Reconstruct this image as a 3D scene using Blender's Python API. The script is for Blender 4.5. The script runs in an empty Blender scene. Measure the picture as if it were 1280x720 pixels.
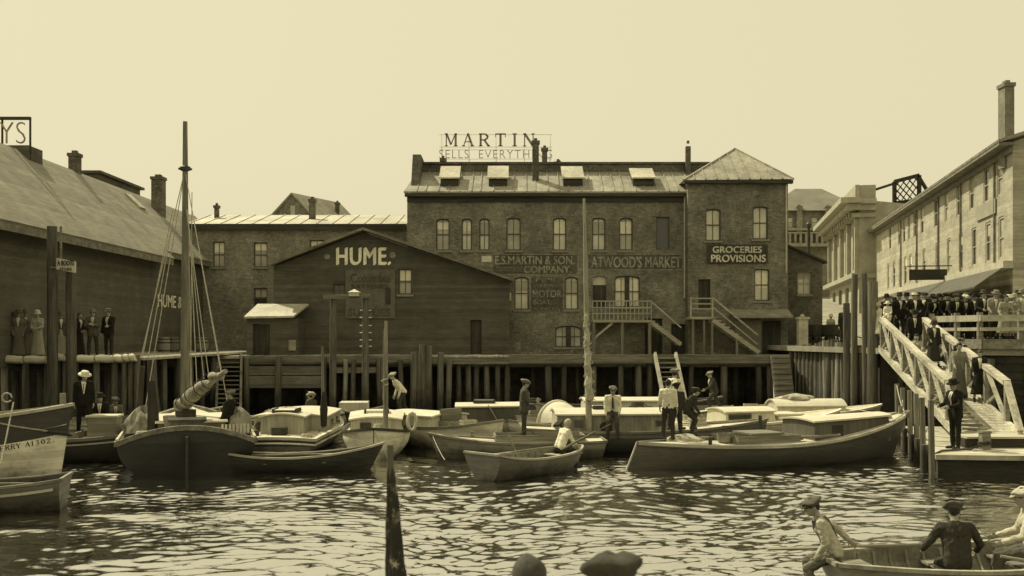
import bpy, bmesh, math, random
import numpy as np
from mathutils import Vector, Matrix
from mathutils.geometry import tessellate_polygon
rnd = random.Random(7)
R = math.radians
sc = bpy.context.scene
COL = sc.collection
F, HX, HY, CZ = 1280.0, 640.0, 420.0, 3.4      # the lens: focal length in photo pixels, horizon row, eye height

def at(px, py, D):
    return Vector(((px - HX) / F * D, D, CZ + (HY - py) / F * D))

# ------------------------------------------------------------------ materials
TINT = (1.0, .95, .73)
MATS = {}
def _base(key, rough, spec):
    m = bpy.data.materials.new(key); m.use_nodes = True
    nt = m.node_tree; b = nt.nodes['Principled BSDF']
    b.inputs['Roughness'].default_value = rough
    b.inputs['Specular IOR Level'].default_value = spec
    return m, nt, b
def _tint(nt, val_socket, b):
    mx = nt.nodes.new('ShaderNodeMix'); mx.data_type = 'RGBA'; mx.blend_type = 'MULTIPLY'
    mx.inputs['Factor'].default_value = 1
    nt.links.new(val_socket, mx.inputs['A']); mx.inputs['B'].default_value = (*TINT, 1)
    nt.links.new(mx.outputs['Result'], b.inputs['Base Color'])
def _math(nt, op, a, b_=None, clamp=False):
    n = nt.nodes.new('ShaderNodeMath'); n.operation = op; n.use_clamp = clamp
    for i, x in enumerate((a, b_)):
        if x is None: continue
        if isinstance(x, (int, float)): n.inputs[i].default_value = x
        else: nt.links.new(x, n.inputs[i])
    return n.outputs[0]
def _noise(nt, vec, scale, detail=5, rough=.6, stretch=(1, 1, 1)):
    mp = nt.nodes.new('ShaderNodeMapping'); mp.inputs['Scale'].default_value = stretch
    nt.links.new(vec, mp.inputs['Vector'])
    n = nt.nodes.new('ShaderNodeTexNoise'); n.inputs['Scale'].default_value = scale
    n.inputs['Detail'].default_value = detail; n.inputs['Roughness'].default_value = rough
    nt.links.new(mp.outputs[0], n.inputs['Vector'])
    return n.outputs['Fac']
def _range(nt, s, a, b_, lo=.3, hi=.7):
    n = nt.nodes.new('ShaderNodeMapRange'); n.inputs['From Min'].default_value = lo; n.inputs['From Max'].default_value = hi
    n.inputs['To Min'].default_value = a; n.inputs['To Max'].default_value = b_
    nt.links.new(s, n.inputs['Value']); return n.outputs[0]
def _bump(nt, h, b, strength, dist=.02):
    n = nt.nodes.new('ShaderNodeBump'); n.inputs['Strength'].default_value = strength; n.inputs['Distance'].default_value = dist
    nt.links.new(h, n.inputs['Height']); nt.links.new(n.outputs[0], b.inputs['Normal'])

def M(key, v, rough=.85, var=.3, scale=2.0, stretch=(1, 1, 1), bump=.3, spec=.25, fine=14, patch=0):
    """plain surface: two layers of mottling, weathered"""
    if key in MATS: return MATS[key]
    m, nt, b = _base(key, rough, spec)
    tc = nt.nodes.new('ShaderNodeTexCoord').outputs['Object']
    n1 = _noise(nt, tc, scale, 5, .65, stretch); n2 = _noise(nt, tc, fine, 4, .7, stretch)
    val = _math(nt, 'MULTIPLY', _range(nt, n1, v * (1 - var), v * (1 + var)), _range(nt, n2, 1 - var * .8, 1 + var * .8))
    if patch:
        n3 = _noise(nt, tc, scale * 1.7, 8, .75, stretch)
        val = _math(nt, 'ADD', val, _range(nt, n3, 0, patch, .60, .72))
    _tint(nt, val, b)
    if bump: _bump(nt, n2, b, bump)
    MATS[key] = m; return m

def wood(key, v, axis='z', var=.45, bump=.4, rough=.85, k=.5):
    st = {'x': (.12, 1.6, 1.6), 'y': (1.6, .12, 1.6), 'z': (1.6, 1.6, .12)}[axis]
    return M(key, v, rough, var, 4.0 * k, st, bump, .2, 22 * k)

def brick(key, v, plane='xz', mortar=1.28, stain=.5, size=(.24, .085), flake=0):
    if key in MATS: return MATS[key]
    m, nt, b = _base(key, .9, .2)
    tc = nt.nodes.new('ShaderNodeTexCoord').outputs['Object']
    sp = nt.nodes.new('ShaderNodeSeparateXYZ'); nt.links.new(tc, sp.inputs[0])
    cb = nt.nodes.new('ShaderNodeCombineXYZ')
    nt.links.new(sp.outputs['X' if plane == 'xz' else 'Y'], cb.inputs[0]); nt.links.new(sp.outputs['Z'], cb.inputs[1])
    br = nt.nodes.new('ShaderNodeTexBrick'); br.inputs['Scale'].default_value = 1
    br.inputs['Brick Width'].default_value = size[0]; br.inputs['Row Height'].default_value = size[1]
    br.inputs['Mortar Size'].default_value = .008; br.inputs['Bias'].default_value = 0
    for nme, q in (('Color1', .8), ('Color2', 1.2), ('Mortar', mortar)):
        br.inputs[nme].default_value = (q, q, q, 1)
    nt.links.new(cb.outputs[0], br.inputs['Vector'])
    n1 = _noise(nt, tc, .55, 7, .7); n2 = _noise(nt, tc, 9, 6, .8); n3 = _noise(nt, tc, 1.6, 9, .8)
    val = _math(nt, 'MULTIPLY', _range(nt, n1, v * (1 - stain), v * (1 + stain)), _range(nt, n2, .55, 1.45))
    bw = nt.nodes.new('ShaderNodeRGBToBW'); nt.links.new(br.outputs['Color'], bw.inputs[0])
    val = _math(nt, 'MULTIPLY', val, bw.outputs[0])
    n4 = _noise(nt, tc, 3.4, 6, .75); n5 = _noise(nt, tc, .28, 3, .5)
    val = _math(nt, 'MULTIPLY', val, _range(nt, n4, .72, 1.28)); val = _math(nt, 'MULTIPLY', val, _range(nt, n5, .8, 1.2))
    val = _math(nt, 'ADD', val, _range(nt, n3, 0, v * 1.8, .58, .74))
    if flake:
        n6 = _noise(nt, tc, 2.6, 9, .85); n7 = _noise(nt, tc, .22, 2, .5)
        val = _math(nt, 'ADD', val, _math(nt, 'MULTIPLY', _range(nt, n6, 0, flake, .63, .68), _range(nt, n7, 0, 1, .48, .6)))
    _tint(nt, val, b); _bump(nt, n2, b, .5)
    MATS[key] = m; return m

def boards(key, v, coord='Z', period=.16, var=.3, gap=.5, rough=.85, bump=.6):
    """clapboards or planking: dark joints every `period` metres along one local axis"""
    if key in MATS: return MATS[key]
    m, nt, b = _base(key, rough, .2)
    tc = nt.nodes.new('ShaderNodeTexCoord').outputs['Object']
    sp = nt.nodes.new('ShaderNodeSeparateXYZ'); nt.links.new(tc, sp.inputs[0])
    q = _math(nt, 'MULTIPLY', sp.outputs[coord], 1.0 / period)
    fr = _math(nt, 'FRACT', q); fl = _math(nt, 'FLOOR', q)
    wn = nt.nodes.new('ShaderNodeTexWhiteNoise'); wn.noise_dimensions = '1D'; nt.links.new(fl, wn.inputs['W'])
    st = {'X': (1.5, .15, .15), 'Y': (.15, 1.5, .15), 'Z': (.15, .15, 1.5)}[coord]
    n1 = _noise(nt, tc, 8, 5, .7, st); n2 = _noise(nt, tc, .8, 5, .7)
    val = _math(nt, 'MULTIPLY', _range(nt, n1, v * (1 - var), v * (1 + var)), _range(nt, n2, 1 - var, 1 + var))
    val = _math(nt, 'MULTIPLY', val, _range(nt, wn.outputs['Value'], 1 - var * .6, 1 + var * .6, 0, 1))
    joint = _range(nt, fr, gap, 1, 0, .1)
    val = _math(nt, 'MULTIPLY', val, joint)
    _tint(nt, val, b); _bump(nt, fr, b, bump, .02)
    MATS[key] = m; return m

def glass(key, v, rough=.12, spec=.6):
    if key in MATS: return MATS[key]
    m, nt, b = _base(key, rough, spec)
    tc = nt.nodes.new('ShaderNodeTexCoord').outputs['Object']
    n1 = _noise(nt, tc, 1.3, 4, .6); _tint(nt, _range(nt, n1, v * .75, v * 1.2), b)
    n2 = _noise(nt, tc, 3, 2, .5); _bump(nt, n2, b, .12, .03)
    MATS[key] = m; return m

# ------------------------------------------------------------------ mesh builder
ROOTM = {}
class MB:
    def __init__(s): s.v = []; s.f = []
    def add(s, vs, fs):
        o = len(s.v); s.v += [tuple(p) for p in vs]; s.f += [tuple(i + o for i in f) for f in fs]
    def box(s, x0, x1, y0, y1, z0, z1):
        s.add([(x, y, z) for z in (z0, z1) for y in (y0, y1) for x in (x0, x1)],
              [(0, 2, 3, 1), (4, 5, 7, 6), (0, 1, 5, 4), (2, 6, 7, 3), (0, 4, 6, 2), (1, 3, 7, 5)])
        return s
    def beam(s, p, q, w, h, up=(0, 0, 1)):
        p, q = Vector(p), Vector(q); d = (q - p).normalized(); u = Vector(up)
        if abs(d.dot(u)) > .98: u = Vector((1, 0, 0))
        sd = d.cross(u).normalized(); u = sd.cross(d)
        vs = []
        for c in (p, q):
            for a, b_ in ((-1, -1), (1, -1), (1, 1), (-1, 1)): vs.append(c + sd * a * w / 2 + u * b_ * h / 2)
        s.add(vs, [(0, 1, 2, 3)[::-1], (4, 5, 6, 7), (0, 1, 5, 4), (1, 2, 6, 5), (2, 3, 7, 6), (3, 0, 4, 7)]); return s
    def tube(s, pts, rad, n=8, cap=True):
        pts = [Vector(p) for p in pts]
        if not isinstance(rad, (list, tuple)): rad = [rad] * len(pts)
        rings = []; prev = None
        for i, p in enumerate(pts):
            a = pts[max(0, i - 1)]; b_ = pts[min(len(pts) - 1, i + 1)]; d = (b_ - a).normalized()
            u = prev if prev is not None else (Vector((0, 0, 1)) if abs(d.z) < .9 else Vector((1, 0, 0)))
            u = (u - d * u.dot(d)).normalized(); prev = u; w = d.cross(u)
            rings.append([p + (u * math.cos(2 * math.pi * k / n) + w * math.sin(2 * math.pi * k / n)) * rad[i] for k in range(n)])
        s.loft(rings, True, cap); return s
    def loft(s, rings, closed=True, cap=False):
        n = len(rings[0]); vs = [p for r in rings for p in r]; fs = []
        for i in range(len(rings) - 1):
            for k in range(n if closed else n - 1):
                k2 = (k + 1) % n
                fs.append((i * n + k, i * n + k2, (i + 1) * n + k2, (i + 1) * n + k))
        if cap: fs.append(tuple(range(n))[::-1]); fs.append(tuple((len(rings) - 1) * n + k for k in range(n)))
        s.add(vs, fs); return s
    def ell(s, c, r, n=12, m=8, rot=None, zlo=-1.0):
        c = Vector(c); r = (r, r, r) if isinstance(r, (int, float)) else r
        rings = []
        a0 = math.asin(zlo)
        for i in range(m + 1):
            a = a0 + (math.pi / 2 - a0) * i / m
            ca = max(math.cos(a), .02)
            rings.append([Vector((r[0] * ca * math.cos(2 * math.pi * k / n), r[1] * ca * math.sin(2 * math.pi * k / n), r[2] * math.sin(a))) for k in range(n)])
        if rot is not None: rings = [[rot @ p for p in q] for q in rings]
        s.loft([[p + c for p in q] for q in rings], True, True); return s
    def cap(s, p0, r0, p1, r1, n=10, m=4):
        p0, p1 = Vector(p0), Vector(p1); d = p1 - p0; L = d.length
        d = d / L if L > 1e-6 else Vector((0, 0, 1))
        u = Vector((0, 0, 1)) if abs(d.z) < .9 else Vector((1, 0, 0)); u = (u - d * u.dot(d)).normalized(); w = d.cross(u)
        rings = []
        def ring(c, r): rings.append([c + (u * math.cos(2 * math.pi * k / n) + w * math.sin(2 * math.pi * k / n)) * r for k in range(n)])
        for i in range(m):
            a = math.pi / 2 * (1 - i / m) * .97; ring(p0 - d * r0 * math.sin(a), r0 * math.cos(a))
        ring(p0, r0); ring(p1, r1)
        for i in range(1, m + 1):
            a = math.pi / 2 * (i / m) * .97; ring(p1 + d * r1 * math.sin(a), r1 * math.cos(a))
        s.loft(rings, True, True); return s
    def lathe(s, prof, c=(0, 0, 0), n=16, rot=None):
        c = Vector(c); rings = []
        for r, z in prof:
            rings.append([Vector((max(r, .001) * math.cos(2 * math.pi * k / n), max(r, .001) * math.sin(2 * math.pi * k / n), z)) for k in range(n)])
        if rot is not None: rings = [[rot @ p for p in q] for q in rings]
        s.loft([[p + c for p in q] for q in rings], True, True); return s
    def prism(s, poly, d):
        """flat polygon (list of 3-D points) extruded along vector d"""
        n = len(poly); d = Vector(d); P = [Vector(p) for p in poly]
        s.add(P + [p + d for p in P], [tuple(range(n))[::-1], tuple(range(n, 2 * n))] + [(i, (i + 1) % n, n + (i + 1) % n, n + i) for i in range(n)]); return s
    def mesh(s, name):
        me = bpy.data.meshes.new(name); me.from_pydata(s.v, [], s.f); me.validate(); return me
    def build(s, name, mat, parent=None, world=True, smooth=False, fix=True, label=None, bevel=0):
        v = s.v
        if parent is not None and world:
            r = parent
            while r.parent is not None: r = r.parent
            inv = ROOTM[r.name].inverted(); v = [tuple(inv @ Vector(p)) for p in v]
        me = bpy.data.meshes.new(name); me.from_pydata(v, [], s.f)
        if fix:
            bm = bmesh.new(); bm.from_mesh(me); bmesh.ops.remove_doubles(bm, verts=bm.verts, dist=2e-5); bmesh.ops.recalc_face_normals(bm, faces=bm.faces); bm.to_mesh(me); bm.free()
        if smooth:
            for p in me.polygons: p.use_smooth = True
            me.set_sharp_from_angle(angle=R(40))
        if mat: me.materials.append(mat)
        o = bpy.data.objects.new(name, me); COL.objects.link(o)
        if parent is not None: o.parent = parent
        else: ROOTM[o.name] = Matrix.Identity(4)
        if label: o['label'] = label
        if bevel:
            b = o.modifiers.new('bevel', 'BEVEL'); b.width = bevel; b.segments = 1; b.limit_method = 'ANGLE'
        return o

def tag(o, label, cat, group=None):
    o['label'] = label; o['category'] = cat
    if group: o['group'] = group
    return o
def thing(name, label, cat, loc=(0, 0, 0), rotz=0, group=None):
    o = bpy.data.objects.new(name, None); COL.objects.link(o)
    o.empty_display_size = .2
    o.location = loc; o.rotation_euler = (0, 0, rotz)
    ROOTM[o.name] = Matrix.Translation(Vector(loc)) @ Matrix.Rotation(rotz, 4, 'Z')
    return tag(o, label, cat, group)
def structure(o, kind='structure'): o['kind'] = kind; return o
def copy_tree(o, loc, rotz=0, label=None, parent=None):
    c = o.copy(); COL.objects.link(c)
    if parent is None:
        c.location = loc; c.rotation_euler = (0, 0, rotz)
        ROOTM[c.name] = Matrix.Translation(Vector(loc)) @ Matrix.Rotation(rotz, 4, 'Z')
        if label: c['label'] = label
    else: c.parent = parent
    for ch in list(o.children): copy_tree(ch, None, 0, None, c)
    return c

# ------------------------------------------------------------------ planes: facades with real openings
class Plane:
    def __init__(s, O, Rv):
        s.O = Vector(O); s.R = Vector(Rv).normalized(); s.N = Vector((s.R.y, -s.R.x, 0))
    def p(s, u, v, n=0): return s.O + s.R * u + Vector((0, 0, v)) + s.N * n
    def uv(s, px, py):
        d = Vector(((px - HX) / F, 1, (HY - py) / F)); c = Vector((0, 0, CZ))
        t = (s.O - c).dot(s.N) / d.dot(s.N); q = c + d * t
        return (q - s.O).dot(s.R), q.z
    def rect(s, x0, y0, x1, y1):
        u0, v1 = s.uv(x0, y0); u1, v0 = s.uv(x1, y1)
        return (u0, v0, u1, v1)
def front(D): return Plane((0, D, 0), (1, 0, 0))

def hole(u0, v0, u1, v1, arch=0):
    if not arch: return [(u0, v0), (u1, v0), (u1, v1), (u0, v1)]
    pts = [(u0, v0), (u1, v0)]; w = u1 - u0
    for i in range(9):
        a = math.pi * i / 8; pts.append((u0 + w / 2 + w / 2 * math.cos(a), v1 - arch + arch * math.sin(a)))
    return pts
def facade(mb, pl, prof, holes, depth=.2):
    polys = [[Vector((u, v, 0)) for u, v in prof]] + [[Vector((u, v, 0)) for u, v in h] for h in holes]
    tris = tessellate_polygon(polys); flat = [p for q in polys for p in q]
    mb.add([pl.p(p.x, p.y) for p in flat], tris)
    for h in holes:
        n = len(h)
        mb.add([pl.p(u, v) for u, v in h] + [pl.p(u, v, -depth) for u, v in h], [(i, (i + 1) % n, n + (i + 1) % n, n + i) for i in range(n)])
def scaled(h, t):
    us = [p[0] for p in h]; vs = [p[1] for p in h]
    cu, cv = (min(us) + max(us)) / 2, (min(vs) + max(vs)) / 2; w, g = max(us) - min(us), max(vs) - min(vs)
    return [(cu + (u - cu) * (w - 2 * t) / w, cv + (v - cv) * (g - 2 * t) / g) for u, v in h]
def window(root, pl, h, frame_m, pane_m, sill_m=None, bars=(1, 1), rec=.1, t=.06, drop=0, name='window'):
    """frame with sash bars set back in its opening; the pane and the sill are its sub-parts"""
    mb = MB(); inn = scaled(h, t); n = len(h)
    for a, b_ in ((-rec, -rec - .06),):
        vs = [pl.p(u, v, a) for u, v in h] + [pl.p(u, v, a) for u, v in inn] + [pl.p(u, v, b_) for u, v in inn]
        fs = []
        for i in range(n):
            j = (i + 1) % n; fs += [(i, j, n + j, n + i), (n + i, n + j, 2 * n + j, 2 * n + i)]
        mb.add(vs, fs)
    us = [p[0] for p in inn]; vs_ = [p[1] for p in inn]; u0, u1, v0, v1 = min(us), max(us), min(vs_), max(vs_)
    nv, nh = bars
    for k in range(1, nh + 1):
        v = v0 + (v1 - v0) * k / (nh + 1); mb.beam(pl.p(u0, v, -rec - .025), pl.p(u1, v, -rec - .025), .05, .05)
    for k in range(1, nv + 1):
        u = u0 + (u1 - u0) * k / (nv + 1); mb.beam(pl.p(u, v0, -rec - .032), pl.p(u, v1 - .01, -rec - .032), .03, .03, up=tuple(pl.N))
    fr = mb.build(name, frame_m, root)
    g = MB(); q = scaled(h, t * .5); g.add([pl.p(u, v, -rec - .05) for u, v in q], [tuple(range(len(q)))])
    g.build('pane', pane_m, fr)
    if drop is not None and rnd.random() < .6:
        f_ = rnd.uniform(.25, .6); k_ = MB(); us = [p[0] for p in q]; vv = [p[1] for p in q]; va, vb = min(vv), max(vv); w_ = (max(us) - min(us)) * .06
        vt = vb - (.16 if len(h) > 4 else .02); k_.add([pl.p(u, v, -rec - .047) for u, v in ((min(us) + w_, vb - (vb - va) * f_), (max(us) - w_, vb - (vb - va) * f_), (max(us) - w_, vt), (min(us) + w_, vt))], [(0, 1, 2, 3)])
        k_.build('blind', rnd.choice([blind_a, blind_b]), fr)
    if sill_m:
        us = [p[0] for p in h]; v0 = min(p[1] for p in h); s = MB()
        a, b_ = min(us) - .08, max(us) + .08
        c = pl.p((a + b_) / 2, v0 - .05, .02)
        s.beam(pl.p(a, v0 - .055, -.02), pl.p(b_, v0 - .055, -.02), .2, .1); s.build('sill', sill_m, fr)
    return fr

def text(name, body, pl, u0, v0, height, mat, root, n=.01, width=None, bold=.012, space=1.0, ext=.008, rot=0, xf=None, center=False, split=False):
    cu = bpy.data.curves.new('tmp', 'FONT'); cu.body = body; cu.size = 1; cu.offset = min(bold, 0); cu.space_character = space; cu.resolution_u = 3
    cu.space_line = .95
    if center: cu.align_x = 'CENTER'
    o = bpy.data.objects.new('tmp', cu); COL.objects.link(o)
    dg = bpy.context.evaluated_depsgraph_get(); me = bpy.data.meshes.new_from_object(o.evaluated_get(dg))
    vs = [Vector(v.co) for v in me.vertices]; fs = [tuple(p.vertices) for p in me.polygons]
    bpy.data.objects.remove(o); bpy.data.curves.remove(cu); bpy.data.meshes.remove(me)
    x0 = min(v.x for v in vs); x1 = max(v.x for v in vs); y0 = min(v.y for v in vs); y1 = max(v.y for v in vs)
    sy = height / (y1 - y0); sx = sy if width is None else width / (x1 - x0)
    vs = [((v.x - x0) * sx, (v.y - y0) * sy) for v in vs]
    dn = None
    if bold > .008:                                                 # thicken the strokes: the shape laid three times side by side, each a hair prouder
        k = len(vs); b_ = bold * 1.1; V0, F0 = list(vs), list(fs); dn = [0] * k
        for j, (sx_, sy_) in enumerate(((b_, b_ * .6), (-b_, -b_ * .6)), 1):
            vs = vs + [(u + sx_ * sx, v + sy_ * sy) for u, v in V0]; fs = fs + [tuple(i + j * k for i in f) for f in F0]; dn += [.0031 * j] * k
    return letters(name, vs, fs, pl, u0, v0, mat, root, n, ext, xf, split, dn)
def islands(vs, fs):
    par = list(range(len(vs)))
    def find(i):
        while par[i] != i: par[i] = par[par[i]]; i = par[i]
        return i
    for f in fs:
        for i in f[1:]: par[find(i)] = find(f[0])
    g = {}
    for f in fs: g.setdefault(find(f[0]), []).append(f)
    return list(g.values())
def letters(name, vs, fs, pl, u0, v0, mat, root, n=.01, ext=.008, xf=None, split=False, dn=None):
    if split:
        for gf in islands(vs, fs):
            ix = sorted({i for f in gf for i in f}); mp = {i: k for k, i in enumerate(ix)}
            letters(name, [vs[i] for i in ix], [tuple(mp[i] for i in f) for f in gf], pl, u0, v0, mat, root, n, ext)
        return
    mb = MB()
    if xf: P = [xf(u, v) for u, v in vs]; Q = [xf(u, v) for u, v in vs]; mb.add(P, fs)
    else:
        dn = dn or [0] * len(vs); P = [pl.p(u0 + u, v0 + v, n) for u, v in vs]; Q = [pl.p(u0 + u, v0 + v, n + ext + d_) for (u, v), d_ in zip(vs, dn)]; k = len(P)
        ed = {}
        for f in fs:
            for i in range(len(f)):
                e = (f[i], f[(i + 1) % len(f)])
                if (e[1], e[0]) in ed: del ed[(e[1], e[0])]
                else: ed[e] = 1
        mb.add(P + Q, [tuple(x + k for x in f) for f in fs] + [(a, b_, b_ + k, a + k) for a, b_ in ed])
    return mb.build(name, mat, root)
# a small slab-serif stroke alphabet: strokes in a 1 x 1.2 box, thick and thin, with serif bars
SER = {'M': ([(.08, 0, .08, 1.2, .1), (.92, 0, .92, 1.2, .19), (.1, 1.2, .5, .15, .17), (.9, 1.2, .5, .15, .09)], [(.08, 0, .3), (.92, 0, .36), (.06, 1.2, .24), (.94, 1.2, .24)]),
  'A': ([(.5, 1.2, .1, 0, .09), (.5, 1.2, .9, 0, .19), (.26, .42, .76, .42, .08)], [(.1, 0, .3), (.9, 0, .34)]),
  'R': ([(.18, 0, .18, 1.2, .19), (.18, 1.15, .6, 1.15, .1), (.6, 1.15, .8, .95, .16), (.8, 1.0, .8, .8, .18), (.8, .8, .6, .62, .16), (.18, .6, .62, .6, .1), (.5, .6, .9, 0, .18)], [(.18, 0, .34), (.92, 0, .26), (.12, 1.2, .2)]),
  'T': ([(.5, 0, .5, 1.2, .2), (.05, 1.15, .95, 1.15, .1), (.07, .85, .07, 1.2, .08), (.93, .85, .93, 1.2, .08)], [(.5, 0, .4)]),
  'I': ([(.5, 0, .5, 1.2, .2)], [(.5, 0, .4), (.5, 1.2, .4)]),
  'N': ([(.12, 0, .12, 1.2, .1), (.88, 0, .88, 1.2, .1), (.12, 1.2, .88, 0, .2)], [(.12, 0, .3), (.88, 1.2, .3), (.08, 1.2, .2)]),
  'P': ([(.18, 0, .18, 1.2, .19), (.18, 1.15, .6, 1.15, .1), (.6, 1.15, .82, .95, .16), (.82, 1.0, .82, .75, .18), (.82, .78, .6, .57, .16), (.18, .55, .62, .55, .1)], [(.18, 0, .36), (.12, 1.2, .2)]),
  'E': ([(.18, 0, .18, 1.2, .19), (.18, 1.15, .85, 1.15, .1), (.18, .6, .65, .6, .1), (.18, .05, .88, .05, .1), (.85, .9, .85, 1.2, .07), (.88, 0, .88, .32, .07), (.65, .45, .65, .75, .06)], [(.12, 0, .2), (.12, 1.2, .2)]),
  'Y': ([(.08, 1.2, .5, .55, .2), (.92, 1.2, .5, .55, .09), (.5, 0, .5, .58, .19)], [(.5, 0, .38), (.1, 1.2, .32), (.9, 1.2, .26)]),
  '1': ([(.5, 0, .5, 1.2, .2), (.5, 1.2, .3, .98, .1)], [(.5, 0, .42)]),
  '3': ([(.15, 1.05, .4, 1.18, .12), (.4, 1.18, .7, 1.1, .12), (.7, 1.1, .75, .85, .18), (.75, .85, .45, .65, .12), (.45, .63, .8, .45, .14), (.8, .45, .75, .15, .18), (.75, .15, .45, .02, .12), (.45, .02, .12, .15, .12)], []),
  '0': ([(.2, .3, .2, .9, .19), (.8, .3, .8, .9, .19), (.2, .9, .5, 1.17, .14), (.5, 1.17, .8, .9, .14), (.2, .3, .5, .03, .14), (.5, .03, .8, .3, .14)], []),
  '2': ([(.15, .9, .35, 1.15, .14), (.35, 1.15, .68, 1.12, .12), (.68, 1.12, .78, .85, .18), (.78, .85, .15, .06, .15), (.12, .06, .85, .06, .13), (.85, .05, .88, .3, .07)], []),
  '.': ([(.3, 0, .3, .2, .2)], []), ' ': ([], [])}
ADV = {'I': .62, '1': .7, '.': .5, ' ': .6, 'M': 1.12}
def serif(body, w, h, gap):
    vs, fs = [], []; x = 0
    for ch in body:
        st, se = SER[ch]
        for x0, y0, x1, y1, t in st + [(a - b_ / 2, y + (.04 if y == 0 else -.04), a + b_ / 2, y + (.04 if y == 0 else -.04), .08) for a, y, b_ in se]:
            sh_ = (ADV.get(ch, 1) - 1) / 2 if ch != '.' else 0; x0 += sh_; x1 += sh_
            X0, Y0, X1, Y1 = x + x0 * w, y0 / 1.2 * h, x + x1 * w, y1 / 1.2 * h
            d = Vector((X1 - X0, Y1 - Y0)); d.normalize(); nn = Vector((-d.y, d.x)) * t * w / 2
            o = len(vs); vs += [(X0 + nn.x, Y0 + nn.y), (X0 - nn.x, Y0 - nn.y), (X1 - nn.x, Y1 - nn.y), (X1 + nn.x, Y1 + nn.y)]; fs.append((o, o + 1, o + 2, o + 3))
        x += w * ADV.get(ch, 1) + gap
    return vs, fs

# ------------------------------------------------------------------ the materials of the place
def tide(m, z0=.35, z1=1.15, lo=.35):
    """wet, weed-darkened foot of a pile below the tide mark"""
    nt = m.node_tree; b = nt.nodes['Principled BSDF']; lk = b.inputs['Base Color'].links[0]; src = lk.from_socket
    tc = nt.nodes.new('ShaderNodeTexCoord').outputs['Object']; sp = nt.nodes.new('ShaderNodeSeparateXYZ'); nt.links.new(tc, sp.inputs[0])
    z = _math(nt, 'ADD', sp.outputs['Z'], _range(nt, _noise(nt, tc, 3, 4, .7), -.35, .35))
    f = _range(nt, z, lo, 1, z0, z1); pass
    mx = nt.nodes.new('ShaderNodeMix'); mx.data_type = 'RGBA'; mx.blend_type = 'MULTIPLY'; mx.inputs['Factor'].default_value = 1
    nt.links.new(src, mx.inputs['A']); nt.links.new(f, mx.inputs['B']); nt.links.new(mx.outputs['Result'], b.inputs['Base Color']); return m
def worn(key, v, under, lo=.47, hi=.56, scale=5):
    """paint flaking off to what lies under it"""
    if key in MATS: return MATS[key]
    m, nt, b = _base(key, .9, .2)
    tc = nt.nodes.new('ShaderNodeTexCoord').outputs['Object']; n1 = _noise(nt, tc, scale, 9, .8); n2 = _noise(nt, tc, 1.3, 4, .6)
    val = _math(nt, 'MULTIPLY', _range(nt, n1, v, under, lo, hi), _range(nt, n2, .75, 1.25)); _tint(nt, val, b); MATS[key] = m; return m
MATS.clear()
brick_main = brick('old_brick', .178, stain=.42, flake=.3)
brick_tower = brick('tower_brick', .165, stain=.38)
brick_dark = brick('soot_brick', .12, stain=.3)
brick_pale = brick('pale_brick', .27, stain=.25)
brick_far = brick('distant_brick', .22, stain=.2)
clap_dark = boards('dark_clapboard', .105, 'Z', .17, .26, .72, .85, .35)
clap_left = boards('warehouse_boards', .125, 'Z', .2, .2, .8, .85, .35)
clap_pale = boards('pale_clapboard', .44, 'Z', .16, .22, .68)
clap_small = boards('brown_clapboard', .09, 'Z', .18, .25, .6)
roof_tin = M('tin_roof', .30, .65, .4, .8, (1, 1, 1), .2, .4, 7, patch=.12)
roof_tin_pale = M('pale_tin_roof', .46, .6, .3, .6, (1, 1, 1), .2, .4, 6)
roof_shingle = boards('shingle_roof', .24, 'Z', .13, .22, .75)
roof_slate = M('slate_roof', .3, .8, .25, 1.5, (1, 1, 1), .3, .3, 12)
trim_dark = wood('dark_trim', .06, 'x')
trim_mid = wood('grey_trim', .2, 'x')
trim_pale = M('pale_trim', .5, .8, .2, 2)
stone = M('pale_stone', .36, .85, .2, 1.2, bump=.3)
stone_mid = M('grey_stone', .3, .85, .25, 1.2, bump=.3)
paint_dull = worn('dull_white_lettering', .62, .3, .5, .62)
paint_white = worn('white_lettering', .92, .5, .54, .66)
paint_faded = worn('faded_lettering', .36, .17, .46, .6)
paint_dim = worn('dim_lettering', .29, .14, .44, .56)
paint_black = M('black_lettering', .02, .8, .3, 4)
sign_white = M('white_signboard', .62, .8, .15, 3)
sign_dark = M('dark_signboard', .055, .85, .3, 3)
sign_brown = M('brown_signboard', .14, .85, .3, 2, patch=.05)
frame_m = M('window_frame', .12, .8, .2, 3)
frame_pale = M('pale_window_frame', .4, .8, .2, 3)
blind_a = M('pale_blind', .8, .9, .12, 3); blind_b = M('drab_blind', .42, .9, .15, 3)
pane_a = glass('window_glass', .62, .3, .5)
pane_b = glass('dim_window_glass', .42, .25, .5)
pane_d = glass('dark_window_glass', .05, .12, .7)
sill_m = M('stone_sill', .24, .85, .2, 3)
door_m = boards('plank_door', .06, 'X', .14, .3, .5)
plank_deck = boards('deck_planks', .34, 'X', .2, .3, .45)
plank_deck_y = boards('float_planks', .5, 'Y', .2, .25, .5)
timber = wood('weathered_timber', .22, 'x'); timber_stair = wood('stair_timber', .36, 'x', .3)
timber_z = wood('weathered_post', .19, 'z')
timber_pale = wood('bleached_timber', .46, 'x', .25)
timber_dark = wood('tarred_timber', .05, 'x')
pile_m = wood('piling_wood', .145, 'z', .55, .7)
pile_pale = wood('pale_piling_wood', .30, 'z', .45, .7)
pile_dark = wood('dark_piling_wood', .10, 'z', .5, .7)
for q_ in (pile_m, pile_pale, pile_dark): tide(q_)
log_m = wood('barked_log', .62, 'x', .35, .6)
siding_low = boards('wharf_siding', .18, 'Z', .25, .35, .6)
iron = M('black_iron', .03, .5, .3, 5, bump=.1, spec=.5)
tin = M('bright_tin', .6, .4, .2, 5, bump=.1, spec=.6)
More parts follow.
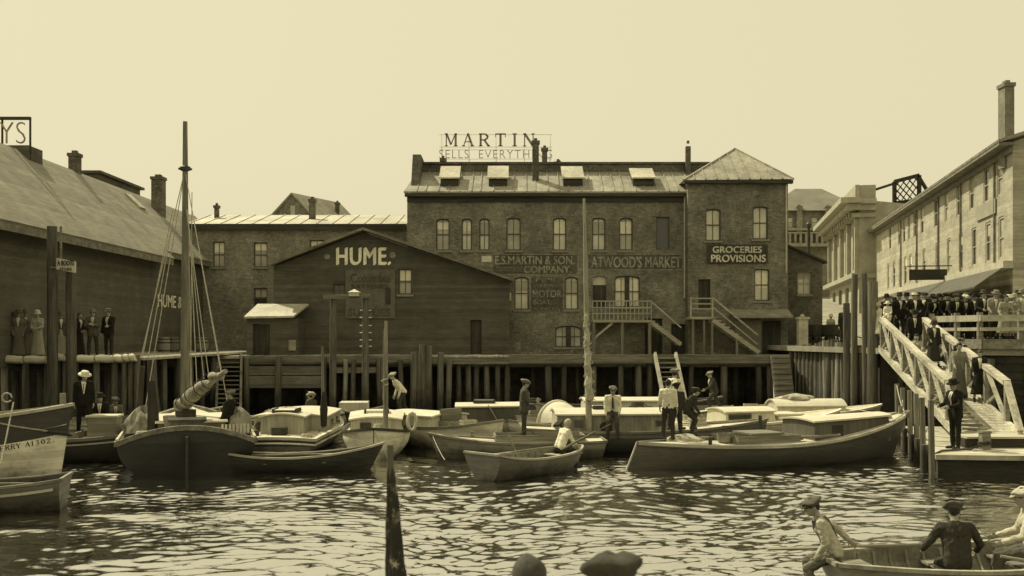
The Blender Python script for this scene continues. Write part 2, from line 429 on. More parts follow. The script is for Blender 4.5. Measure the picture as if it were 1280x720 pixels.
rope_m = M('hemp_rope', .42, .9, .3, 20)
rope_dark = M('tarred_rope', .06, .9, .3, 20)
canvas_dark = M('weathered_canvas', .26, .9, .45, 4, (1, 1, .4), .8)
canvas = M('sail_canvas', .44, .9, .25, 5, (1, 1, .4), .6)
def planked(key, v):
    m = boards(key, v, 'Z', .145, .22, .62, .6, .5); nt = m.node_tree; b = nt.nodes['Principled BSDF']; b.inputs['Specular IOR Level'].default_value = .35
    tc = nt.nodes.new('ShaderNodeTexCoord').outputs['Object']; src = b.inputs['Base Color'].links[0].from_socket
    f = _range(nt, _noise(nt, tc, 2.2, 7, .8, (.6, .6, 1.6)), .7, 1.08, .36, .5)
    mx = nt.nodes.new('ShaderNodeMix'); mx.data_type = 'RGBA'; mx.blend_type = 'MULTIPLY'; mx.inputs['Factor'].default_value = 1
    nt.links.new(src, mx.inputs['A']); nt.links.new(f, mx.inputs['B']); nt.links.new(mx.outputs['Result'], b.inputs['Base Color']); return tide(m, -.05, .3, .5)
hull_white = planked('white_hull_planking', 0.9)
hull_cream = planked('cream_hull_planking', 0.55)
hull_grey = planked('grey_hull_planking', 0.17)
hull_mid = planked('drab_hull_planking', 0.23)
hull_dark = M('dark_hull_paint', .045, .55, .35, 1.5, (.5, .5, 3), .1, .4, 7)
hull_drab = M('drab_dark_hull_paint', .085, .6, .3, 1.5, (.5, .5, 3), .1, .35, 7)
hull_black = M('black_hull_paint', .025, .5, .35, 1.5, (.5, .5, 3), .1, .4, 7)
deck_pale = M('painted_deck', .56, .7, .15, 2)
cabin_white = boards('white_cabin_boards', .55, 'X', .11, .14, .72)
cabin_tan = boards('tan_cabin_boards', .40, 'Y', .11, .16, .68)
cabin_tan_x = boards('drab_cabin_boards', .33, 'X', .11, .18, .68)
cabin_grey = boards('grey_cabin_boards', .13, 'X', .14, .2, .7)
roof_white = M('white_cabin_roof', .58, .7, .12, 2)
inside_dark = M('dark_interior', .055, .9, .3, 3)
SKY_POW, SKY_GAIN, SUN_E, WAVE, WATER_IOR = .10, 6.75, 4.6, .96, 2.4
# ================================================================== camera, sky, sun
cam = bpy.data.cameras.new('camera'); camo = bpy.data.objects.new('camera', cam); COL.objects.link(camo)
cam.sensor_width = 36; cam.lens = 36; cam.shift_y = 60 / 1280; cam.clip_end = 3000; cam.clip_start = .1
camo.location = (0, 0, CZ); camo.rotation_euler = (R(90), 0, 0); sc.camera = camo
cam.dof.use_dof = True; cam.dof.focus_distance = 30; cam.dof.aperture_fstop = 3.2
SUN = Vector((-.50, .42, .80)).normalized()
elev = math.asin(SUN.z); azim = math.atan2(SUN.x, SUN.y)
w = bpy.data.worlds.new('World'); sc.world = w; w.use_nodes = True
nt = w.node_tree; bg = nt.nodes['Background']
sky = nt.nodes.new('ShaderNodeTexSky'); sky.sky_type = 'NISHITA'; sky.sun_disc = False
sky.sun_elevation = elev; sky.sun_rotation = azim; sky.air_density = 2.2; sky.dust_density = 4; sky.ozone_density = 1
bw = nt.nodes.new('ShaderNodeRGBToBW'); nt.links.new(sky.outputs[0], bw.inputs[0])
pw = _math(nt, 'POWER', bw.outputs[0], SKY_POW); pw = _math(nt, 'MULTIPLY', pw, SKY_GAIN)
mx = nt.nodes.new('ShaderNodeMix'); mx.data_type = 'RGBA'; mx.blend_type = 'MULTIPLY'; mx.inputs['Factor'].default_value = 1
nt.links.new(pw, mx.inputs['A']); mx.inputs['B'].default_value = (1, .905, .59, 1)
nt.links.new(mx.outputs['Result'], bg.inputs['Color']); bg.inputs['Strength'].default_value = .1
sl = bpy.data.lights.new('sun', 'SUN'); sl.energy = SUN_E; sl.angle = R(.6); sl.color = (1, .925, .69)
so = bpy.data.objects.new('sun', sl); COL.objects.link(so); so.rotation_euler = SUN.to_track_quat('Z', 'Y').to_euler(); so.location = SUN * 80
sc.view_settings.view_transform = 'Standard'; sc.view_settings.look = 'None'; sc.view_settings.exposure = 0; sc.view_settings.gamma = 1
sc.cycles.use_denoising = True; sc.cycles.max_bounces = 6; sc.cycles.caustics_reflective = False; sc.cycles.caustics_refractive = False
sc.cycles.sample_clamp_indirect = 4

# ================================================================== water and land
def water():
    x0, x1, y0, y1, st = -24.0, 24.0, 8.0, 52.9, .048
    nx = int((x1 - x0) / st) + 1; ny = int((y1 - y0) / st) + 1
    X, Y = np.meshgrid(np.linspace(x0, x1, nx), np.linspace(y0, y1, ny)); Z = np.zeros_like(X)
    g = np.random.default_rng(5)
    def low(sc_, k=9):
        q = np.zeros_like(X)
        for _ in range(k):
            a = g.uniform(0, 2 * np.pi); q += np.sin((X * np.cos(a) + Y * np.sin(a)) * sc_ * g.uniform(.5, 1.5) + g.uniform(0, 6.3))
        return q / math.sqrt(k / 2)
    wx, wy = X + .35 * low(.9), Y + .35 * low(.9)
    gust = np.clip(1.0 + .5 * low(.30), .35, 1.9); gust *= 1 - .35 * np.exp(-((X - 3.5) / 5.5) ** 2 - ((Y - 20) / 4.5) ** 2)
    for lam, slope, n in ((3.4, .018, 6), (1.5, .035, 9), (.7, .05, 14), (.36, .075, 24), (.22, .085, 26)):
        for _ in range(n):
            l = lam * g.uniform(.75, 1.3); k = 2 * np.pi / l; a = R(g.normal(84, 30))
            amp = slope * WAVE / k * math.sqrt(2.0 / n)
            Z += amp * (gust if lam < 1.2 else 1) * np.sin(k * (wx * np.cos(a) + wy * np.sin(a)) + g.uniform(0, 6.3))
    me = bpy.data.meshes.new('water')
    co = np.stack([X, Y, Z], -1).reshape(-1, 3)
    i = np.arange(nx * ny).reshape(ny, nx)
    q = np.stack([i[:-1, :-1], i[:-1, 1:], i[1:, 1:], i[1:, :-1]], -1).reshape(-1, 4)
    far = np.array([(-400, -200, 0), (400, -200, 0), (400, 53, 0), (-400, 53, 0), (x0, y0, 0), (x1, y0, 0), (x1, y1, 0), (x0, y1, 0)], float)
    b = len(co); fq = np.array([(0, 1, 5, 4), (1, 2, 6, 5), (2, 3, 7, 6), (3, 0, 4, 7)]) + b
    co = np.concatenate([co, far]); q = np.concatenate([q, fq])
    me.vertices.add(len(co)); me.vertices.foreach_set('co', co.ravel())
    me.loops.add(q.size); me.loops.foreach_set('vertex_index', q.ravel().astype(np.int32))
    me.polygons.add(len(q)); me.polygons.foreach_set('loop_start', np.arange(0, q.size, 4, dtype=np.int32))
    me.polygons.foreach_set('use_smooth', np.ones(len(q), bool)); me.update(calc_edges=True)
    m, nt, b_ = _base('harbour_water', .04, .5)
    b_.inputs['Base Color'].default_value = (.016, .015, .009, 1); b_.inputs['Roughness'].default_value = .05; b_.inputs['IOR'].default_value = WATER_IOR
    tc = nt.nodes.new('ShaderNodeTexCoord').outputs['Object']
    n2 = _noise(nt, tc, 8, 3, .55, (1, 1.5, 1)); _bump(nt, n2, b_, .22, .02)
    gl = nt.nodes.new('ShaderNodeBsdfGlossy'); gl.inputs['Color'].default_value = (.97, .965, .93, 1); gl.inputs['Roughness'].default_value = .05; nt.links.new(b_.inputs['Normal'].links[0].from_socket, gl.inputs['Normal'])
    ms = nt.nodes.new('ShaderNodeMixShader'); ms.inputs[0].default_value = .72; nt.links.new(b_.outputs[0], ms.inputs[1]); nt.links.new(gl.outputs[0], ms.inputs[2]); nt.links.new(ms.outputs[0], nt.nodes['Material Output'].inputs['Surface'])
    me.materials.append(m)
    o = bpy.data.objects.new('water', me); COL.objects.link(o); structure(o)
water()

def land_z(x, y):
    t = min(1, max(0, (x - 13) / 3.0))
    return 2.3 + t * (.6 + max(0, y - 52) * .085 * (1 if y < 130 else 1) if y < 130 else .6 + 6.6)
g = MB(); xs = [-600, -120, -60, -30, -18, -6, 5, 13, 14, 15, 16, 22, 30, 45, 80, 200, 600]; ys = [52.6, 56, 60, 68, 76, 85, 95, 110, 130, 200, 400, 1000]
g.add([(x, y, land_z(x, y)) for y in ys for x in xs], [(j * len(xs) + i, j * len(xs) + i + 1, (j + 1) * len(xs) + i + 1, (j + 1) * len(xs) + i) for j in range(len(ys) - 1) for i in range(len(xs) - 1)])
ground_m = M('dusty_street', .30, .95, .25, .5, bump=.4)
structure(g.build('ground', ground_m))
g = MB().box(-30, 13.2, 52.0, 52.6, -1, 2.29)
tag(g.build('foundation_wall', brick('wet_stone', .22, 'xz', 1.2, .4, (.6, .3))), 'dark wet stone wall in the shade under the back wharf', 'wall')

# ================================================================== left warehouse (long side to the water)
XL = -17.5; LW = Plane((XL, 0, 0), (0, 1, 0)); LR = -21.0; ZE, ZR = 7.8, 11.1
def lroof_z(x): return ZE + (x - XL) / (LR - XL) * (ZR - ZE)
b = thing('warehouse', 'long dark boarded warehouse with a grey shingle roof on the left', 'warehouse', (XL, 45, 2.6))
m_ = MB(); facade(m_, LW, [(18, 2.3), (67, 2.3), (67, ZE), (18, ZE)], [hole(62.6, 2.7, 64.6, 5.2)], .3)
m_.add([(XL, 67, 2.3), (2 * LR - XL, 67, 2.3), (2 * LR - XL, 67, ZE), (LR, 67, ZR), (XL, 67, ZE)], [(0, 1, 2, 3, 4)])
m_.add([(XL, 18, 2.3), (2 * LR - XL, 18, 2.3), (2 * LR - XL, 18, ZE), (LR, 18, ZR), (XL, 18, ZE)], [(4, 3, 2, 1, 0)])
m_.build('wall', clap_left, b, fix=False)
d = MB(); d.box(XL - .28, XL - .2, 62.65, 64.55, 2.7, 5.15); d.build('door', door_m, b)
rf = MB()
def lslope(y0, y1, xo, dz):
    a = Vector((XL + xo, 0, lroof_z(XL + xo) + dz)); t = Vector((LR, 0, ZR + .08 + dz * .0)); rf.prism([(a.x, y0, a.z), (a.x, y1, a.z), (t.x, y1, t.z), (t.x, y0, t.z)], (.08, 0, .12))
lslope(17.6, 50.6, .75, .02); lslope(50.6, 67.5, .38, .05)
rf.prism([(LR, 17.6, ZR + .08), (LR, 67.5, ZR + .08), (2 * LR - XL - .5, 67.5, ZE - .4), (2 * LR - XL - .5, 17.6, ZE - .4)], (0, 0, .12))
r_ = rf.build('roof', boards('warehouse_shingles', .27, 'Z', .17, .2, .8), b)
f_ = MB(); f_.box(XL + .72, XL + .78, 17.6, 50.6, lroof_z(XL + .75) - .2, lroof_z(XL + .75) + .06); f_.box(XL + .35, XL + .41, 50.65, 67.5, lroof_z(XL + .38) - .12, lroof_z(XL + .38) + .1)
f_.build('eaves_board', trim_mid, b)
f_ = MB(); f_.beam((XL + .4, 67.46, lroof_z(XL + .4) + .12), (LR, 67.46, ZR + .16), .12, .2); f_.build('rake_board', trim_mid, b)
def chimney(parent, x, y, w_, z0, z1, mat=brick_dark, cap=True, name='chimney', d_=None):
    c = MB(); d_ = d_ or w_
    c.box(x - w_ / 2, x + w_ / 2, y - d_ / 2, y + d_ / 2, z0, z1)
    if cap: c.box(x - w_ / 2 - .05, x + w_ / 2 + .05, y - d_ / 2 - .05, y + d_ / 2 + .05, z1 + .002, z1 + .16)
    c.box(x - w_ / 4, x + w_ / 4, y - d_ / 4, y + d_ / 4, z1 + .162, z1 + .3)
    return c.build(name, mat, parent)
chimney(r_, -19.95, 57.8, .62, 9, 12.2); chimney(r_, -21, 49.2, .45, 10.5, 12.0)
mo = MB().box(-23.4, -21.9, 54.2, 60.3, 9.5, 12.0); mo.box(-23.6, -21.7, 54, 60.5, 12.002, 12.14); mo.build('roof_monitor', clap_dark, r_)
hx = MB(); hx.beam((-20.5, 54.6, lroof_z(-20.5) + .32), (-19.7, 54.6, lroof_z(-19.7) + .32), .9, .12); hx.build('roof_hatch', roof_tin_pale, r_)
text('painted_lettering', 'HUME &', LW, LW.uv(197, 380)[0], 4.85, .62, paint_white, b, width=LW.uv(227, 380)[0] - LW.uv(197, 380)[0], bold=.012)
# rooftop sign at the left edge
sg = thing('rooftop_sign', 'weathered open sign reading YS on a dark box on the left warehouse ridge', 'sign', (-21.1, 43.6, 10.9))
pl = front(43.4)
m_ = MB(); a, b0, c, d0 = pl.rect(-30, 182, 37, 203); m_.box(a, c, 43.3, 44.6, b0 - 1, d0); m_.build('base', clap_dark, sg)
a, b0, c, d0 = pl.rect(-30, 146, 38, 149.5); MB().box(a, c, 43.36, 43.5, b0, d0).build('frame', trim_dark, sg)
for px in (-28, 2, 37):
    q = pl.uv(px, 148); MB().box(q[0] - .03, q[0] + .03, 43.42, 43.5, 10.9, q[1] - .002).build('post', timber_dark, sg)
u0, v0, u1, v1 = pl.rect(-14, 153, 33, 180)
text('letter', 'EYS', pl, u0, v0, v1 - v0, M('sign_letter_grey', .3, .8), sg, width=u1 - u0, bold=-.02, ext=.05, n=.06, split=True)
# two tall posts and the hanging board in front of the warehouse
for px, top, dd, lab in ((65, 283, 35.1, 'tall dark post standing left of the small white board'), (88.5, 340, 35.35, 'tall dark post under the small white hanging board')):
    p = at(px, top, dd); m_ = MB(); m_.tube([(p.x, p.y, -1.2), (p.x + .02, p.y, p.z * .5), (p.x, p.y, p.z)], [.19, .18, .17], 10)
    tag(m_.build('mooring_post', pile_dark, smooth=True), lab, 'post')
pl = front(34.8); a, b0, c, d0 = pl.rect(70, 323, 94, 341)
sg = thing('wharf_sign', 'small white board with black writing hung between the two dark posts', 'sign', (a, 34.8, b0))
m_ = MB(); m_.prism([(a, 34.83, b0 + .12), (c, 34.83, b0), (c, 34.83, d0 - .1), (a, 34.83, d0 + .02)], (0, .05, 0)); m_.build('board', sign_white, sg)
m_ = MB(); m_.box(a + .08, a + .14, 34.90, 34.96, d0 - .3, d0 + 1.1); m_.beam((a - .25, 34.92, d0 - .3), (a + .2, 34.92, d0 - .3), .05, .05); m_.build('bracket', timber, sg)
text('lettering', 'A BOOTS', pl, a + .05, b0 + .25, .17, paint_black, sg, n=0, width=.56, bold=.012)
text('lettering', 'STORE', pl, a + .12, b0 + .08, .09, paint_black, sg, n=0, width=.42, bold=.01)

# ================================================================== brick range behind, left of centre
b = thing('brick_range', 'long low pale brick building with a light tin roof behind the HUME store', 'building', (-12, 58, 2.3))
pl = front(58); X0, X1 = pl.uv(238, 0)[0], pl.uv(509, 0)[0]; zt = pl.uv(0, 283)[1]
WN = [(317, 303, 334, 334), (317, 360, 334, 386), (387, 300, 405, 318), (266, 302, 281, 334)]
hs = [hole(*pl.rect(*q)) for q in WN]
m_ = MB(); facade(m_, pl, [(X0, 2.0), (X1, 2.0), (X1, zt), (X0, zt)], hs); m_.box(X0, X0 + .2, 58.01, 66, 2.0, zt); m_.box(X1 - .2, X1, 58.01, 66, 2, zt)
m_.build('wall', brick('range_brick', .22, stain=.25), b, fix=False)
for h, pm in zip(hs, (pane_b, pane_d, pane_b, pane_b)): window(b, pl, h, frame_m, pm, sill_m)
m_ = MB(); m_.prism([(X0 - .2, 57.7, zt + .02), (X1, 57.7, zt + .02), (X1, 62, zt + 1.02), (X0 - .2, 62, zt + 1.02)], (0, 0, .1)); m_.prism([(X0 - .2, 62.01, zt + 1.02), (X1, 62.01, zt + 1.02), (X1, 66.4, zt), (X0 - .2, 66.4, zt)], (0, 0, .1))
x = X0
while x < X1: m_.beam((x, 57.72, zt + .14), (x, 61.95, zt + 1.13), .05, .05); x += .9
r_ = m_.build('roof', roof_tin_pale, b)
MB().box(X0 - .2, X1 - .02, 57.66, 57.695, zt - .2, zt + .1).build('eaves_board', trim_dark, b)
chimney(r_, at(390.5, 0, 60).x, 60, .34, 10, 11.25); chimney(r_, at(271, 0, 60.5).x, 60.5, .24, 10, 10.95)

# gabled house beyond the brick range
b = thing('gabled_house', 'far dark gabled house peeping over the pale tin roof', 'house', (at(384, 0, 78).x, 80, 2.3))
a = R(24); cx, cy = at(366, 0, 77).x, 77.0
def hr(u, v, z): return (cx + u * math.cos(a) - v * math.sin(a) * -1, cy + u * -math.sin(a) * .2 + v * math.cos(a), z)
za = at(0, 244, 77).z; ze = at(0, 278, 77).z
m_ = MB(); m_.add([hr(-2.2, 0, 2), hr(2.2, 0, 2), hr(2.2, 0, ze), hr(0, 0, za), hr(-2.2, 0, ze)], [(0, 1, 2, 3, 4)])
m_.add([hr(2.2, 0, 2), hr(2.2, 6, 2), hr(2.2, 6, ze), hr(2.2, 0, ze)], [(0, 1, 2, 3)]); m_.add([hr(-2.2, 6, 2), hr(-2.2, 0, 2), hr(-2.2, 0, ze), hr(-2.2, 6, ze)], [(0, 1, 2, 3)])
m_.build('wall', brick('gable_brick', .17), b, fix=False)
m_ = MB(); m_.prism([hr(2.5, -.2, ze - .3), hr(0, -.2, za + .06), hr(0, 6.3, za + .06), hr(2.5, 6.3, ze - .3)], (0, 0, .12)); m_.prism([hr(-2.5, -.2, ze - .3), hr(-.01, -.2, za + .06), hr(-.01, 6.3, za + .06), hr(-2.5, 6.3, ze - .3)], (0, 0, .12))
r_ = m_.build('roof', roof_slate, b); chimney(r_, hr(1.1, 4.2, 0)[0], hr(1.1, 4.2, 0)[1], .3, 11, at(0, 251, 80).z - .2)
q = front(76.9); u0, v0, u1, v1 = q.rect(363, 257, 369, 269); m_ = MB(); m_.box(u0, u1, 76.9, 76.97, v0, v1); m_.build('window', pane_b, b)

# ================================================================== HUME store: dark gable on the wharf
pl = front(50); b = thing('hume_store', 'dark boarded gable store with white HUME lettering', 'store', (-7, 50, 2.5))
ap = pl.uv(455, 288); le = pl.uv(342, 331); re = pl.uv(637, 350)
hs = [hole(*pl.rect(498, 336, 515, 368)), hole(*pl.rect(416, 355, 431, 371)), hole(*pl.rect(588, 400, 602, 446))]
m_ = MB(); facade(m_, pl, [(le[0], 2.3), (re[0], 2.3), (re[0], re[1] - .1), (ap[0], ap[1] - .1), (le[0], le[1] - .1)], hs)
m_.box(le[0], le[0] + .15, 50.01, 57.8, 2.3, le[1] - .1); m_.box(re[0] - .15, re[0], 50.01, 50.95, 2.3, re[1] - .1)
m_.build('wall', clap_dark, b, fix=False)
window(b, pl, hs[0], frame_m, pane_b, sill_m); window(b, pl, hs[1], frame_m, pane_d, None); MB().box(hs[2][0][0], hs[2][1][0], 50.15, 50.2, 2.5, hs[2][2][1]).build('door', door_m, b)
m_ = MB()
for e, s_ in ((le, -1), (re, 1)):
    y1 = 57.9 if s_ < 0 else 50.9
    m_.prism([(ap[0], 49.55, ap[1]), (e[0] + s_ * .15, 49.55, e[1] - .05), (e[0] + s_ * .15, y1, e[1] - .05), (ap[0], y1, ap[1])], (0, 0, .11))
m_.build('roof', M('store_roof', .2, .8, .25, 1), b)
m_ = MB()
for e, s_ in ((le, -1), (re, 1)): m_.beam((ap[0], 49.5, ap[1] + .03), (e[0] + s_ * .15, 49.5, e[1] - .03), .07, .1)
m_.build('rake_board', trim_mid, b)
u0, v0, u1, v1 = pl.rect(421, 310, 488, 331); text('sign_lettering', 'HUME.', pl, u0, v0, v1 - v0, paint_white, b, width=u1 - u0, bold=.032, space=1.08, ext=.02)
for px, py in ((409, 321), (491, 319)):
    m_ = MB(); u, v = pl.uv(px, py)
    for k in range(4): m_.prism([pl.p(u + .15 * math.cos(k * math.pi / 4 + s), v + .15 * math.sin(k * math.pi / 4 + s), .012 + k * .003) for s in (-.3, .3, math.pi - .3, math.pi + .3)], (0, -.02, 0))
    m_.build('star_mark', paint_faded, b)
u0, v0, u1, v1 = pl.rect(432, 337, 494, 398)
sb = MB().box(u0, u1, 49.93, 49.985, v0, v1).build('signboard', sign_brown, b)
pb = front(49.925)
board_dim = worn('dim_board_lettering', .075, .12, .46, .6)
text('board_lettering', 'Columbia', pb, u0 + .25, v1 - .62, .42, board_dim, sb, width=1.95, bold=.012, n=.002)
text('board_lettering', 'BATTERIES', pb, u0 + .3, v1 - .92, .2, board_dim, sb, width=1.8, bold=.015, n=.002)
text('board_lettering', 'SUPPLIES', pb, u0 + .15, v0 + .12, .36, board_dim, sb, width=2.05, bold=.012, n=.002)
MB().box(u0 + 1.95, u0 + 2.2, 49.90, 49.93, v0 + .7, v0 + 1.5).build('panel', sign_dark, sb)
# porch shed at its left
b = thing('wharf_shed', 'small dark shed with a bright sloping tin roof left of the HUME store', 'shed', (-11.8, 48, 2.5))
pl = front(48.0); u0 = pl.uv(308, 0)[0]; u1 = pl.uv(372, 0)[0]; zt = pl.uv(0, 398)[1]
m_ = MB(); facade(m_, pl, [(u0, 2.48), (u1, 2.48), (u1, zt), (u0, zt)], [hole(u0 + .3, 2.5, u0 + 1.1, zt - .25)]); m_.box(u0, u0 + .1, 48.01, 49.9, 2.48, zt); m_.box(u1 - .1, u1, 48.01, 49.9, 2.48, zt); m_.build('wall', clap_dark, b, fix=False)
MB().box(u0 + .32, u0 + 1.08, 48.14, 48.18, 2.5, zt - .27).build('door', door_m, b)
A_ = at(305, 398, 47.7); B_ = at(367, 397, 47.7); C_ = at(386, 382, 49.9); D_ = at(322, 382, 49.9)
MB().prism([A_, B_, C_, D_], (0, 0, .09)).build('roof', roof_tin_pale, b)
p0 = pl.rect(361, 425, 370, 438); MB().box(p0[0], p0[2], 47.94, 47.985, p0[1], p0[3]).build('notice', M('notice_grey', .3), b)

# ================================================================== the big brick block
pl = front(51); b = thing('brick_block', 'big old three storey brick block with tin mansard and painted shop signs', 'building', (2, 51, 2.5))
X0, X1 = pl.uv(509, 0)[0], pl.uv(861, 0)[0]; zt = pl.uv(0, 243)[1]
top = [(545, 273, 562, 313), (577, 273, 590, 313), (599, 273, 612, 313), (633, 272, 651, 313), (691, 272, 708, 313), (740, 272, 757, 313), (774, 272, 791, 313)]
hs = [hole(*pl.rect(*q), arch=.13) for q in top]
dk = hole(*pl.rect(820, 271, 837, 312))
mid = [hole(*pl.rect(643, 346, 661, 387), arch=.13), hole(*pl.rect(706, 346, 723, 387), arch=.13)]
dr = hole(*pl.rect(741, 345, 758, 386), arch=.13); pr = hole(*pl.rect(768, 344.5, 800, 384), arch=.16); lo = hole(*pl.rect(694, 407, 727, 434), arch=.2)
ld = hole(pl.uv(806, 0)[0], 2.5, pl.uv(828, 0)[0], pl.uv(0, 398)[1]); ld2 = hole(pl.uv(839, 0)[0], 2.5, pl.uv(858, 0)[0], pl.uv(0, 405)[1])
m_ = MB(); facade(m_, pl, [(X0, 2.3), (X1, 2.3), (X1, zt), (X0, zt)], hs + [dk] + mid + [dr, pr, lo, ld, ld2], .25)
m_.box(X0, X0 + .3, 51.01, 64, 2.3, zt); m_.box(X0, X1, 63.7, 64, 2.3, zt)
wall = m_.build('wall', brick_main, b, fix=False)
for i, h in enumerate(hs): window(b, pl, h, frame_m, [pane_b, pane_a, pane_a][i % 3] if i else pane_b, sill_m)
window(b, pl, dk, frame_m, pane_d, None, (0, 0))
for h in mid: window(b, pl, h, frame_m, pane_a, sill_m)
a0 = [p[0] for p in pr]; um = (min(a0) + max(a0)) / 2
window(b, pl, pr, frame_m, pane_a, sill_m, (3, 1)); window(b, pl, lo, frame_m, pane_b, sill_m, (3, 1))
for h, pw_ in ((pr, .22), (lo, .24)):
    vs = [p[1] for p in h]; us = [p[0] for p in h]; MB().box((min(us) + max(us)) / 2 - pw_ / 2, (min(us) + max(us)) / 2 + pw_ / 2, 51.03, 51.22, min(vs), max(vs) - .02).build('mullion', trim_dark, b)
dq = scaled(dr, .05); m_ = MB(); u0_, u1_ = dr[0][0], dr[1][0]; v0_, v1_ = dr[0][1], max(p[1] for p in dr)
m_.box(u0_, u1_, 51.15, 51.2, v0_, v1_ - .45); dd = m_.build('door', door_m, b)
m_ = MB(); m_.add([pl.p(u, v, -.17) for u, v in [(u0_, v1_ - .44), (u1_, v1_ - .44), (u1_, v1_ - .1), ((u0_ + u1_) / 2, v1_), (u0_, v1_ - .1)]], [(0, 1, 2, 3, 4)]); m_.build('fanlight', pane_a, dd)
for h in (ld, ld2): MB().box(h[0][0], h[1][0], 51.2, 51.24, 2.5, h[2][1]).build('door', door_m, b)
yt, zc = 53.2, at(0, 217, 53.2).z; zp = at(0, 205, 53.2).z
XR = X1 + .6
m_ = MB(); m_.prism([(X0 - .15, 50.75, zt + .04), (XR, 50.75, zt + .04), (XR, yt, zc), (X0 + .3, yt, zc)], (0, 0, .08))
x = X0 + .5
while x < XR - .2: m_.beam((x, 50.78, zt + .14), (x, yt - .02, zc + .1), .05, .06); x += .54 + .1 * math.sin(x * 7)
m_.box(X0 + .3, XR + 2, yt + .3, 63.9, zp - .03, zp + .04)
roof = m_.build('roof', roof_tin, b)
m_ = MB(); m_.box(X0 + .3, XR + 2, yt, yt + .28, zc - .3, zp); m_.box(X0 + .25, XR + 2, yt - .08, yt + .34, zp + .002, zp + .1); m_.build('clerestory', brick_dark, b)
m_ = MB(); m_.box(X0 - .1, XR, 50.70, 50.98, zt - .13, zt + .03); m_.box(X0, X1, 50.9, 50.985, zt - .38, zt - .132); m_.build('cornice', trim_dark, b)
m_ = MB(); q = at(518, 196, 53); m_.prism([(q.x - .02, 51.35, zt + .3), (q.x - .02, 52.3, q.z), (q.x - .02, 53.6, q.z - .02), (q.x - .02, 56.5, zp + .25), (q.x - .02, 64, zp + .2), (q.x - .02, 64, zt), (q.x - .02, 51.35, zt)], (.42, 0, 0)); m_.build('firewall', brick_dark, b)
for px0, px1, py0, py1, op in ((551, 573, 221, 234, .0), (611, 634, 220, 234, .05), (704, 728, 222, 236, -.02), (791, 817, 223, 238, -.35)):
    q = at((px0 + px1) / 2, py1, 51.5); w_ = (px1 - px0) / F * 51.6
    zb = zt + .1 + (51.3 - 50.75) * (zc - zt) / (yt - 50.75)
    m_ = MB(); sl_ = (zc - zt) / (yt - 50.75)
    y0, y1 = 51.35, 52.6; zl = zt + .12 + (y0 - 50.75) * sl_; zh = zt + .12 + (y1 - 50.75) * sl_
    m_.prism([(q.x - w_ / 2, y0, zl - .1), (q.x - w_ / 2, y1, zh - .1), (q.x - w_ / 2, y1, zh + .22), (q.x - w_ / 2, y0, zl + .34)], (w_, 0, 0))
    s_ = m_.build('skylight', trim_dark, roof)
    m_ = MB(); t_ = op; m_.prism([(q.x - w_ / 2 - .07, y0 - .12, zl + .36), (q.x + w_ / 2 + .07, y0 - .12, zl + .36), (q.x + w_ / 2 + .07, y1, zh + .24 + .2 + t_ * .3), (q.x - w_ / 2 - .07, y1, zh + .24 + .2 + t_ * .3)], (0, 0, .07)); m_.build('lid', roof_tin_pale, s_)
def cpx(px0, px1, py, D, z0, **k): q0, q1 = at(px0, py, D), at(px1, py, D); return chimney(roof, (q0.x + q1.x) / 2, D, q1.x - q0.x, z0, q0.z - .3, **k)
cpx(665.5, 673.5, 173, 52.2, 10.6); cpx(677.5, 684, 182, 55, 12); cpx(857, 863, 176, 53, 11, cap=False); cpx(551, 557, 195, 54, 12)
m_ = MB(); q = at(638, 205, 56); m_.box(q.x - .9, q.x + .3, 55, 57, zp, zp + .28); q = at(770, 205, 56); m_.box(q.x - 1.3, q.x - .2, 55, 57, zp, zp + .25); m_.build('roof_hatch', trim_dark, roof)
m_ = MB(); q = at(697, 204, 54); m_.lathe([(.15, zp), (.15, zp + .25), (.22, zp + .27), (.1, zp + .42)], (q.x, 54.2, 0), 10); m_.build('roof_vent', iron, roof)
m_ = MB(); u = pl.uv(858.5, 0)[0] - .12; m_.tube([(u, 50.92, 5.3), (u, 50.92, zt - .4), (u, 50.8, zt - .05)], .045, 8); m_.build('downpipe', trim_pale, b)
# painted wall signs
def panel(pl, px, mat, t=.03, name='sign_panel', border=None, n=.004, parent=None):
    u0, v0, u1, v1 = pl.rect(*px); m_ = MB(); m_.beam(pl.p((u0 + u1) / 2, v0, n), pl.p((u0 + u1) / 2, v1, n), u1 - u0, .006, up=tuple(pl.N)); o = m_.build(name, mat, parent or b)
    if border:
        m_ = MB(); e = n + .006
        for A2, B2 in (((u0, v0), (u1, v0)), ((u0, v1), (u1, v1)), ((u0, v0 + .03), (u0, v1 - .03)), ((u1, v0 + .03), (u1, v1 - .03))): m_.beam(pl.p(*A2, e), pl.p(*B2, e), .05, .012, up=tuple(pl.N))
        m_.build('border', border, o)
    return o, (u0, v0, u1, v1)
brick_sign = brick('painted_brick', .10, stain=.2, mortar=1.2)
o, q = panel(pl, (616, 318, 722, 343), brick_sign, border=paint_dim)
a = pl.rect(619, 320, 718, 330.5); text('painted_letters', 'E.S.MARTIN & SON.', pl, a[0], a[1], a[3] - a[1], paint_faded, o, width=a[2] - a[0], bold=.022)
a = pl.rect(655, 332.5, 714, 341); text('painted_letters', 'COMPANY.', pl, a[0], a[1], a[3] - a[1], paint_faded, o, width=a[2] - a[0], bold=.022)
m_ = MB()
for py in (334, 336, 338): a = pl.rect(620, py, 653, py + .8); m_.box(a[0], a[2], 50.975, 50.985, a[1], a[3])
m_.build('painted_rules', paint_dim, o)
o, q = panel(pl, (735, 318, 853, 337), brick_sign, border=paint_dim)
a = pl.rect(739, 320.5, 851, 334.5); text('painted_letters', "ATWOOD'S MARKET", pl, a[0], a[1], a[3] - a[1], paint_faded, o, width=a[2] - a[0], bold=.022)
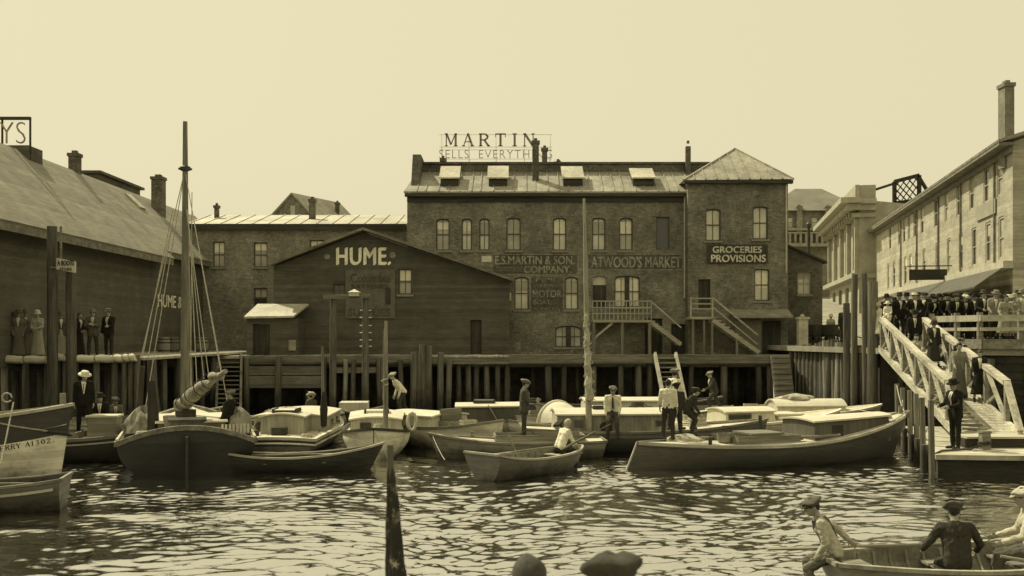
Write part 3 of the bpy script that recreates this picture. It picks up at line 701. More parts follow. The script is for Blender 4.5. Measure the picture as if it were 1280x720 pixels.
o, q = panel(pl, (663, 346, 704, 390), brick_sign, border=paint_dim)
for body, px in (('PIPE', (670, 347.5, 694, 352.5)), ('FITTINGS', (668, 355, 703, 359)), ('MOTOR', (666, 363, 702, 371.5)), ('BOAT', (667, 375, 688, 380.5)), ('SUPPLIES', (667, 384.5, 700, 388.5))):
    a = pl.rect(*px); text('painted_letters', body, pl, a[0], a[1], a[3] - a[1], paint_faded if body == 'MOTOR' else paint_dim, o, width=a[2] - a[0], bold=.01)
o, q = panel(pl, (602, 320, 614.5, 327.5), sign_white, name='notice_board')
MB().box(*[pl.rect(636, 366, 639, 376)[i] for i in (0, 2)], 50.93, 50.985, pl.rect(636, 366, 639, 376)[1], pl.rect(636, 366, 639, 376)[3]).build('notice_board', sign_white, b)
# roof sign
sg = thing('roof_sign', 'skeleton roof sign reading MARTIN SELLS EVERYTHING against the sky', 'sign', (1.2, 57, zp))
ps = front(57); let_m = M('roof_letter_grey', .22, .8)
a = ps.rect(556, 167, 668, 183); vs, fs = serif('MARTIN', 1, a[3] - a[1], 0)
tw = (a[2] - a[0]); ww = .62; gap = (tw - ww * 5.74) / 5; vs, fs = serif('MARTIN', ww, a[3] - a[1], gap); [letters('letter', *serif(ch, ww, a[3] - a[1], 0), ps, a[0] + sum(ww * ADV.get(c_, 1) + gap for c_ in 'MARTIN'[:k_]), a[1], let_m, sg, ext=.06) for k_, ch in enumerate('MARTIN')]
a = ps.rect(549, 187.5, 690, 198); text('letter', 'SELLS  EVERYTHING', ps, a[0], a[1], a[3] - a[1], M('roof_letter_pale', .42, .8), sg, width=a[2] - a[0], bold=-.012, ext=.05, space=1.15, split=True)
m_ = MB()
for px in (552, 586, 620, 656, 688):
    u = ps.uv(px, 0)[0]; m_.box(u - .008, u + .008, 57.08, 57.11, zp, ps.uv(0, 168)[1]); m_.beam((u, 57.1, ps.uv(0, 178)[1]), (u, 58.6, zp), .025, .025)
for py in (168, 183.5, 187, 198.5): m_.box(ps.uv(549, 0)[0], ps.uv(690, 0)[0], 57.075, 57.095, ps.uv(0, py)[1] - .01, ps.uv(0, py)[1] + .01)
m_.build('frame', M('sign_wire', .55, .6), sg)

# fire-escape balcony and stair on the block
st = thing('block_stair', 'weathered timber balcony and stair below the ATWOODS MARKET sign', 'stair', (5.6, 50, 2.5))
pz = at(0, 400, 49.6).z; xa, xb = at(741, 0, 49.4).x, at(814, 0, 49.4).x
m_ = MB(); m_.box(xa, xb, 49.3, 50.99, pz - .12, pz); m_.build('platform', timber_stair, st)
for px in (742, 778, 812): x = at(px, 0, 49.4).x; MB().box(x - .07, x + .07, 49.33, 49.47, 2.5, pz - .121).build('post', timber_z, st)
m_ = MB(); z2 = at(0, 391, 49.4).z
for dz in (0, .28, .6): m_.box(xa, xb, 49.32, 49.38, pz + .28 + dz, pz + .34 + dz)
for i in range(15): x = xa + (xb - xa) * i / 14; m_.box(x - .02, x + .02, 49.33, 49.37, pz, pz + .9)
m_.build('railing', timber_stair, st)
m_ = MB(); m_.beam((xa + .05, 49.4, pz - .9), (xa + .95, 49.4, pz - .14), .08, .1); m_.build('brace', timber_stair, st)
m_ = MB(); x2 = at(850, 0, 49.8).x
for y in (49.5, 50.6): m_.beam((xb, y, pz - .1), (x2, y, 3.0), .06, .2)
for i in range(9): t = (i + .5) / 9; m_.box(xb + (x2 - xb) * t - .13, xb + (x2 - xb) * t + .13, 49.5, 50.6, pz + (2.9 - pz) * t, pz + (2.9 - pz) * t + .04)
m_.build('flight', timber_stair, st); m_ = MB(); m_.beam((xb, 49.45, pz + .9), (x2, 49.45, 3.8), .06, .07); m_.build('handrail', timber_stair, st)

# ================================================================== the tower
pl = front(50.3); b = thing('brick_tower', 'square brick tower with pyramid tin roof and GROCERIES PROVISIONS board', 'building', (11, 50.3, 2.5))
X0, X1 = pl.uv(860, 0)[0], pl.uv(985, 0)[0]; zt = pl.uv(0, 226)[1]
tw = [hole(*pl.rect(882, 261, 901, 301), arch=.08), hole(*pl.rect(941, 258, 960, 299), arch=.08), hole(*pl.rect(943, 336, 962, 376), arch=.06)]
td = hole(*pl.rect(873, 349, 888, 385)); gd = hole(pl.uv(953, 0)[0], 2.5, pl.uv(976, 0)[0], pl.uv(0, 401)[1])
m_ = MB(); facade(m_, pl, [(X0, 2.3), (X1, 2.3), (X1, zt), (X0, zt)], tw + [td, gd], .25); m_.box(X0, X0 + .25, 50.31, 56.5, 2.3, zt); m_.box(X1 - .25, X1, 50.31, 56.5, 2.3, zt); m_.box(X0, X1, 56.3, 56.5, 2.3, zt)
m_.build('wall', brick_tower, b, fix=False)
for h, p_ in zip(tw, (pane_a, pane_a, pane_a)): window(b, pl, h, frame_m, p_, sill_m)
MB().box(td[0][0], td[1][0], 50.42, 50.46, td[0][1], td[2][1]).build('door', door_m, b); MB().box(gd[0][0], gd[1][0], 50.45, 50.5, 2.5, gd[2][1]).build('door', door_m, b)
ax = at(918.5, 186, 53.3); A_ = [(X0 - .25, 50.05, zt), (X1 + .2, 50.05, zt + .05), (X1 + .2, 56.7, zt + .05), (X0 - .25, 56.7, zt)]
m_ = MB(); m_.add(A_ + [tuple(ax)], [(0, 1, 4), (1, 2, 4), (2, 3, 4), (3, 0, 4), (3, 2, 1, 0)])
for i in range(1, 10):
    t = i / 10; p = Vector(A_[0]).lerp(Vector(A_[1]), t); base = Vector((ax.x, 50.05, zt + .02))
    k = min(1, (p.x - A_[0][0]) / (ax.x - A_[0][0])) if p.x < ax.x else (A_[1][0] - p.x) / (A_[1][0] - ax.x)
    e = Vector((p.x, 50.05 + (ax.y - 50.05) * k, zt + (ax.z - zt) * k)); m_.beam(p + Vector((0, -.01, .03)), e + Vector((0, -.01, .01)), .05, .05)
m_.beam(A_[0], ax, .1, .1); m_.beam(A_[1], ax, .1, .1)
m_.build('roof', roof_tin, b)
m_ = MB(); m_.box(X0 - .22, X1 + .18, 50.0, 50.28, zt - .16, zt - .004); m_.build('cornice', trim_dark, b)
m_ = MB(); m_.tube([(X1 - .1, 50.22, 6.5), (X1 - .1, 50.22, zt - .2)], .04, 8); m_.build('downpipe', trim_pale, b)
a = pl.rect(884, 306, 959, 329); sb = MB().box(a[0], a[2], 50.2, 50.28, a[1], a[3]).build('signboard', sign_dark, b); pq = front(50.2)
a = pq.rect(891, 308, 952, 316); text('board_lettering', 'GROCERIES', pq, a[0], a[1], a[3] - a[1], paint_dull, sb, width=a[2] - a[0], bold=.026, n=.002)
a = pq.rect(889, 318.5, 957, 327.5); text('board_lettering', 'PROVISIONS', pq, a[0], a[1], a[3] - a[1], paint_dull, sb, width=a[2] - a[0], bold=.026, n=.002)
a = pl.rect(912, 388.5, 985, 398); MB().prism([(a[0], 49.3, a[1]), (a[2], 49.3, a[1]), (a[2], 50.29, a[3]), (a[0], 50.29, a[3])], (0, 0, .08)).build('awning', M('awning_grey', .24), b)
a = pl.rect(918, 398, 951, 446); MB().box(a[0], a[2], 50.2, 50.29, 2.5, a[3] - .1).build('shop_front', M('shop_front_drab', .2, .8, .2, 2), b)
st = thing('tower_stair', 'timber stair and landing climbing to the door of the brick tower', 'stair', (9.3, 49.6, 2.5))
pz = at(0, 396, 49.3).z; xa, xb = at(862, 0, 49.2).x, at(891, 0, 49.2).x; x2 = at(949, 0, 49.2).x
MB().box(xa, xb, 49.1, 50.28, pz - .12, pz).build('landing', timber_stair, st)
for px, yy in ((866, 49.2), (871, 50.0), (880, 49.2), (890, 49.2)): x = at(px, 0, 49.2).x; MB().box(x - .05, x + .05, yy - .05, yy + .05, 2.5, pz - .122).build('post', timber_z, st)
x = at(921, 0, 49.2).x; t = (x - xb) / (x2 - xb); MB().box(x - .05, x + .05, 49.14, 49.2, 2.5, pz + (2.6 - pz) * t - .1).build('post', timber_z, st)
m_ = MB()
for dz in (.38, .62, .88): m_.box(xa, xb, 49.1, 49.15, pz + dz - .03, pz + dz + .03)
for x in (xa + .04, xb - .04): m_.box(x - .04, x + .04, 49.06, 49.098, pz - .1, pz + .95)
m_.build('railing', timber_stair, st)
m_ = MB(); m_.beam((xb, 49.12, pz + .9), (x2 - .1, 49.12, 3.45), .06, .08); m_.beam((xb, 49.12, pz + .45), (x2 - .1, 49.12, 3.0), .04, .06); m_.build('handrail', timber_stair, st)
m_ = MB()
for y in (49.16, 50.1): m_.beam((xb, y, pz - .16), (x2, y, 2.6), .06, .2)
for i in range(11): t = (i + .3) / 11; x = xb + (x2 - xb) * t; z = pz + (2.55 - pz) * t; m_.box(x - .12, x + .14, 49.14, 50.12, z, z + .05)
m_.build('flight', timber_stair, st)
a = at(915, 0, 50).x; p0 = front(50.05).rect(915 - 21, 404, 909 - 5, 413)
# small wing right of the tower
pl = front(52); b = thing('side_wing', 'small dark brick lean-to wing between the tower and the street', 'building', (14.6, 52, 2.5))
X0, X1 = pl.uv(980, 0)[0], pl.uv(1028, 0)[0]; z0, z1 = pl.uv(0, 307)[1], pl.uv(0, 328)[1]
h = hole(*pl.rect(997, 340, 1014, 368)); m_ = MB(); facade(m_, pl, [(X0, 2.3), (X1, 2.3), (X1, z1), (X0, z0)], [h]); m_.box(X1 - .2, X1, 52.01, 57, 2.3, z1); m_.build('wall', brick_dark, b, fix=False)
window(b, pl, h, frame_pale, pane_a, sill_m)
MB().prism([(X0, 51.8, z0 + .02), (X1 + .2, 51.8, z1 - .06), (X1 + .2, 57.2, z1 - .06), (X0, 57.2, z0 + .02)], (0, 0, .1)).build('roof', trim_dark, b)

# ================================================================== street on the right
RO = Vector((20.6, 42, 0)); RD = Vector((7, 35.6, 0)).normalized()
RW = Plane(RO, -RD); b = thing('street_row', 'long pale clapboard row of shops running up the street on the right', 'building', (24, 58, 2.9))
ZE = 11.4; uN, uF = RW.uv(1266, 300)[0], RW.uv(1088, 300)[0]
zA = RW.uv(1250, 245)[1], RW.uv(1250, 199)[1]; zB = RW.uv(1250, 324)[1], RW.uv(1250, 271)[1]
hA = [hole(u - .42, zA[0], u + .42, zA[1]) for u in [RW.uv(px, 250)[0] for px in (1249.5, 1232.5, 1214.5, 1198, 1183, 1169.5, 1152.5, 1143.5, 1136.3, 1130, 1124, 1112.5)]]
hB = [hole(u - .42, zB[0], u + .42, zB[1]) for u in [RW.uv(px, 330)[0] for px in (1251.5, 1235, 1217.5, 1201, 1186, 1171.5, 1155, 1145.5, 1138, 1131.5, 1125, 1117.5, 1110.5)]]
ZS = RW.uv(1266, 331)[1]
m_ = MB(); facade(m_, RW, [(uF, 2.6), (uN, 2.6), (uN, ZE), (uF, ZE)], hA + hB, .18)
Pn, Pf = RW.p(uN, 0), RW.p(uF, 0); back = Vector((RD.y, -RD.x, 0)) * 9
m_.add([Pn + Vector((0, 0, 2.6)), Pn + back + Vector((0, 0, 2.6)), Pn + back + Vector((0, 0, ZE + .2)), Pn + back * .5 + Vector((0, 0, ZE + 1.6)), Pn + Vector((0, 0, ZE))], [(0, 1, 2, 3, 4)])
m_.add([Pf + Vector((0, 0, 2.6)), Pf + back + Vector((0, 0, 2.6)), Pf + back + Vector((0, 0, ZE + .2)), Pf + Vector((0, 0, ZE))], [(3, 2, 1, 0)])
m_.build('wall', clap_pale, b, fix=False)
for i, h in enumerate(hA + hB): window(b, RW, h, frame_pale, pane_d if i % 4 else pane_b, None, (0, 1), rec=.03, t=.1)
ov = RW.N * .45
m_ = MB(); m_.prism([RW.p(uN + .3, ZE - .02, .5), RW.p(uF, ZE - .02, .5), RW.p(uF, ZE + 1.5, -4.5), RW.p(uN + .3, ZE + 1.5, -4.5)], (0, 0, .14)); m_.prism([RW.p(uN + .3, ZE + 1.5, -4.51), RW.p(uF, ZE + 1.5, -4.51), RW.p(uF, ZE, -9.2), RW.p(uN + .3, ZE, -9.2)], (0, 0, .14)); rr = m_.build('roof', roof_slate, b)
m_ = MB(); m_.beam(RW.p(uF, ZE - .1, .3), RW.p(uN + .25, ZE - .1, .3), .6, .12); m_.beam(RW.p(uF, ZE - .3, .08), RW.p(uN + .05, ZE - .3, .08), .14, .26); m_.build('cornice', M('cornice_drab', .2), b)
m_ = MB(); m_.beam(RW.p(uF, ZE + .03, .56), RW.p(uN + .3, ZE + .03, .56), .12, .12); m_.build('gutter', trim_mid, b)
for px in (1244.5, 1202, 1174, 1147, 1127): u = RW.uv(px, 280)[0]; MB().tube([RW.p(u, 6.3, .06), RW.p(u, ZE - .35, .06)], .05, 6).build('downpipe', trim_mid, b)
q0 = RW.rect(1222, 254, 1246, 272); uu = sorted((q0[0], q0[2])); m_ = MB(); m_.beam(RW.p(uu[0], (q0[1] + q0[3]) / 2, .05), RW.p(uu[1], (q0[1] + q0[3]) / 2, .05), .06, .65); m_.build('signboard', M('row_sign_drab', .34, .8, .15), b)
m_ = MB(); m_.beam(RW.p(uF, ZS + .02, .2), RW.p(uN + .1, ZS + .02, .2), .4, .3); m_.build('shop_cornice', trim_pale, b)
m_ = MB(); m_.prism([RW.p(uF + 12, ZS - .15, .38), RW.p(uN, ZS - .15, .38), RW.p(uN, ZS - .95, 1.5), RW.p(uF + 12, ZS - .95, 1.5)], (0, 0, .06)); m_.build('pent_roof', M('pent_roof_grey', .11, .8, .25), b)
m_ = MB(); m_.beam(RW.p(uF + 1, 4.2, .03), RW.p(uN - .1, 4.2, .03), .05, 2.6); m_.build('shop_front', M('shop_front_dark', .12, .7, .3, 1), b)
for k in range(9): u = uN - 1.2 - k * 3.6; MB().beam(RW.p(u - 1.1, 4.3, .07), RW.p(u + 1.1, 4.3, .07), .04, 1.7).build('shop_window', pane_b, b)
for px in (1226, 1190): u = RW.uv(px, 360)[0]; m_ = MB(); m_.prism([RW.p(u - 1.0, 5.3, .12), RW.p(u + 1.0, 5.3, .12), RW.p(u + 1.0, 4.55, 1.3), RW.p(u - 1.0, 4.55, 1.3)], (0, 0, .03)); m_.build('awning', M('white_awning', .7), b)
Cc = at(1257.5, 165, 43); chimney(rr, Cc.x + .2, 43.4, .40, 10.5, at(0, 110, 43.4).z, M('chimney_stucco', .22, .9), d_=.6)
chimney(rr, at(1058, 0, 96).x + 3, 70, .5, 12, 13.5)
sg = thing('hanging_sign', 'dark board hung out over the pavement from the pale row', 'sign', tuple(RW.p(RW.uv(1187, 343)[0], 6, 0)))
u = RW.uv(1190, 343)[0]; z = RW.uv(1190, 343)[1]; m_ = MB(); m_.beam(RW.p(u, z, .25), RW.p(u, z, 2.1), .08, .55); m_.build('board', sign_dark, sg); m_ = MB(); m_.tube([RW.p(u, z + .45, 0), RW.p(u, z + .45, 2.2)], .03, 6); m_.tube([RW.p(u, z + .27, .6), RW.p(u, z + .45, .6)], .015, 5); m_.tube([RW.p(u, z + .27, 1.8), RW.p(u, z + .45, 1.8)], .015, 5); m_.build('bracket', iron, sg)
pf = Plane(RW.p(u, 0, 0), (RW.N.x, RW.N.y, 0)) if False else None

# ornate bank at the far end of the row
BO = RO + RD * 36.6 + RW.N * 1.2; BW = Plane(BO, -RD); b = thing('stone_bank', 'ornate pale stone building with heavy cornice at the end of the row', 'building', tuple(BO + Vector((2, 8, 3))))
zt = 3.4 + (HY - 232) / F * BO.y - 1.05; LB = 20
hs = []
for k in range(4):
    u = -2.6 - k * 4.6; hs += [hole(u - 1.0, 8.6, u + 1.0, 12.0), hole(u - 1.1, 4.6, u + 1.1, 7.4)]
m_ = MB(); facade(m_, BW, [(-LB, 2.6), (0, 2.6), (0, zt), (-LB, zt)], hs, .4)
bk = Vector((RD.y, -RD.x, 0)) * 10
m_.add([BO + Vector((0, 0, 2.6)), BO + bk + Vector((0, 0, 2.6)), BO + bk + Vector((0, 0, zt - 1.2)), BO + Vector((0, 0, zt))], [(0, 1, 2, 3)])
m_.add([BO - BW.R * LB + Vector((0, 0, 2.6)), BO - BW.R * LB + bk + Vector((0, 0, 2.6)), BO - BW.R * LB + bk + Vector((0, 0, zt - 1)), BO - BW.R * LB + Vector((0, 0, zt))], [(3, 2, 1, 0)])
m_.build('wall', stone, b, fix=False)
for h in hs: window(b, BW, h, frame_m, pane_d, None, (1, 1), rec=.25, t=.12)
def ledge(z, h_, out, nm, mt=stone):
    m_ = MB(); m_.beam(BW.p(-LB - .3, z, out / 2 + .01), BW.p(out, z, out / 2 + .01), out, h_)
    m_.beam(BO + Vector((0, 0, z)) - Vector((0, .01, 0)), BO + bk * .12 + Vector((0, 0, z)) - Vector((0, .01, 0)), out * .8, h_ * .98); return m_.build(nm, mt, b)
ledge(zt - .2, .4, 1.5, 'cornice'); ledge(zt - .65, .45, 1.0, 'cornice'); ledge(zt + .55, 1.05, .3, 'parapet'); ledge(12.6, .3, .5, 'string_course'); ledge(8.0, .35, .6, 'string_course')
for k in range(14): u = -.7 - k * 1.45; MB().beam(BW.p(u, zt - 1.15, .35), BW.p(u + .45, zt - 1.15, .35), .7, .5).build('bracket', stone_mid, b)
for k in range(5): u = -.4 - k * 4.6; MB().beam(BW.p(u, 8.2, .15), BW.p(u, 12.4, .15), .5, .3, up=tuple(BW.N)).build('pilaster', stone, b)
for dx in (0,):
    q = BO + bk * .25; m_ = MB(); m_.beam(q + Vector((0, -.03, 9.5)), q + Vector((0, -.03, 12.5)), 1.0, .02, up=(0, 1, 0)); m_.build('window', pane_d, b)
# lattice hoarding on the roofs
sg = thing('lattice_hoarding', 'open timber lattice hoarding standing on the roof of the bank', 'hoarding', at(1133, 250, 84))
ph = front(84); m_ = MB(); A_, B_, C_, D_ = at(1118, 254, 84), at(1149, 250, 84), at(1149, 219, 84), at(1118, 227, 84)
for p, q in ((A_, B_), (B_, C_), (C_, D_), (D_, A_)): m_.beam(p, q, .2, .3)
for k in range(-3, 5):
    for s_ in (1, -1):
        pts = []
        for i in range(41):
            v = i / 40; u = k / 4 + (v * .75 if s_ > 0 else .75 - v * .75)
            if 0 <= u <= 1: pts.append((A_.lerp(B_, u)).lerp(D_.lerp(C_, u), v) + Vector((0, .12 * s_, 0)))
        if len(pts) > 4: m_.beam(pts[0], pts[-1], .05, .17, up=(0, 1, 0))
m_.build('lattice', timber_dark, sg)
for m_ in (MB().beam(at(1088, 239, 84), at(1119, 229, 84), .15, .2), MB().beam(at(1149, 222, 84), at(1160, 240, 85), .2, .25), MB().tube([at(1121, 254, 84), at(1121, 275, 84)], .12, 6), MB().tube([at(1146, 250, 84), at(1146, 275, 84)], .12, 6)): m_.build('strut', timber_dark, sg)

# hip-roofed building closing the street
pl = front(105); b = thing('hip_roofed_block', 'distant brick block with grey hipped roof and balustrade closing the street', 'building', (31, 105, 7))
X0, X1 = pl.uv(962, 0)[0], pl.uv(1075, 0)[0]; zt = pl.uv(0, 264)[1]
hs = [hole(*pl.rect(*q)) for q in ((984, 271, 992, 285), (1014, 271, 1023, 285), (1036, 272, 1044, 285), (1034, 314, 1052, 346), (992, 314, 1006, 346), (1036, 366, 1052, 384))]
m_ = MB(); facade(m_, pl, [(X0, 5), (X1, 5), (X1, zt), (X0, zt)], hs, .4); m_.box(X0, X0 + .3, 105.01, 118, 5, zt); m_.box(X1 - .3, X1, 105.01, 118, 5, zt); m_.build('wall', brick_far, b, fix=False)
for i, h in enumerate(hs): window(b, pl, h, frame_pale, pane_a if i < 3 else pane_d, None, (0, 1), rec=.15, t=.12)
zr = at(0, 236, 110).z; P_ = [(X0 - .6, 104.3, zt), (X1 + .6, 104.3, zt), (X1 + .6, 118.6, zt), (X0 - .6, 118.6, zt), (X0 + 4, 110, zr), (at(1027, 0, 110).x, 110, zr)]
m_ = MB(); m_.add(P_, [(0, 1, 5, 4), (1, 2, 5), (2, 3, 4, 5), (3, 0, 4), (3, 2, 1, 0)]); rr = m_.build('roof', M('far_slate', .19, .8, .2, .6), b)
for px in (1000, 1036): q = at(px, 0, 104.2); chimney(rr, q.x, 104.6, .55, zt - 2.5, zt + .3, brick_far)
m_ = MB(); a = pl.rect(970, 286, 1062, 289); m_.box(a[0], a[2], 104.2, 104.98, a[1], a[3]); a = pl.rect(970, 291, 1062, 293); m_.box(a[0], a[2], 104.1, 104.4, a[1], a[3]); a2 = pl.rect(970, 305, 1062, 309); m_.box(a2[0], a2[2], 104.0, 104.98, a2[1], a2[3])
x = a[0]
while x < a[2]: m_.box(x, x + .22, 104.15, 104.35, a2[3], a[1]); x += .55
m_.build('balustrade', stone_mid, b)
a = pl.rect(1026, 388, 1052, 392); MB().box(a[0], a[2], 104.7, 104.98, a[1], a[3]).build('ledge', trim_pale, b)
p = at(1011, 285, 75); lp = thing('utility_pole', 'thin dark pole in front of the distant hip-roofed block', 'pole', (p.x, 75, 4))
m_ = MB(); m_.tube([(p.x, 75, 4), (p.x, 75, p.z)], [.14, .1], 8); m_.build('shaft', timber_dark, lp); m_ = MB(); m_.lathe([(.05, 0), (.2, .1), (.2, .3), (.06, .45)], (p.x, 75, p.z), 8); m_.build('finial', iron, lp)
# ================================================================== wharves and piles
def pile(mb, x, y, z0, z1, r=.14, lean=0.0, n=9):
    k = [rnd.uniform(-.02, .02) for _ in range(4)]
    mb.tube([(x + lean, y, z0), (x + lean * .6 + k[0], y + k[1], z0 + (z1 - z0) * .4), (x + lean * .2 + k[2], y + k[3], z0 + (z1 - z0) * .75), (x, y, z1)], [r * 1.08, r * 1.02, r * .97, r * .93], n)
ZB = 2.5
b = thing('back_wharf', 'long timber wharf on log piles in front of the brick block and HUME store', 'wharf', (0, 46, 0))
m_ = MB(); xa, xb = -16.2, 12.4
x = xa
while x < xb:
    w_ = rnd.uniform(.2, .3); m_.box(x + .01, min(x + w_, xb) - .005, 45.9, 51.98, ZB - .08 + rnd.uniform(0, .012), ZB + rnd.uniform(-.01, .015)); x += w_
m_.build('deck', plank_deck, b)
m_ = MB(); m_.box(xa, xb, 45.84, 46.04, ZB - .36, ZB - .1); m_.box(xa, xb, 46.3, 46.5, ZB - .5, ZB - .1); m_.box(at(636, 0, 46).x, xb, 45.78, 45.83, ZB - .3, ZB + .06); m_.build('edge_beam', timber, b)
m_ = MB(); a, c = at(312, 0, 46).x, at(405, 0, 46).x; m_.box(a, c, 45.7, 45.78, 1.08, 1.62); m_.box(a, c, 45.72, 45.79, 1.66, 2.05); m_.build('lower_siding', siding_low, b)
m_ = MB(); a, c = at(420, 0, 46).x, at(478, 0, 46).x; m_.box(a, c, 45.78, 45.9, at(0, 466, 46).z, at(0, 459, 46).z); m_.box(at(300, 0, 46).x, at(520, 0, 46).x, 45.76, 45.84, ZB - .28, ZB + .03); m_.build('stringer', timber, b)
for px, top, r_, mt in ((308, 447, .14, pile_m), (348, 446, .15, pile_m), (383, 470, .1, pile_dark), (405, 446, .12, pile_m), (432, 449, .11, pile_pale), (442, 449, .11, pile_m), (473, 447, .1, pile_m), (478, 447, .1, pile_m), (500, 450, .12, pile_dark), (518, 440, .17, pile_m), (524, 442, .12, pile_m), (528, 431, .16, pile_m), (536, 432, .16, pile_m), (551, 441, .15, pile_m), (562, 448, .13, pile_m), (573, 456, .12, pile_dark), (585, 452, .13, pile_m), (596, 458, .12, pile_dark), (608, 457, .13, pile_m), (622, 456, .12, pile_dark), (634, 452, .13, pile_m), (685, 457, .16, pile_m), (705, 458, .12, pile_dark), (742, 458, .13, pile_m), (776, 456, .13, pile_m), (798, 457, .15, pile_m), (812, 456, .13, pile_m), (864, 458, .12, pile_dark), (905, 457, .17, pile_m), (948, 458, .14, pile_dark), (962, 457, .14, pile_m), (225, 455, .15, pile_m), (250, 455, .15, pile_m), (200, 456, .15, pile_m)):
    D = 45.7 if top < 452 else 46.15
    p = at(px, top, D); m_ = MB(); pile(m_, p.x, D, -1.0, min(p.z, ZB - .37) if D > 46 else p.z, r_, rnd.uniform(-.1, .1)); m_.build('piling', mt, b, smooth=True)
for i in range(26):
    x = -15.5 + i * 1.08 + rnd.uniform(-.3, .3); m_ = MB(); pile(m_, x, 48.2 + rnd.uniform(-.5, 1.5), -1, ZB - .1, .13); m_.build('piling', pile_dark, b, smooth=True)
# hoist frame with a rung pole
hf = thing('hoist_frame', 'two tall posts with a crossbeam and lamp box before the HUME board', 'frame', (at(437, 0, 45.5).x, 45.5, 0))
for px, top in ((416.5, 369), (457, 366)):
    p = at(px, top, 45.4); m_ = MB(); m_.tube([(p.x - .03, 45.4, -1), (p.x, 45.4, p.z)], [.17, .14], 9); m_.build('post', pile_m, hf, smooth=True)
p, q = at(404, 371, 45.2), at(463, 370, 45.2); MB().beam(p, q, .14, .2).build('crossbeam', timber, hf)
for py in (388, 397, 407, 416, 425, 433): p = at(457, py, 45.4); MB().tube([p + Vector((-.26, 0, 0)), p + Vector((.26, 0, 0))], .025, 6).build('rung', tin, hf)
p = at(443, 367, 45.2); m_ = MB(); m_.box(p.x - .22, p.x + .22, 45.0, 45.4, p.z - .12, p.z + .05); m_.add([(p.x - .26, 44.95, p.z + .055), (p.x + .26, 44.95, p.z + .055), (p.x + .26, 45.45, p.z + .055), (p.x - .26, 45.45, p.z + .055), (p.x, 45.2, p.z + .2)], [(0, 1, 4), (1, 2, 4), (2, 3, 4), (3, 0, 4), (3, 2, 1, 0)]); m_.build('lamp_box', sign_white, hf)
# stairs down from the wharf
def wharf_stair(label, xt, xb_, w_, yt, yb, zb, sm, tm, n):
    st = thing('wharf_stair', label, 'stair', (xt, yt, ZB)); m_ = MB()
    for s in (-w_ / 2, w_ / 2): m_.beam((xt + s, yt, ZB + .1), (xb_ + s, yb, zb), .1, .28)
    m_.build('stringer', sm, st); m_ = MB()
    for i in range(n): t = (i + .5) / n; x = xt + (xb_ - xt) * t; y = yt + (yb - yt) * t; z = ZB + (zb - ZB) * t; m_.box(x - w_ / 2 + .06, x + w_ / 2 - .06, y - .13, y + .13, z - .02, z + .03)
    m_.build('tread', tm, st); return st
wharf_stair('steep dark stair from the wharf behind the furled boom of the sloop', at(286, 0, 45.6).x, at(287, 0, 44.6).x, 1.05, 45.75, 44.4, -.4, timber, timber, 15)
wharf_stair('steep wharf stair with bright pale stringers behind the group of boys', at(832, 0, 45.6).x, at(843, 0, 44.4).x, .92, 45.75, 43.6, .1, timber_pale, timber, 12)
st = thing('cleated_ramp', 'steep grey plank ramp with cleats at the right end of the back wharf', 'ramp', (at(976, 0, 45.6).x, 45.6, ZB)); p, q = Vector((at(975.5, 0, 45.6).x, 45.7, ZB + .05)), Vector((at(981, 0, 44.4).x, 44.2, .2))
MB().beam(p, q, .85, .08).build('board', siding_low, st); m_ = MB()
for i in range(10): c = p.lerp(q, (i + .5) / 10) + Vector((0, -.05, .02)); m_.box(c.x - .4, c.x + .4, c.y - .05, c.y + .02, c.z - .02, c.z + .05)
m_.build('cleat', timber, st)

# left wharf with log caps
ZL = 2.65
b = thing('left_wharf', 'log wharf with pale barked cap logs beside the left warehouse', 'wharf', (-16, 37, 0))
m_ = MB(); x = -24
while x < -13.1:
    w_ = rnd.uniform(.2, .3); m_.box(x + .005, x + w_, 35.8, 51.9, ZL - .1, ZL + rnd.uniform(-.01, .012)); x += w_
m_.build('deck', plank_deck, b)
MB().box(-24, -13.0, 36.1, 36.3, ZL - .5, ZL - .12).build('edge_beam', timber_dark, b)
for p0, p1, y0, y1 in ((-30, 2, 449, 449.5), (6, 28, 449.5, 449.7), (32, 58, 449.8, 450), (70, 80, 447, 447), (95, 118, 449, 449), (120.5, 141, 448.8, 448.5), (143.5, 153, 448.5, 448.2), (155, 161, 448, 447.5), (162.5, 169, 447.5, 447)):
    a, c = at(p0, y0, 35.5), at(p1, y1, 35.5); m_ = MB(); m_.tube([a, a.lerp(c, .3) + Vector((0, .01, .012)), a.lerp(c, .7) + Vector((0, 0, -.012)), c], [.135, .145, .14, .13], 10); m_.build('cap_log', log_m, b, smooth=True)
for px, r_, mt, top in ((4, .12, pile_pale, 446), (30, .12, pile_m, 446), (60, .16, pile_dark, 446), (72, .09, pile_m, 446), (79, .09, pile_pale, 446), (93, .12, pile_m, 445), (119, .12, pile_m, 447), (142, .12, pile_m, 447), (154, .1, pile_m, 446), (162, .1, pile_m, 446), (170, .12, pile_m, 444)):
    p = at(px, top, 35.6); m_ = MB(); pile(m_, p.x, 35.7, -1, p.z, r_, rnd.uniform(-.06, .06)); m_.build('piling', mt, b, smooth=True)
for px in (16, 48, 108, 132, 146):
    p = at(px, 460, 37.5); m_ = MB(); pile(m_, p.x, 37.7, -1, ZL - .1, .14); m_.build('piling', pile_m, b, smooth=True)
for k in range(6): m_ = MB(); pile(m_, -13.2, 37.2 + k * 1.6, -1, ZL - .1, .13); m_.build('piling', pile_m if k % 2 else pile_dark, b, smooth=True)
MB().box(-30, -13.6, 46.9, 47.1, -1, ZL - .1).build('back_wall', inside_dark, b)
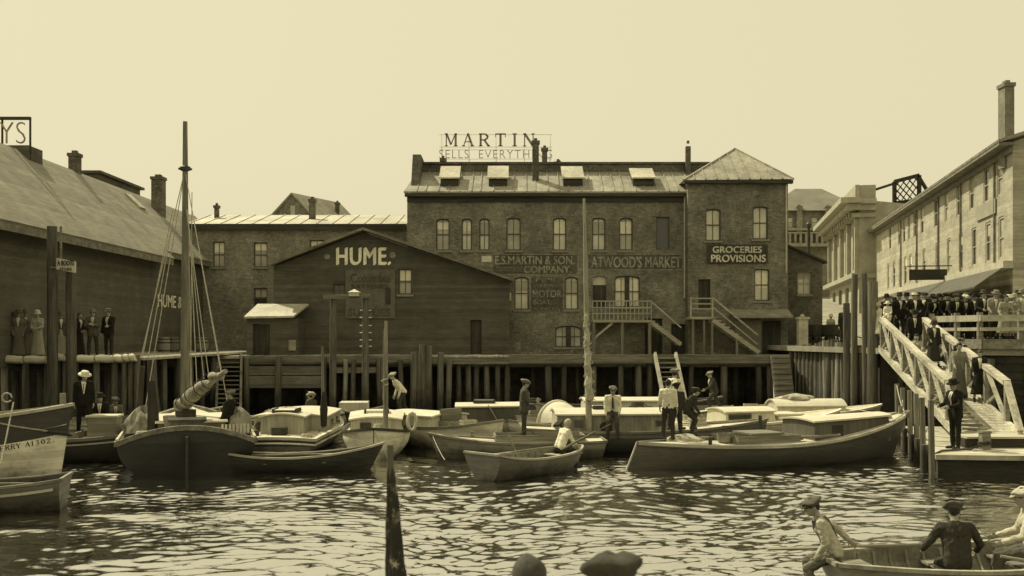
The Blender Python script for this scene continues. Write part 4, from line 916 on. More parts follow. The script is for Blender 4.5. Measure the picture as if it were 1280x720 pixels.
q = thing('corner_pile', 'thick dark leaning pile at the corner of the log wharf beside the sloop', 'post', (at(192, 0, 34.5).x, 34.5, 0)); m_ = MB(); pile(m_, at(190, 0, 34.5).x, 34.5, -1, at(0, 450, 34.5).z, .16, .3); m_.build('shaft', pile_dark, q, smooth=True)
m_ = MB(); pile(m_, at(178, 0, 34.7).x, 34.7, -1, at(0, 458, 34.7).z, .1, -.2); m_.build('prop', pile_dark, q, smooth=True)
# barrels on the wharf
def barrel(lab, px, D, mt, first=[None]):
    t = thing('barrel', lab, 'barrel', (at(px, 0, D).x, D, ZB), 0, 'barrels on the wharf by the warehouse')
    m_ = MB(); m_.lathe([(.24, 0), (.29, .2), (.31, .42), (.29, .64), (.24, .84), (.2, .82), (.0, .82)], (0, 0, 0), 14); m_.build('staves', mt, t, world=False, smooth=True)
    m_ = MB()
    for z, r_ in ((.08, .268), (.24, .303), (.6, .303), (.76, .268)): m_.lathe([(r_, z - .025), (r_ + .012, z - .02), (r_ + .012, z + .02), (r_, z + .025)], (0, 0, 0), 14)
    m_.build('hoop', iron, t, world=False)
barrel('pale barrel left of the other barrel beside the warehouse', 206, 46.8, M('barrel_pale', .26, .8)); barrel('darker barrel right of the pale barrel beside the warehouse', 216, 47.0, M('barrel_dark', .13, .8)); barrel('lone barrel right of the sloop mast near the warehouse door', 252, 47.5, M('barrel_mid', .17, .8))

# right quay, bulkhead piles and dolphins
ZQ = 2.95; ZP = 3.28
b = thing('right_quay', 'high timber quay with a log pile bulkhead on the right below the street', 'wharf', (14, 42, 0))
poly = [(12.55, 46.6), (13.45, 40.5), (13.75, 38.45), (15.5, 38.35), (16.35, 35.6), (18.5, 34.2), (34, 31), (34, 54), (12.55, 54)]
MB().prism([(x, y, ZQ - .22) for x, y in poly], (0, 0, .22)).build('deck', M('quay_planking', .30, .9, .25, .8, (.2, 1.5, 1)), b)
m_ = MB()
for i in range(3, 6): p, q = poly[i], poly[i + 1]; m_.beam((p[0], p[1] - .06, ZP - .16), (q[0], q[1] - .06, ZP - .16), .14, .34)
m_.build('edge_beam', timber, b)
m_ = MB()
for i in range(3, 6):
    p, q = Vector((*poly[i], 0)), Vector((*poly[i + 1], 0))
    for k in range(13): z = -.45 + k * .275; m_.beam(p + Vector((0, .22, z)), q + Vector((0, .22, z)), .1, .26)
m_.build('plank_facing', timber_dark, b)
for i, n_ in ((4, 2), (5, 5)):
    for k in range(n_): p = Vector((*poly[i], 0)).lerp(Vector((*poly[i + 1], 0)), (k + .2) / n_); m_ = MB(); pile(m_, p.x, p.y - .02, -1, ZQ - .34, .15); m_.build('piling', pile_m, b, smooth=True)
MB().prism([(x, y, ZQ + .004) for x, y in ((13.9, 38.7), (15.5, 38.35), (16.35, 35.6), (18.5, 34.2), (34, 31), (34, 45), (14.6, 44))], (0, 0, ZP - ZQ - .004)).build('platform', M('quay_planking'  , .30), b)
MB().prism([(15.42, 38.95, -1), (16.45, 36.15, -1), (18.65, 34.75, -1), (34, 31.6, -1), (34, 48, -1), (15.42, 48, -1)], (0, 0, ZQ + .75)).build('fill', inside_dark, b)
m_ = MB(); m_.prism([(12.75, 47, -1), (13.7, 40.5, -1), (14.0, 38.8, -1), (15.4, 38.7, -1), (15.4, 48, -1)], (0, 0, ZQ + .75)); m_.build('fill', inside_dark, b)
n_ = 17
for i in range(n_):
    t = i / (n_ - 1); px = 990 + 84 * t; D = 46.8 - 6.6 * t; p = at(px, 436 - 8 * t + rnd.uniform(-7, 4), D); m_ = MB(); pile(m_, p.x, D, -1, p.z, rnd.uniform(.11, .165), rnd.uniform(-.12, .12)); m_.build('piling', rnd.choice([pile_m, pile_pale, pile_m]), b, smooth=True)
for i in range(8):
    p = Vector((13.42, 40.2, 0)).lerp(Vector((15.3, 38.45, 0)), (i + 1) / 8.5); m_ = MB(); pile(m_, p.x, p.y - .15, -1, ZQ - .25, .14); m_.build('piling', pile_dark, b, smooth=True)
for px, top, D, r_, lab, mt in ((1058, 379, 40.3, .14, 'shortest of the four tall dolphin piles left of the gangway', pile_m), (1068.5, 343, 39.9, .13, 'tall dolphin pile second from the left beside the gangway', pile_m), (1080, 342, 39.5, .12, 'slim tall dolphin pile third from the left beside the gangway', pile_m), (1091, 352, 38.9, .20, 'thickest dolphin pile nearest the head of the gangway', pile_m)):
    p = at(px, top, D); m_ = MB(); pile(m_, p.x, D, -1.2, p.z, r_, rnd.uniform(-.1, .1), 12); tag(m_.build('dolphin_pile', mt, smooth=True), lab, 'pile', 'tall dolphin piles left of the gangway')
# quay railing
rl = thing('quay_railing', 'pale timber railing along the quay edge in front of the crowd', 'railing', (16, 36, ZQ))
E_ = [Vector((15.6, 38.0, 0)), Vector((16.35, 35.65, 0)), Vector((18.5, 34.25, 0)), Vector((26, 32.7, 0))]
m_ = MB(); m2 = MB()
for i in range(3):
    p, q = E_[i], E_[i + 1]; m_.beam(p + Vector((0, 0, ZP + .74)), q + Vector((0, 0, ZP + .74)), .1, .22)
    m_.beam(p + Vector((0, 0, ZP + .36)), q + Vector((0, 0, ZP + .36)), .06, .12)
for p in (E_[0].lerp(E_[1], .02), E_[0].lerp(E_[1], .55), E_[1], E_[1].lerp(E_[2], .5), E_[2], E_[2].lerp(E_[3], .4)): MB().box(p.x - .08, p.x + .08, p.y + .06, p.y + .22, ZP + .004, ZP + .95).build('post', timber, rl)
m_.build('rail', timber_pale, rl)

# gangway
AL, AR, BL, BR = Vector((13.78, 38.3, ZQ + .02)), Vector((15.35, 38.3, ZQ + .02)), Vector((11.95, 27.4, .78)), Vector((13.45, 27.1, .78))
gw = thing('gangway', 'long trussed timber gangway sloping from the quay to the float', 'gangway', (12.7, 27.2, .7))
m_ = MB(); n_ = 42
for i in range(n_):
    t0, t1 = i / n_, (i + .9) / n_
    m_.prism([AL.lerp(BL, t0), AR.lerp(BR, t0), AR.lerp(BR, t1), AL.lerp(BL, t1)], (0, 0, -.07))
m_.build('deck', M('gangway_planks', .40, .85, .45, 2, (1, .3, 1)), gw)
m_ = MB()
for i in range(28): t = .03 + i / 29; m_.beam(AL.lerp(BL, t) + Vector((.15, 0, .03)), AR.lerp(BR, t) + Vector((-.75, 0, .03)), .07, .05)
m_.build('cleat', timber, gw)
timber_truss = M('pale_truss_timber', .43, .85, .42, 2.5, (1, .3, 1), .3)  # paler weathered timber of the truss chords and braces
for P0, P1, nm in ((AL, BL, 'left'), (AR, BR, 'right')):
    H_ = Vector((0, 0, 1.12)); dz = Vector((0, 0, .05)); m_ = MB()
    m_.beam(P0 - dz, P1 - dz, .14, .24)
    t0, t1 = .03, .90
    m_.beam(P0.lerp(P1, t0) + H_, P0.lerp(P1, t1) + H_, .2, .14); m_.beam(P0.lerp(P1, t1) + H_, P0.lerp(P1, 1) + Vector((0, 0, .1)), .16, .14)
    m_.build('truss_chord', timber_truss, gw)
    m_ = MB(); m2 = MB(); N_ = 5; ts = [t0 + (t1 - t0) * i / N_ for i in range(N_ + 1)]
    for t in ts: MB().beam(P0.lerp(P1, t), P0.lerp(P1, t) + H_, .11, .13).build('truss_post', timber, gw)
    for i in range(N_):
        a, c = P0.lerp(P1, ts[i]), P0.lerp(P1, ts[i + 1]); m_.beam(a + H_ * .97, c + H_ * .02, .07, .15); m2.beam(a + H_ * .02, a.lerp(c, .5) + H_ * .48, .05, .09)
    m_.build('truss_brace', timber_truss, gw); m2.build('counter_brace', timber, gw)
# float
fl = thing('landing_float', 'low plank landing float with dark sides at the foot of the gangway', 'float', (13, 28, 0))
fp = [(10.35, 25.0), (12.45, 33.0), (18.5, 32), (18.5, 24.2)]
MB().prism([(x, y, .38) for x, y in fp], (0, 0, .12)).build('deck', plank_deck_y, fl)
MB().prism([(x + (.08 if i < 2 else 0), y + (.08 if i in (0, 3) else -.08), -.5) for i, (x, y) in enumerate(fp)], (0, 0, .878)).build('side', timber_dark, fl)
MB().box(11.75, 15.2, 26.55, 27.3, .51, .74).build('landing_step', timber_dark, fl)
m_ = MB(); m_.beam((11.75, 26.9, .77), (15.2, 26.9, .77), .9, .05); m_.build('step_board', timber_pale, fl)
p = at(1231, 560, 26.2); m_ = MB(); m_.box(p.x - .11, p.x + .11, 26.1, 26.32, .51, .92); m_.box(p.x - .13, p.x + .13, 26.08, 26.34, .922, .97); m_.build('bollard', timber, fl)
m_ = MB(); m_.tube([(p.x - .13, 26.1, .62), (p.x - .5, 25.9, .545), (p.x - 1.0, 25.7, .54), (10.7, 25.5, .54), (10.4, 25.2, .5), (10.33, 25.0, .1)], .03, 6); m_.tube([(p.x + .15 * math.cos(a * .5), 26.2 + .15 * math.sin(a * .5), .6 + .004 * a) for a in range(26)], .025, 5); tag(m_.build('mooring_rope', rope_dark, smooth=True), 'dark mooring rope lying on the float from the bollard to its edge', 'rope')
for i, (px, D, py) in enumerate(((1121, 33.6, 480), (1128, 31.8, 485), (1137, 30, 488), (1145, 28.6, 492), (1152.5, 27.2, 497), (1163.5, 24.9, 500))):
    p = at(px, py, D); m_ = MB(); m_.tube([(p.x + .05, D, -1.2), (p.x, D, p.z)], [.085, .075], 8); tag(m_.build('float_pole', timber_z, smooth=True), 'thin upright pole in the row along the left edge of the float', 'pole', 'thin poles along the edge of the float')
for i, (px, D) in enumerate(((1133, 30.8), (1142, 29), (1149, 27.8), (1157, 26.2))):
    p = at(px, 0, D); m_ = MB(); m_.tube([(p.x, D, -.8), (p.x, D, .62)], [.13, .12], 9); m_.build('fender_pile', pile_m, fl, smooth=True)

# carts and gatepost at the street end
def cart(lab, px, D, w_, h_):
    p = at(px, 0, D); t = thing('handcart', lab, 'cart', (p.x, D, land_z(p.x, D) if D > 52 else ZQ), .2, 'dark carts on the street')
    m_ = MB(); m_.box(-w_ / 2, w_ / 2, -.5, .5, .42, .5); m_.box(-w_ / 2, w_ / 2, -.54, -.48, .5, .5 + h_); m_.box(-w_ / 2, w_ / 2, .48, .54, .5, .5 + h_); m_.box(-w_ / 2 - .04, -w_ / 2, -.5, .5, .5, .5 + h_); m_.box(w_ / 2, w_ / 2 + .04, -.5, .5, .5, .5 + h_)
    m_.beam((w_ / 2, -.4, .5), (w_ / 2 + .8, -.4, .3), .05, .05); m_.beam((w_ / 2, .4, .5), (w_ / 2 + .8, .4, .3), .05, .05); m_.build('box', sign_dark, t, world=False)
    for s in (-.62, .62):
        m_ = MB(); ring = [(.33 * math.cos(k * .5236), s, .33 + .33 * math.sin(k * .5236)) for k in range(13)]; m_.tube(ring, .03, 6, False)
        for k in range(6): a = k * math.pi / 6; m_.beam((.33 * math.cos(a), s, .33 + .33 * math.sin(a)), (-.33 * math.cos(a), s, .33 - .33 * math.sin(a)), .025, .03, up=(0, 1, 0))
        m_.build('wheel', iron, t, world=False)
cart('dark box handcart on the street left of the small figure in white', 1024, 50.5, 1.0, .5); cart('dark box handcart on the street right of the small figure in white', 1047, 49.5, .9, .5)
p = at(1003, 0, 49); t = thing('gatepost', 'pale plastered gatepost with a cap beside the street carts', 'post', (p.x, 49, ZQ)); m_ = MB(); m_.box(-.22, .22, -.2, .2, 0, 1.25); m_.build('shaft', M('plaster_pale', .5), t, world=False); m_ = MB(); m_.box(-.28, .28, -.26, .26, 1.252, 1.36); m_.lathe([(.1, 1.361), (.13, 1.42), (.02, 1.5)], (0, 0, 0), 8); m_.build('cap', trim_pale, t, world=False)
# the pier the photographer shares with the onlookers in front (below the frame)
b = thing('near_pier', 'plank pier below the camera where the near onlookers stand', 'pier', (0, 3, 0))
m_ = MB(); x = -4
while x < 4: m_.box(x, x + .22, -3, 6.3, .78, .86); x += .23
m_.build('deck', plank_deck, b)
for x in (-3.6, -1.2, 1.2, 3.6):
    for y in (-2.5, 1.5, 5.6): m_ = MB(); pile(m_, x, y, -1.2, .775, .15); m_.build('piling', pile_m, b, smooth=True)
# ================================================================== boats
class Boat:
    def __init__(s, name, label, cat, x, y, head, L, B, fb, stern=.7, rake=.25, srake=.1, full=2.2, draft=.3, power=2.4, group='boats moored in the harbour', camber=0, pointed=False, n=25):
        s.t = thing(name, label, cat, (x, y, 0), R(head), group)
        s.L, s.B, s.fb, s.stern, s.rake, s.srake, s.full, s.draft, s.power, s.camber, s.pointed, s.n = L, B, fb, stern, rake, srake, full, draft, power, camber, pointed, n
    def sheer(s, t):
        a, m, b_ = s.fb; k = .42
        return m + (a - m) * ((k - t) / k) ** 2 if t < k else m + (b_ - m) * ((t - k) / (1 - k)) ** 2
    def hw(s, t):
        k = .45
        if t >= k: f = max(0, 1 - ((t - k) / (1 - k)) ** s.full) ** .85
        elif s.pointed: f = max(0, 1 - ((k - t) / k) ** s.full) ** .85
        else: f = s.stern + (1 - s.stern) * math.sin(math.pi / 2 * t / k)
        return max(.012, s.B / 2 * f)
    def pt(s, t, q, side):
        zs = s.sheer(t); w = s.hw(t); d = s.draft * (1 - max(0, (t - .7) / .3) ** 2 * .6)
        z = -d + (zs + d) * q; y = w * (1 - (1 - q) ** s.power) ** (1 if t < .8 else 1 + (t - .8) * 1.6)
        zz = z / max(zs, .1)
        x = -s.L / 2 + s.L * t + s.rake * (zz - 1) * max(0, (t - .75) / .25) - s.srake * (zz - 1) * max(0, (.2 - t) / .2)
        return Vector((x, side * y, z))
    def hull(s, mat, split=None, mat2=None, inner=None, th=.04, rows=9):
        """shell from keel to sheer; split = fraction of height where a second colour begins"""
        def shell(q0, q1, name, m, parent, rows):
            mb = MB(); ts = [i / s.n for i in range(s.n + 1)]
            qs = [q0 + (q1 - q0) * j / rows for j in range(rows + 1)]
            for side in (-1, 1): mb.loft([[s.pt(t, q, side) for q in qs] for t in ts], False)
            if s.hw(0) > .05 and q1 > .9 or (s.hw(0) > .05 and not split):
                pass
            if s.hw(0) > .05:
                L_ = [s.pt(0, q, -1) for q in qs]; R_ = [s.pt(0, q, 1) for q in qs]
                mb.loft([[a, a.lerp(b_, .5), b_] for a, b_ in zip(L_, R_)], False)
                if s.camber and q1 == 1:
                    w = s.hw(0); z = s.sheer(0); x = L_[-1].x; N = 12
                    arc = [Vector((x, -w + 2 * w * i / N, z + s.camber * (1 - ((i - N / 2) / (N / 2)) ** 2))) for i in range(N + 1)]
                    mb.add(arc, [tuple(range(N + 1))])
            return mb.build(name, m, parent, world=False, smooth=True)
        if split:
            h = shell(0, split, 'hull', mat, s.t, rows); shell(split, 1, 'bulwark', mat2, s.t, 3)
        else: h = shell(0, 1, 'hull', mat, s.t, rows)
        s.h = h; return h
    def liner(s, mat, t0=.02, t1=.97, inset=.05, floor=.12, ribs=True, ribmat=None):
        mb = MB(); N = 16; rings = []
        for i in range(N + 1):
            t = t0 + (t1 - t0) * i / N; zs = s.sheer(t); r = []
            for side in (-1, 1):
                qs = [1, .75, .5, .3] if side < 0 else [.3, .5, .75, 1]
                for q in qs:
                    p = s.pt(t, q, side); p.y = side * max(.01, abs(p.y) - inset); p.z = max(p.z - .005, floor if q < .4 else p.z); r.append(p)
            rings.append(r)
        mb.loft(rings, False); mb.add(rings[0], [tuple(range(len(rings[0])))]); mb.add(rings[-1], [tuple(range(len(rings[-1])))])
        o = mb.build('interior', mat, s.t, world=False)
        if ribs:
            for i in range(2, N - 1):
                t = t0 + (t1 - t0) * i / N
                for side in (-1, 1):
                    P = []
                    for q in (.35, .6, .8, .97): p = s.pt(t, q, side); p.y = side * max(.01, abs(p.y) - inset - .02); P.append(p)
                    MB().tube(P, [.022, .022, .022, .02], 5).build('rib', ribmat or mat, s.t, world=False)
        return o
    def rail(s, mat, w=.07, h=.06, dz=.0, t0=0, t1=1, name='gunwale', stern=True, out=.0):
        mb = MB(); N = 36
        for side in (-1, 1):
            pts = []
            for i in range(N + 1):
                t = t0 + (t1 - t0) * i / N; p = s.pt(t, 1, side); pts.append(Vector((p.x, side * (abs(p.y) + out), p.z + dz)))
            rings = []
            for i, p in enumerate(pts):
                d = (pts[min(N, i + 1)] - pts[max(0, i - 1)]).normalized(); nn = Vector((0, 0, 1)).cross(d).normalized(); up = Vector((0, 0, 1))
                rings.append([p + nn * w / 2 - up * h / 2, p + nn * w / 2 + up * h / 2, p - nn * w / 2 + up * h / 2, p - nn * w / 2 - up * h / 2])
            mb.loft(rings, True, True)
        if stern and s.hw(t0) > .05:
            w0 = s.hw(t0); z = s.sheer(t0) + dz; x = s.pt(t0, 1, 1).x; K = 12
            P = [Vector((x - .005, -w0 + 2 * w0 * i / K, z + .002 + s.camber * (1 - ((i - K / 2) / (K / 2)) ** 2))) for i in range(K + 1)]
            for a, c in zip(P, P[1:]): mb.beam(a, c, w, h * .98)
        return mb.build(name, mat, s.t, world=False)
    def deck(s, mat, t0=.01, t1=.985, dz=-.07, hole=None, camber=.06, name='deck'):
        """hole = (ta, tb, half-width) of the cockpit"""
        mb = MB(); N = 40; K = 10
        def row(t, lo, hi):
            w = max(.01, s.hw(t) - .03); z = s.sheer(t) + dz; x = s.pt(t, 1, 1).x; cb = camber + s.camber * max(0, 1 - t * 2.2)
            return [Vector((x, w * (lo + (hi - lo) * k / K), z + cb * (1 - (lo + (hi - lo) * k / K) ** 2))) for k in range(K + 1)]
        def strip(ta, tb, lo, hi):
            M_ = max(2, int(N * (tb - ta))); mb.loft([row(ta + (tb - ta) * i / M_, lo(ta + (tb - ta) * i / M_), hi(ta + (tb - ta) * i / M_)) for i in range(M_ + 1)], False)
        one = lambda t: 1.0; mone = lambda t: -1.0
        if hole:
            ta, tb, hw = hole; f = lambda t: min(.93, hw / max(.02, s.hw(t))); strip(t0, ta, mone, one); strip(tb, t1, mone, one); strip(ta, tb, f, one); strip(ta, tb, mone, lambda t: -f(t))
            o = mb.build(name, mat, s.t, world=False, smooth=False)
            c = MB(); xa, xb = s.pt(ta, 1, 1).x, s.pt(tb, 1, 1).x; zz = max(s.sheer(ta), s.sheer(tb)) + dz + camber; zl = .12
            for y in (-hw, hw): c.box(xa, xb, y - .02, y + .02, zl, zz + .16)
            for x in (xa, xb): c.box(x - .02, x + .02, -hw - .018, hw + .018, zl, zz + .158)
            c.build('coaming', timber, s.t, world=False); MB().box(xa, xb, -hw, hw, zl - .04, zl).build('cockpit_floor', timber, s.t, world=False)
            return o
        strip(t0, t1, mone, one); return mb.build(name, mat, s.t, world=False)
    def z(s, x): return s.sheer(min(1, max(0, (x + s.L / 2) / s.L)))
    def cabin(s, x0, x1, w, z0, z1, side, end, roof, wins=(), tap=.08, over=.06, crown=.08, slope=0, fw=.46, hatch=True, end_wins=(), dark=None):
        mb = MB(); h = z1 - z0; wt = w - tap
        for sg_ in (-1, 1): mb.add([(x0, sg_ * w / 2, z0), (x1, sg_ * w * fw, z0), (x1 - tap, sg_ * wt * fw, z1 - slope), (x0 + tap * .3, sg_ * wt / 2, z1)], [(0, 1, 2, 3)])
        K = 8
        def arc(x, ww, z): return [Vector((x, -ww / 2 + ww * k / K, z + crown * (1 - ((k - K / 2) / (K / 2)) ** 2))) for k in range(K + 1)]
        for x, xb, ww, wb, z in ((x0 + tap * .3, x0, wt, w, z1), (x1 - tap, x1, wt * 2 * fw, w * 2 * fw, z1 - slope)):
            A = arc(x, ww, z); mb.add(A + [Vector((xb, wb / 2, z0)), Vector((xb, -wb / 2, z0))], [tuple(range(K + 3))])
        c = mb.build('cabin', side, s.t, world=False); c.data.materials.append(end)
        for p_ in c.data.polygons: p_.material_index = 1 if abs(p_.normal.x) > .8 else 0
        mb = MB(); T = .045; a0 = [p + Vector((-over, 0, .004)) for p in arc(x0 + tap * .3, wt + 2 * over, z1)]; a1 = [p + Vector((over, 0, .004)) for p in arc(x1 - tap, wt * 2 * fw + 2 * over, z1 - slope)]
        am = [p for p in arc((x0 + x1) / 2, wt * (.5 + fw) + 2 * over, z1 - slope * .4 + .004)]
        mb.loft([[q for q in r] + [q + Vector((0, 0, T)) for q in reversed(r)] for r in (a0, am, a1)], True, True); rf = mb.build('cabin_roof', roof, s.t, world=False)
        if hatch:
            xm = x0 + (x1 - x0) * .42; zz = z1 - slope * .42 + crown + T; mb = MB(); mb.box(xm - .3, xm + .35, -.3, .3, zz - .03, zz + .07); h_ = mb.build('hatch', roof, rf, world=False)
            mb = MB(); mb.box(xm - .34, xm + .4, -.36, -.32, zz - .03, zz + .1); mb.box(xm - .34, xm + .4, .32, .36, zz - .03, zz + .1); mb.box(xm - .345, xm - .3, -.3, .3, zz - .03, zz + .05); mb.build('hatch_runner', trim_dark, h_, world=False)
        dm = dark or pane_d
        for xw, zw, ww, hh in wins:
            for sg_ in (-1, 1):
                f = (xw - x0) / (x1 - x0); k = (zw - z0) / h; y = (w / 2 * (1 - f) + w * fw * f) * (1 - k) + (wt / 2 * (1 - f) + wt * fw * f) * k
                mb = MB(); mb.box(xw - ww / 2, xw + ww / 2, sg_ * y - .02, sg_ * y + .02, zw - hh / 2, zw + hh / 2); p_ = mb.build('window', frame_m, c, world=False)
                mb = MB(); mb.box(xw - ww / 2 + .03, xw + ww / 2 - .03, sg_ * y - .025, sg_ * y + .025, zw - hh / 2 + .03, zw + hh / 2 - .03); mb.build('pane', dm, c, world=False)
        for xe, yw, zw, ww, hh, m__ in end_wins:
            x = x0 if xe < 0 else x1; dx = -1 if xe < 0 else 1
            mb = MB(); mb.box(x - .03 if xe < 0 else x - .07, x + .06 if xe < 0 else x + .03, yw - ww / 2, yw + ww / 2, zw - hh / 2, zw + hh / 2); mb.build('door' if hh > .5 else 'window', m__, c, world=False)
        return c
    def thwart(s, x, mat, zf=.62, w=.22, name='thwart'):
        t = (x + s.L / 2) / s.L; z = s.sheer(t) * zf; y = s.hw(t) - .05; MB().box(x - w / 2, x + w / 2, -y, y, z - .03, z).build(name, mat, s.t, world=False); return z
    def W(s, p): return ROOTM[s.t.name] @ Vector(p)
    def loc(s, wp): return ROOTM[s.t.name].inverted() @ Vector(wp)
    def mast(s, wp, top, r0, r1, mat, name='mast', lean=(0, 0)):
        p = s.loc(wp); q = s.loc(top); mb = MB(); mb.tube([p, p.lerp(q, .3), p.lerp(q, .65), q], [r0, r0 * .97, (r0 + r1) / 2, r1], 10); return mb.build(name, mat, s.t, world=False, smooth=True)
    def ropes(s, lst, mat, r=.012, name='rope', sag=0):
        mb = MB()
        for a, c in lst:
            a, c = s.loc(a), s.loc(c); n = 6 if sag else 2
            mb.tube([a.lerp(c, i / (n - 1)) - Vector((0, 0, sag * 4 * (i / (n - 1)) * (1 - i / (n - 1)))) for i in range(n)], r, 5)
        return mb.build(name, mat, s.t, world=False)
    def end(s, wx0=None): return s

# ---- 1 white fishing boat at the left edge, with the painted registration
b1 = Boat('fishing_boat', 'white hulled fishing boat with dark bulwark and registration lettering at the left edge', 'boat', -14.05, 23.4, 9, 7.6, 2.4, (1.5, 1.42, 1.80), .75, .28, .1, 3.2, .4, 2.8)
b1.hull(hull_white, .667, hull_dark); b1.deck(deck_pale, dz=-.45, camber=.03); b1.rail(timber_pale, .09, .07)
def on_hull(bt, x, z, side=-1, off=.006):
    t = min(1, max(0, (x + bt.L / 2) / bt.L)); best = None
    for _ in range(3):
        zs = bt.sheer(t); d = bt.draft * (1 - max(0, (t - .7) / .3) ** 2 * .6); q = min(1, max(.02, (z + d) / (zs + d))); p = bt.pt(t, q, side); t = min(1, max(0, t + (x - p.x) / bt.L))
    p = bt.pt(t, q, side); return Vector((p.x, p.y + side * off, p.z))
vs, fs = serif('PERRY A1302.', .088, .115, .014)
vs2 = []; fs2 = []
for f in fs:                      # cut each stroke so the letters follow the curve of the bow
    o = len(vs2); q = [Vector(vs[i]) for i in f]; vs2 += [q[0], q[1], q[2], q[3]]; fs2.append((o, o + 1, o + 2, o + 3))
x0 = 2.36; LT = b1
letters('registration_lettering', [(v.x, v.y) for v in vs2], fs2, None, 0, 0, paint_black, b1.t, xf=lambda u, v: ROOTM[LT.t.name] @ on_hull(LT, x0 + u, .80 + v + (u - 0) * .13, -1, .012))
b1.cabin(-2.2, 1.9, 1.5, .9, 1.95, boards('drab_cabin_side', .14, 'X', .14, .2, .7), hull_mid, M('cabin_top_grey', .3), wins=((-1, 1.5, .5, .35), (.6, 1.5, .5, .35)), hatch=False)
m_ = MB(); p = b1.pt(.985, 1, 1); 
m_.tube([(p.x - .1, 0, p.z - .3), (p.x - .1, 0, p.z + .28)], .07, 8); m_.build('bitt', timber, b1.t, world=False)
m_ = MB(); a = on_hull(b1, 1.2, 1.32, -1, .04); c = on_hull(b1, 2.25, 1.52, -1, .05); e = on_hull(b1, 3.35, 1.22, -1, .06); f_ = on_hull(b1, 3.7, 1.12, -1, .06)
m_.tube([a, a.lerp(c, .5) + Vector((0, -.02, .03)), c], .018, 6); m_.tube([c, c.lerp(e, .5) - Vector((0, .03, .02)), e, f_], .02, 6); m_.build('painter', rope_m, b1.t, world=False)
m_ = MB(); m_.tube([e, e.lerp(f_, .4), f_, f_ + Vector((.1, .05, -.06))], [.03, .055, .05, .02], 8); m_.build('rope_fender', rope_dark, b1.t, world=False, smooth=True)
m_ = MB(); w0 = b1.loc(at(17, 503, 22)); w1 = b1.loc(at(1, 580, 21)); m_.tube([w0, w0.lerp(w1, .5), w1], .016, 6); m_.tube([w0 + Vector((-.14 + .1 * math.cos(k * .7), .02, .1 + .1 * math.sin(k * .7))) for k in range(9)], .02, 6); m_.build('mooring_line', rope_m, b1.t, world=False)

# ---- 2 dark skiff, lower left
b2 = Boat('skiff', 'dark flat transomed skiff cut by the lower left corner', 'rowing boat', -10.75, 19.9, 180 + 12, 3.9, 1.35, (.62, .5, .75), .82, .2, .06, 2.4, .2, 2.0)
b2.hull(hull_grey); b2.rail(timber, .06, .05); b2.liner(hull_dark, floor=.1); b2.thwart(-.5, timber); b2.thwart(.6, timber)
b2.rail(trim_pale, .03, .05, -.16, .03, .95, 'rub_strake', stern=False, out=.012)

# ---- 3 low dark launch behind, left of the sloop
b3 = Boat('launch', 'low dark hulled launch with pale side decks behind the left fishing boat', 'boat', -12.1, 28.0, 6, 6.4, 1.9, (.7, .62, .95), .8, .2, .1, 2.4, .35)
b3.hull(hull_dark); b3.deck(deck_pale, hole=(.15, .55, .6)); b3.rail(hull_mid, .08, .08); b3.rail(trim_pale, .03, .04, -.13, 0, .97, 'rub_strake', out=.012)
m_ = MB(); m_.box(.6, 1.35, -.45, .15, .6, 1.2); m_.build('engine_box', boards('box_drab', .22, 'Z', .2, .2, .7), b3.t, world=False); MB().box(.56, 1.39, -.49, .19, 1.202, 1.25).build('box_lid', deck_pale, b3.t, world=False)
b3b = Boat('dinghy', 'small pale dinghy partly hidden behind the sloop and the log wharf', 'rowing boat', at(148, 0, 33.5).x, 33.5, 20, 3.4, 1.3, (.65, .55, .8), .8, .2, .1, 2.4, .25); b3b.hull(hull_cream); b3b.deck(deck_pale, hole=(.1, .7, .4)); b3b.rail(timber_pale, .06, .05)

# ---- 4 sloop, stern towards us
b4 = Boat('sloop', 'dark beamy gaff sloop lying stern on with tall mast and furled boom', 'sailing boat', -9.17, 29.03, 107, 8.0, 3.35, (.78, .72, 1.15), .97, .5, .22, 2.2, .7, 2.2, camber=.36)
b4.hull(hull_black); b4.deck(deck_pale, dz=-.05, camber=.10); b4.rail(timber, .12, .12, .0); b4.rail(trim_pale, .05, .05, .1, .0, .6, 'rail_cap', stern=False)
mast_top = at(231.5, 152, 29.3); mb_ = Vector((mast_top.x - .0, 29.3, .5))
b4.mast(mb_, mast_top, .132, .065, wood('mast_wood', .21, 'z'))
q = b4.loc(at(231.5, 211, 29.3)); m_ = MB(); m_.lathe([(.11, -.06), (.15, -.04), (.15, .05), (.1, .08)], tuple(q), 12); m_.box(q.x - .04, q.x + .04, q.y - .19, q.y + .19, q.z - .03, q.z + .02); m_.build('mast_band', iron, b4.t, world=False)
top2 = at(231, 213, 29.3)
b4.ropes([(at(216, 262, 29.4), at(178, 447, 29.5)), (at(219, 262, 29.4), at(185, 447, 29.5)), (top2, at(176, 448, 30.0)), (top2, at(180, 520, 30.2))], rope_m, .013, 'shroud')
b4.ropes([(top2, at(277, 470, 26)), (at(233, 262, 29.2), at(262, 478, 26.8)), (at(234, 262, 29.2), at(256, 487, 27)), (at(238, 300, 29.2), at(247, 500, 27.5)), (top2, at(292, 545, 30)), (at(240, 240, 29.2), at(238, 520, 28.9)), (at(236, 300, 29.2), at(240, 520, 29.0))], rope_m, .012, 'halyard')
g0, g1 = b4.loc(at(222, 512, 28.9)), b4.loc(at(278, 467, 25.6))
m_ = MB(); m_.tube([g0, g0.lerp(g1, .5), g1 + (g1 - g0) * .06], [.075, .085, .06], 10); m_.build('boom', wood('boom_wood', .35, 'x', .2), b4.t, world=False, smooth=True)
m_ = MB(); pts = []; rad = []
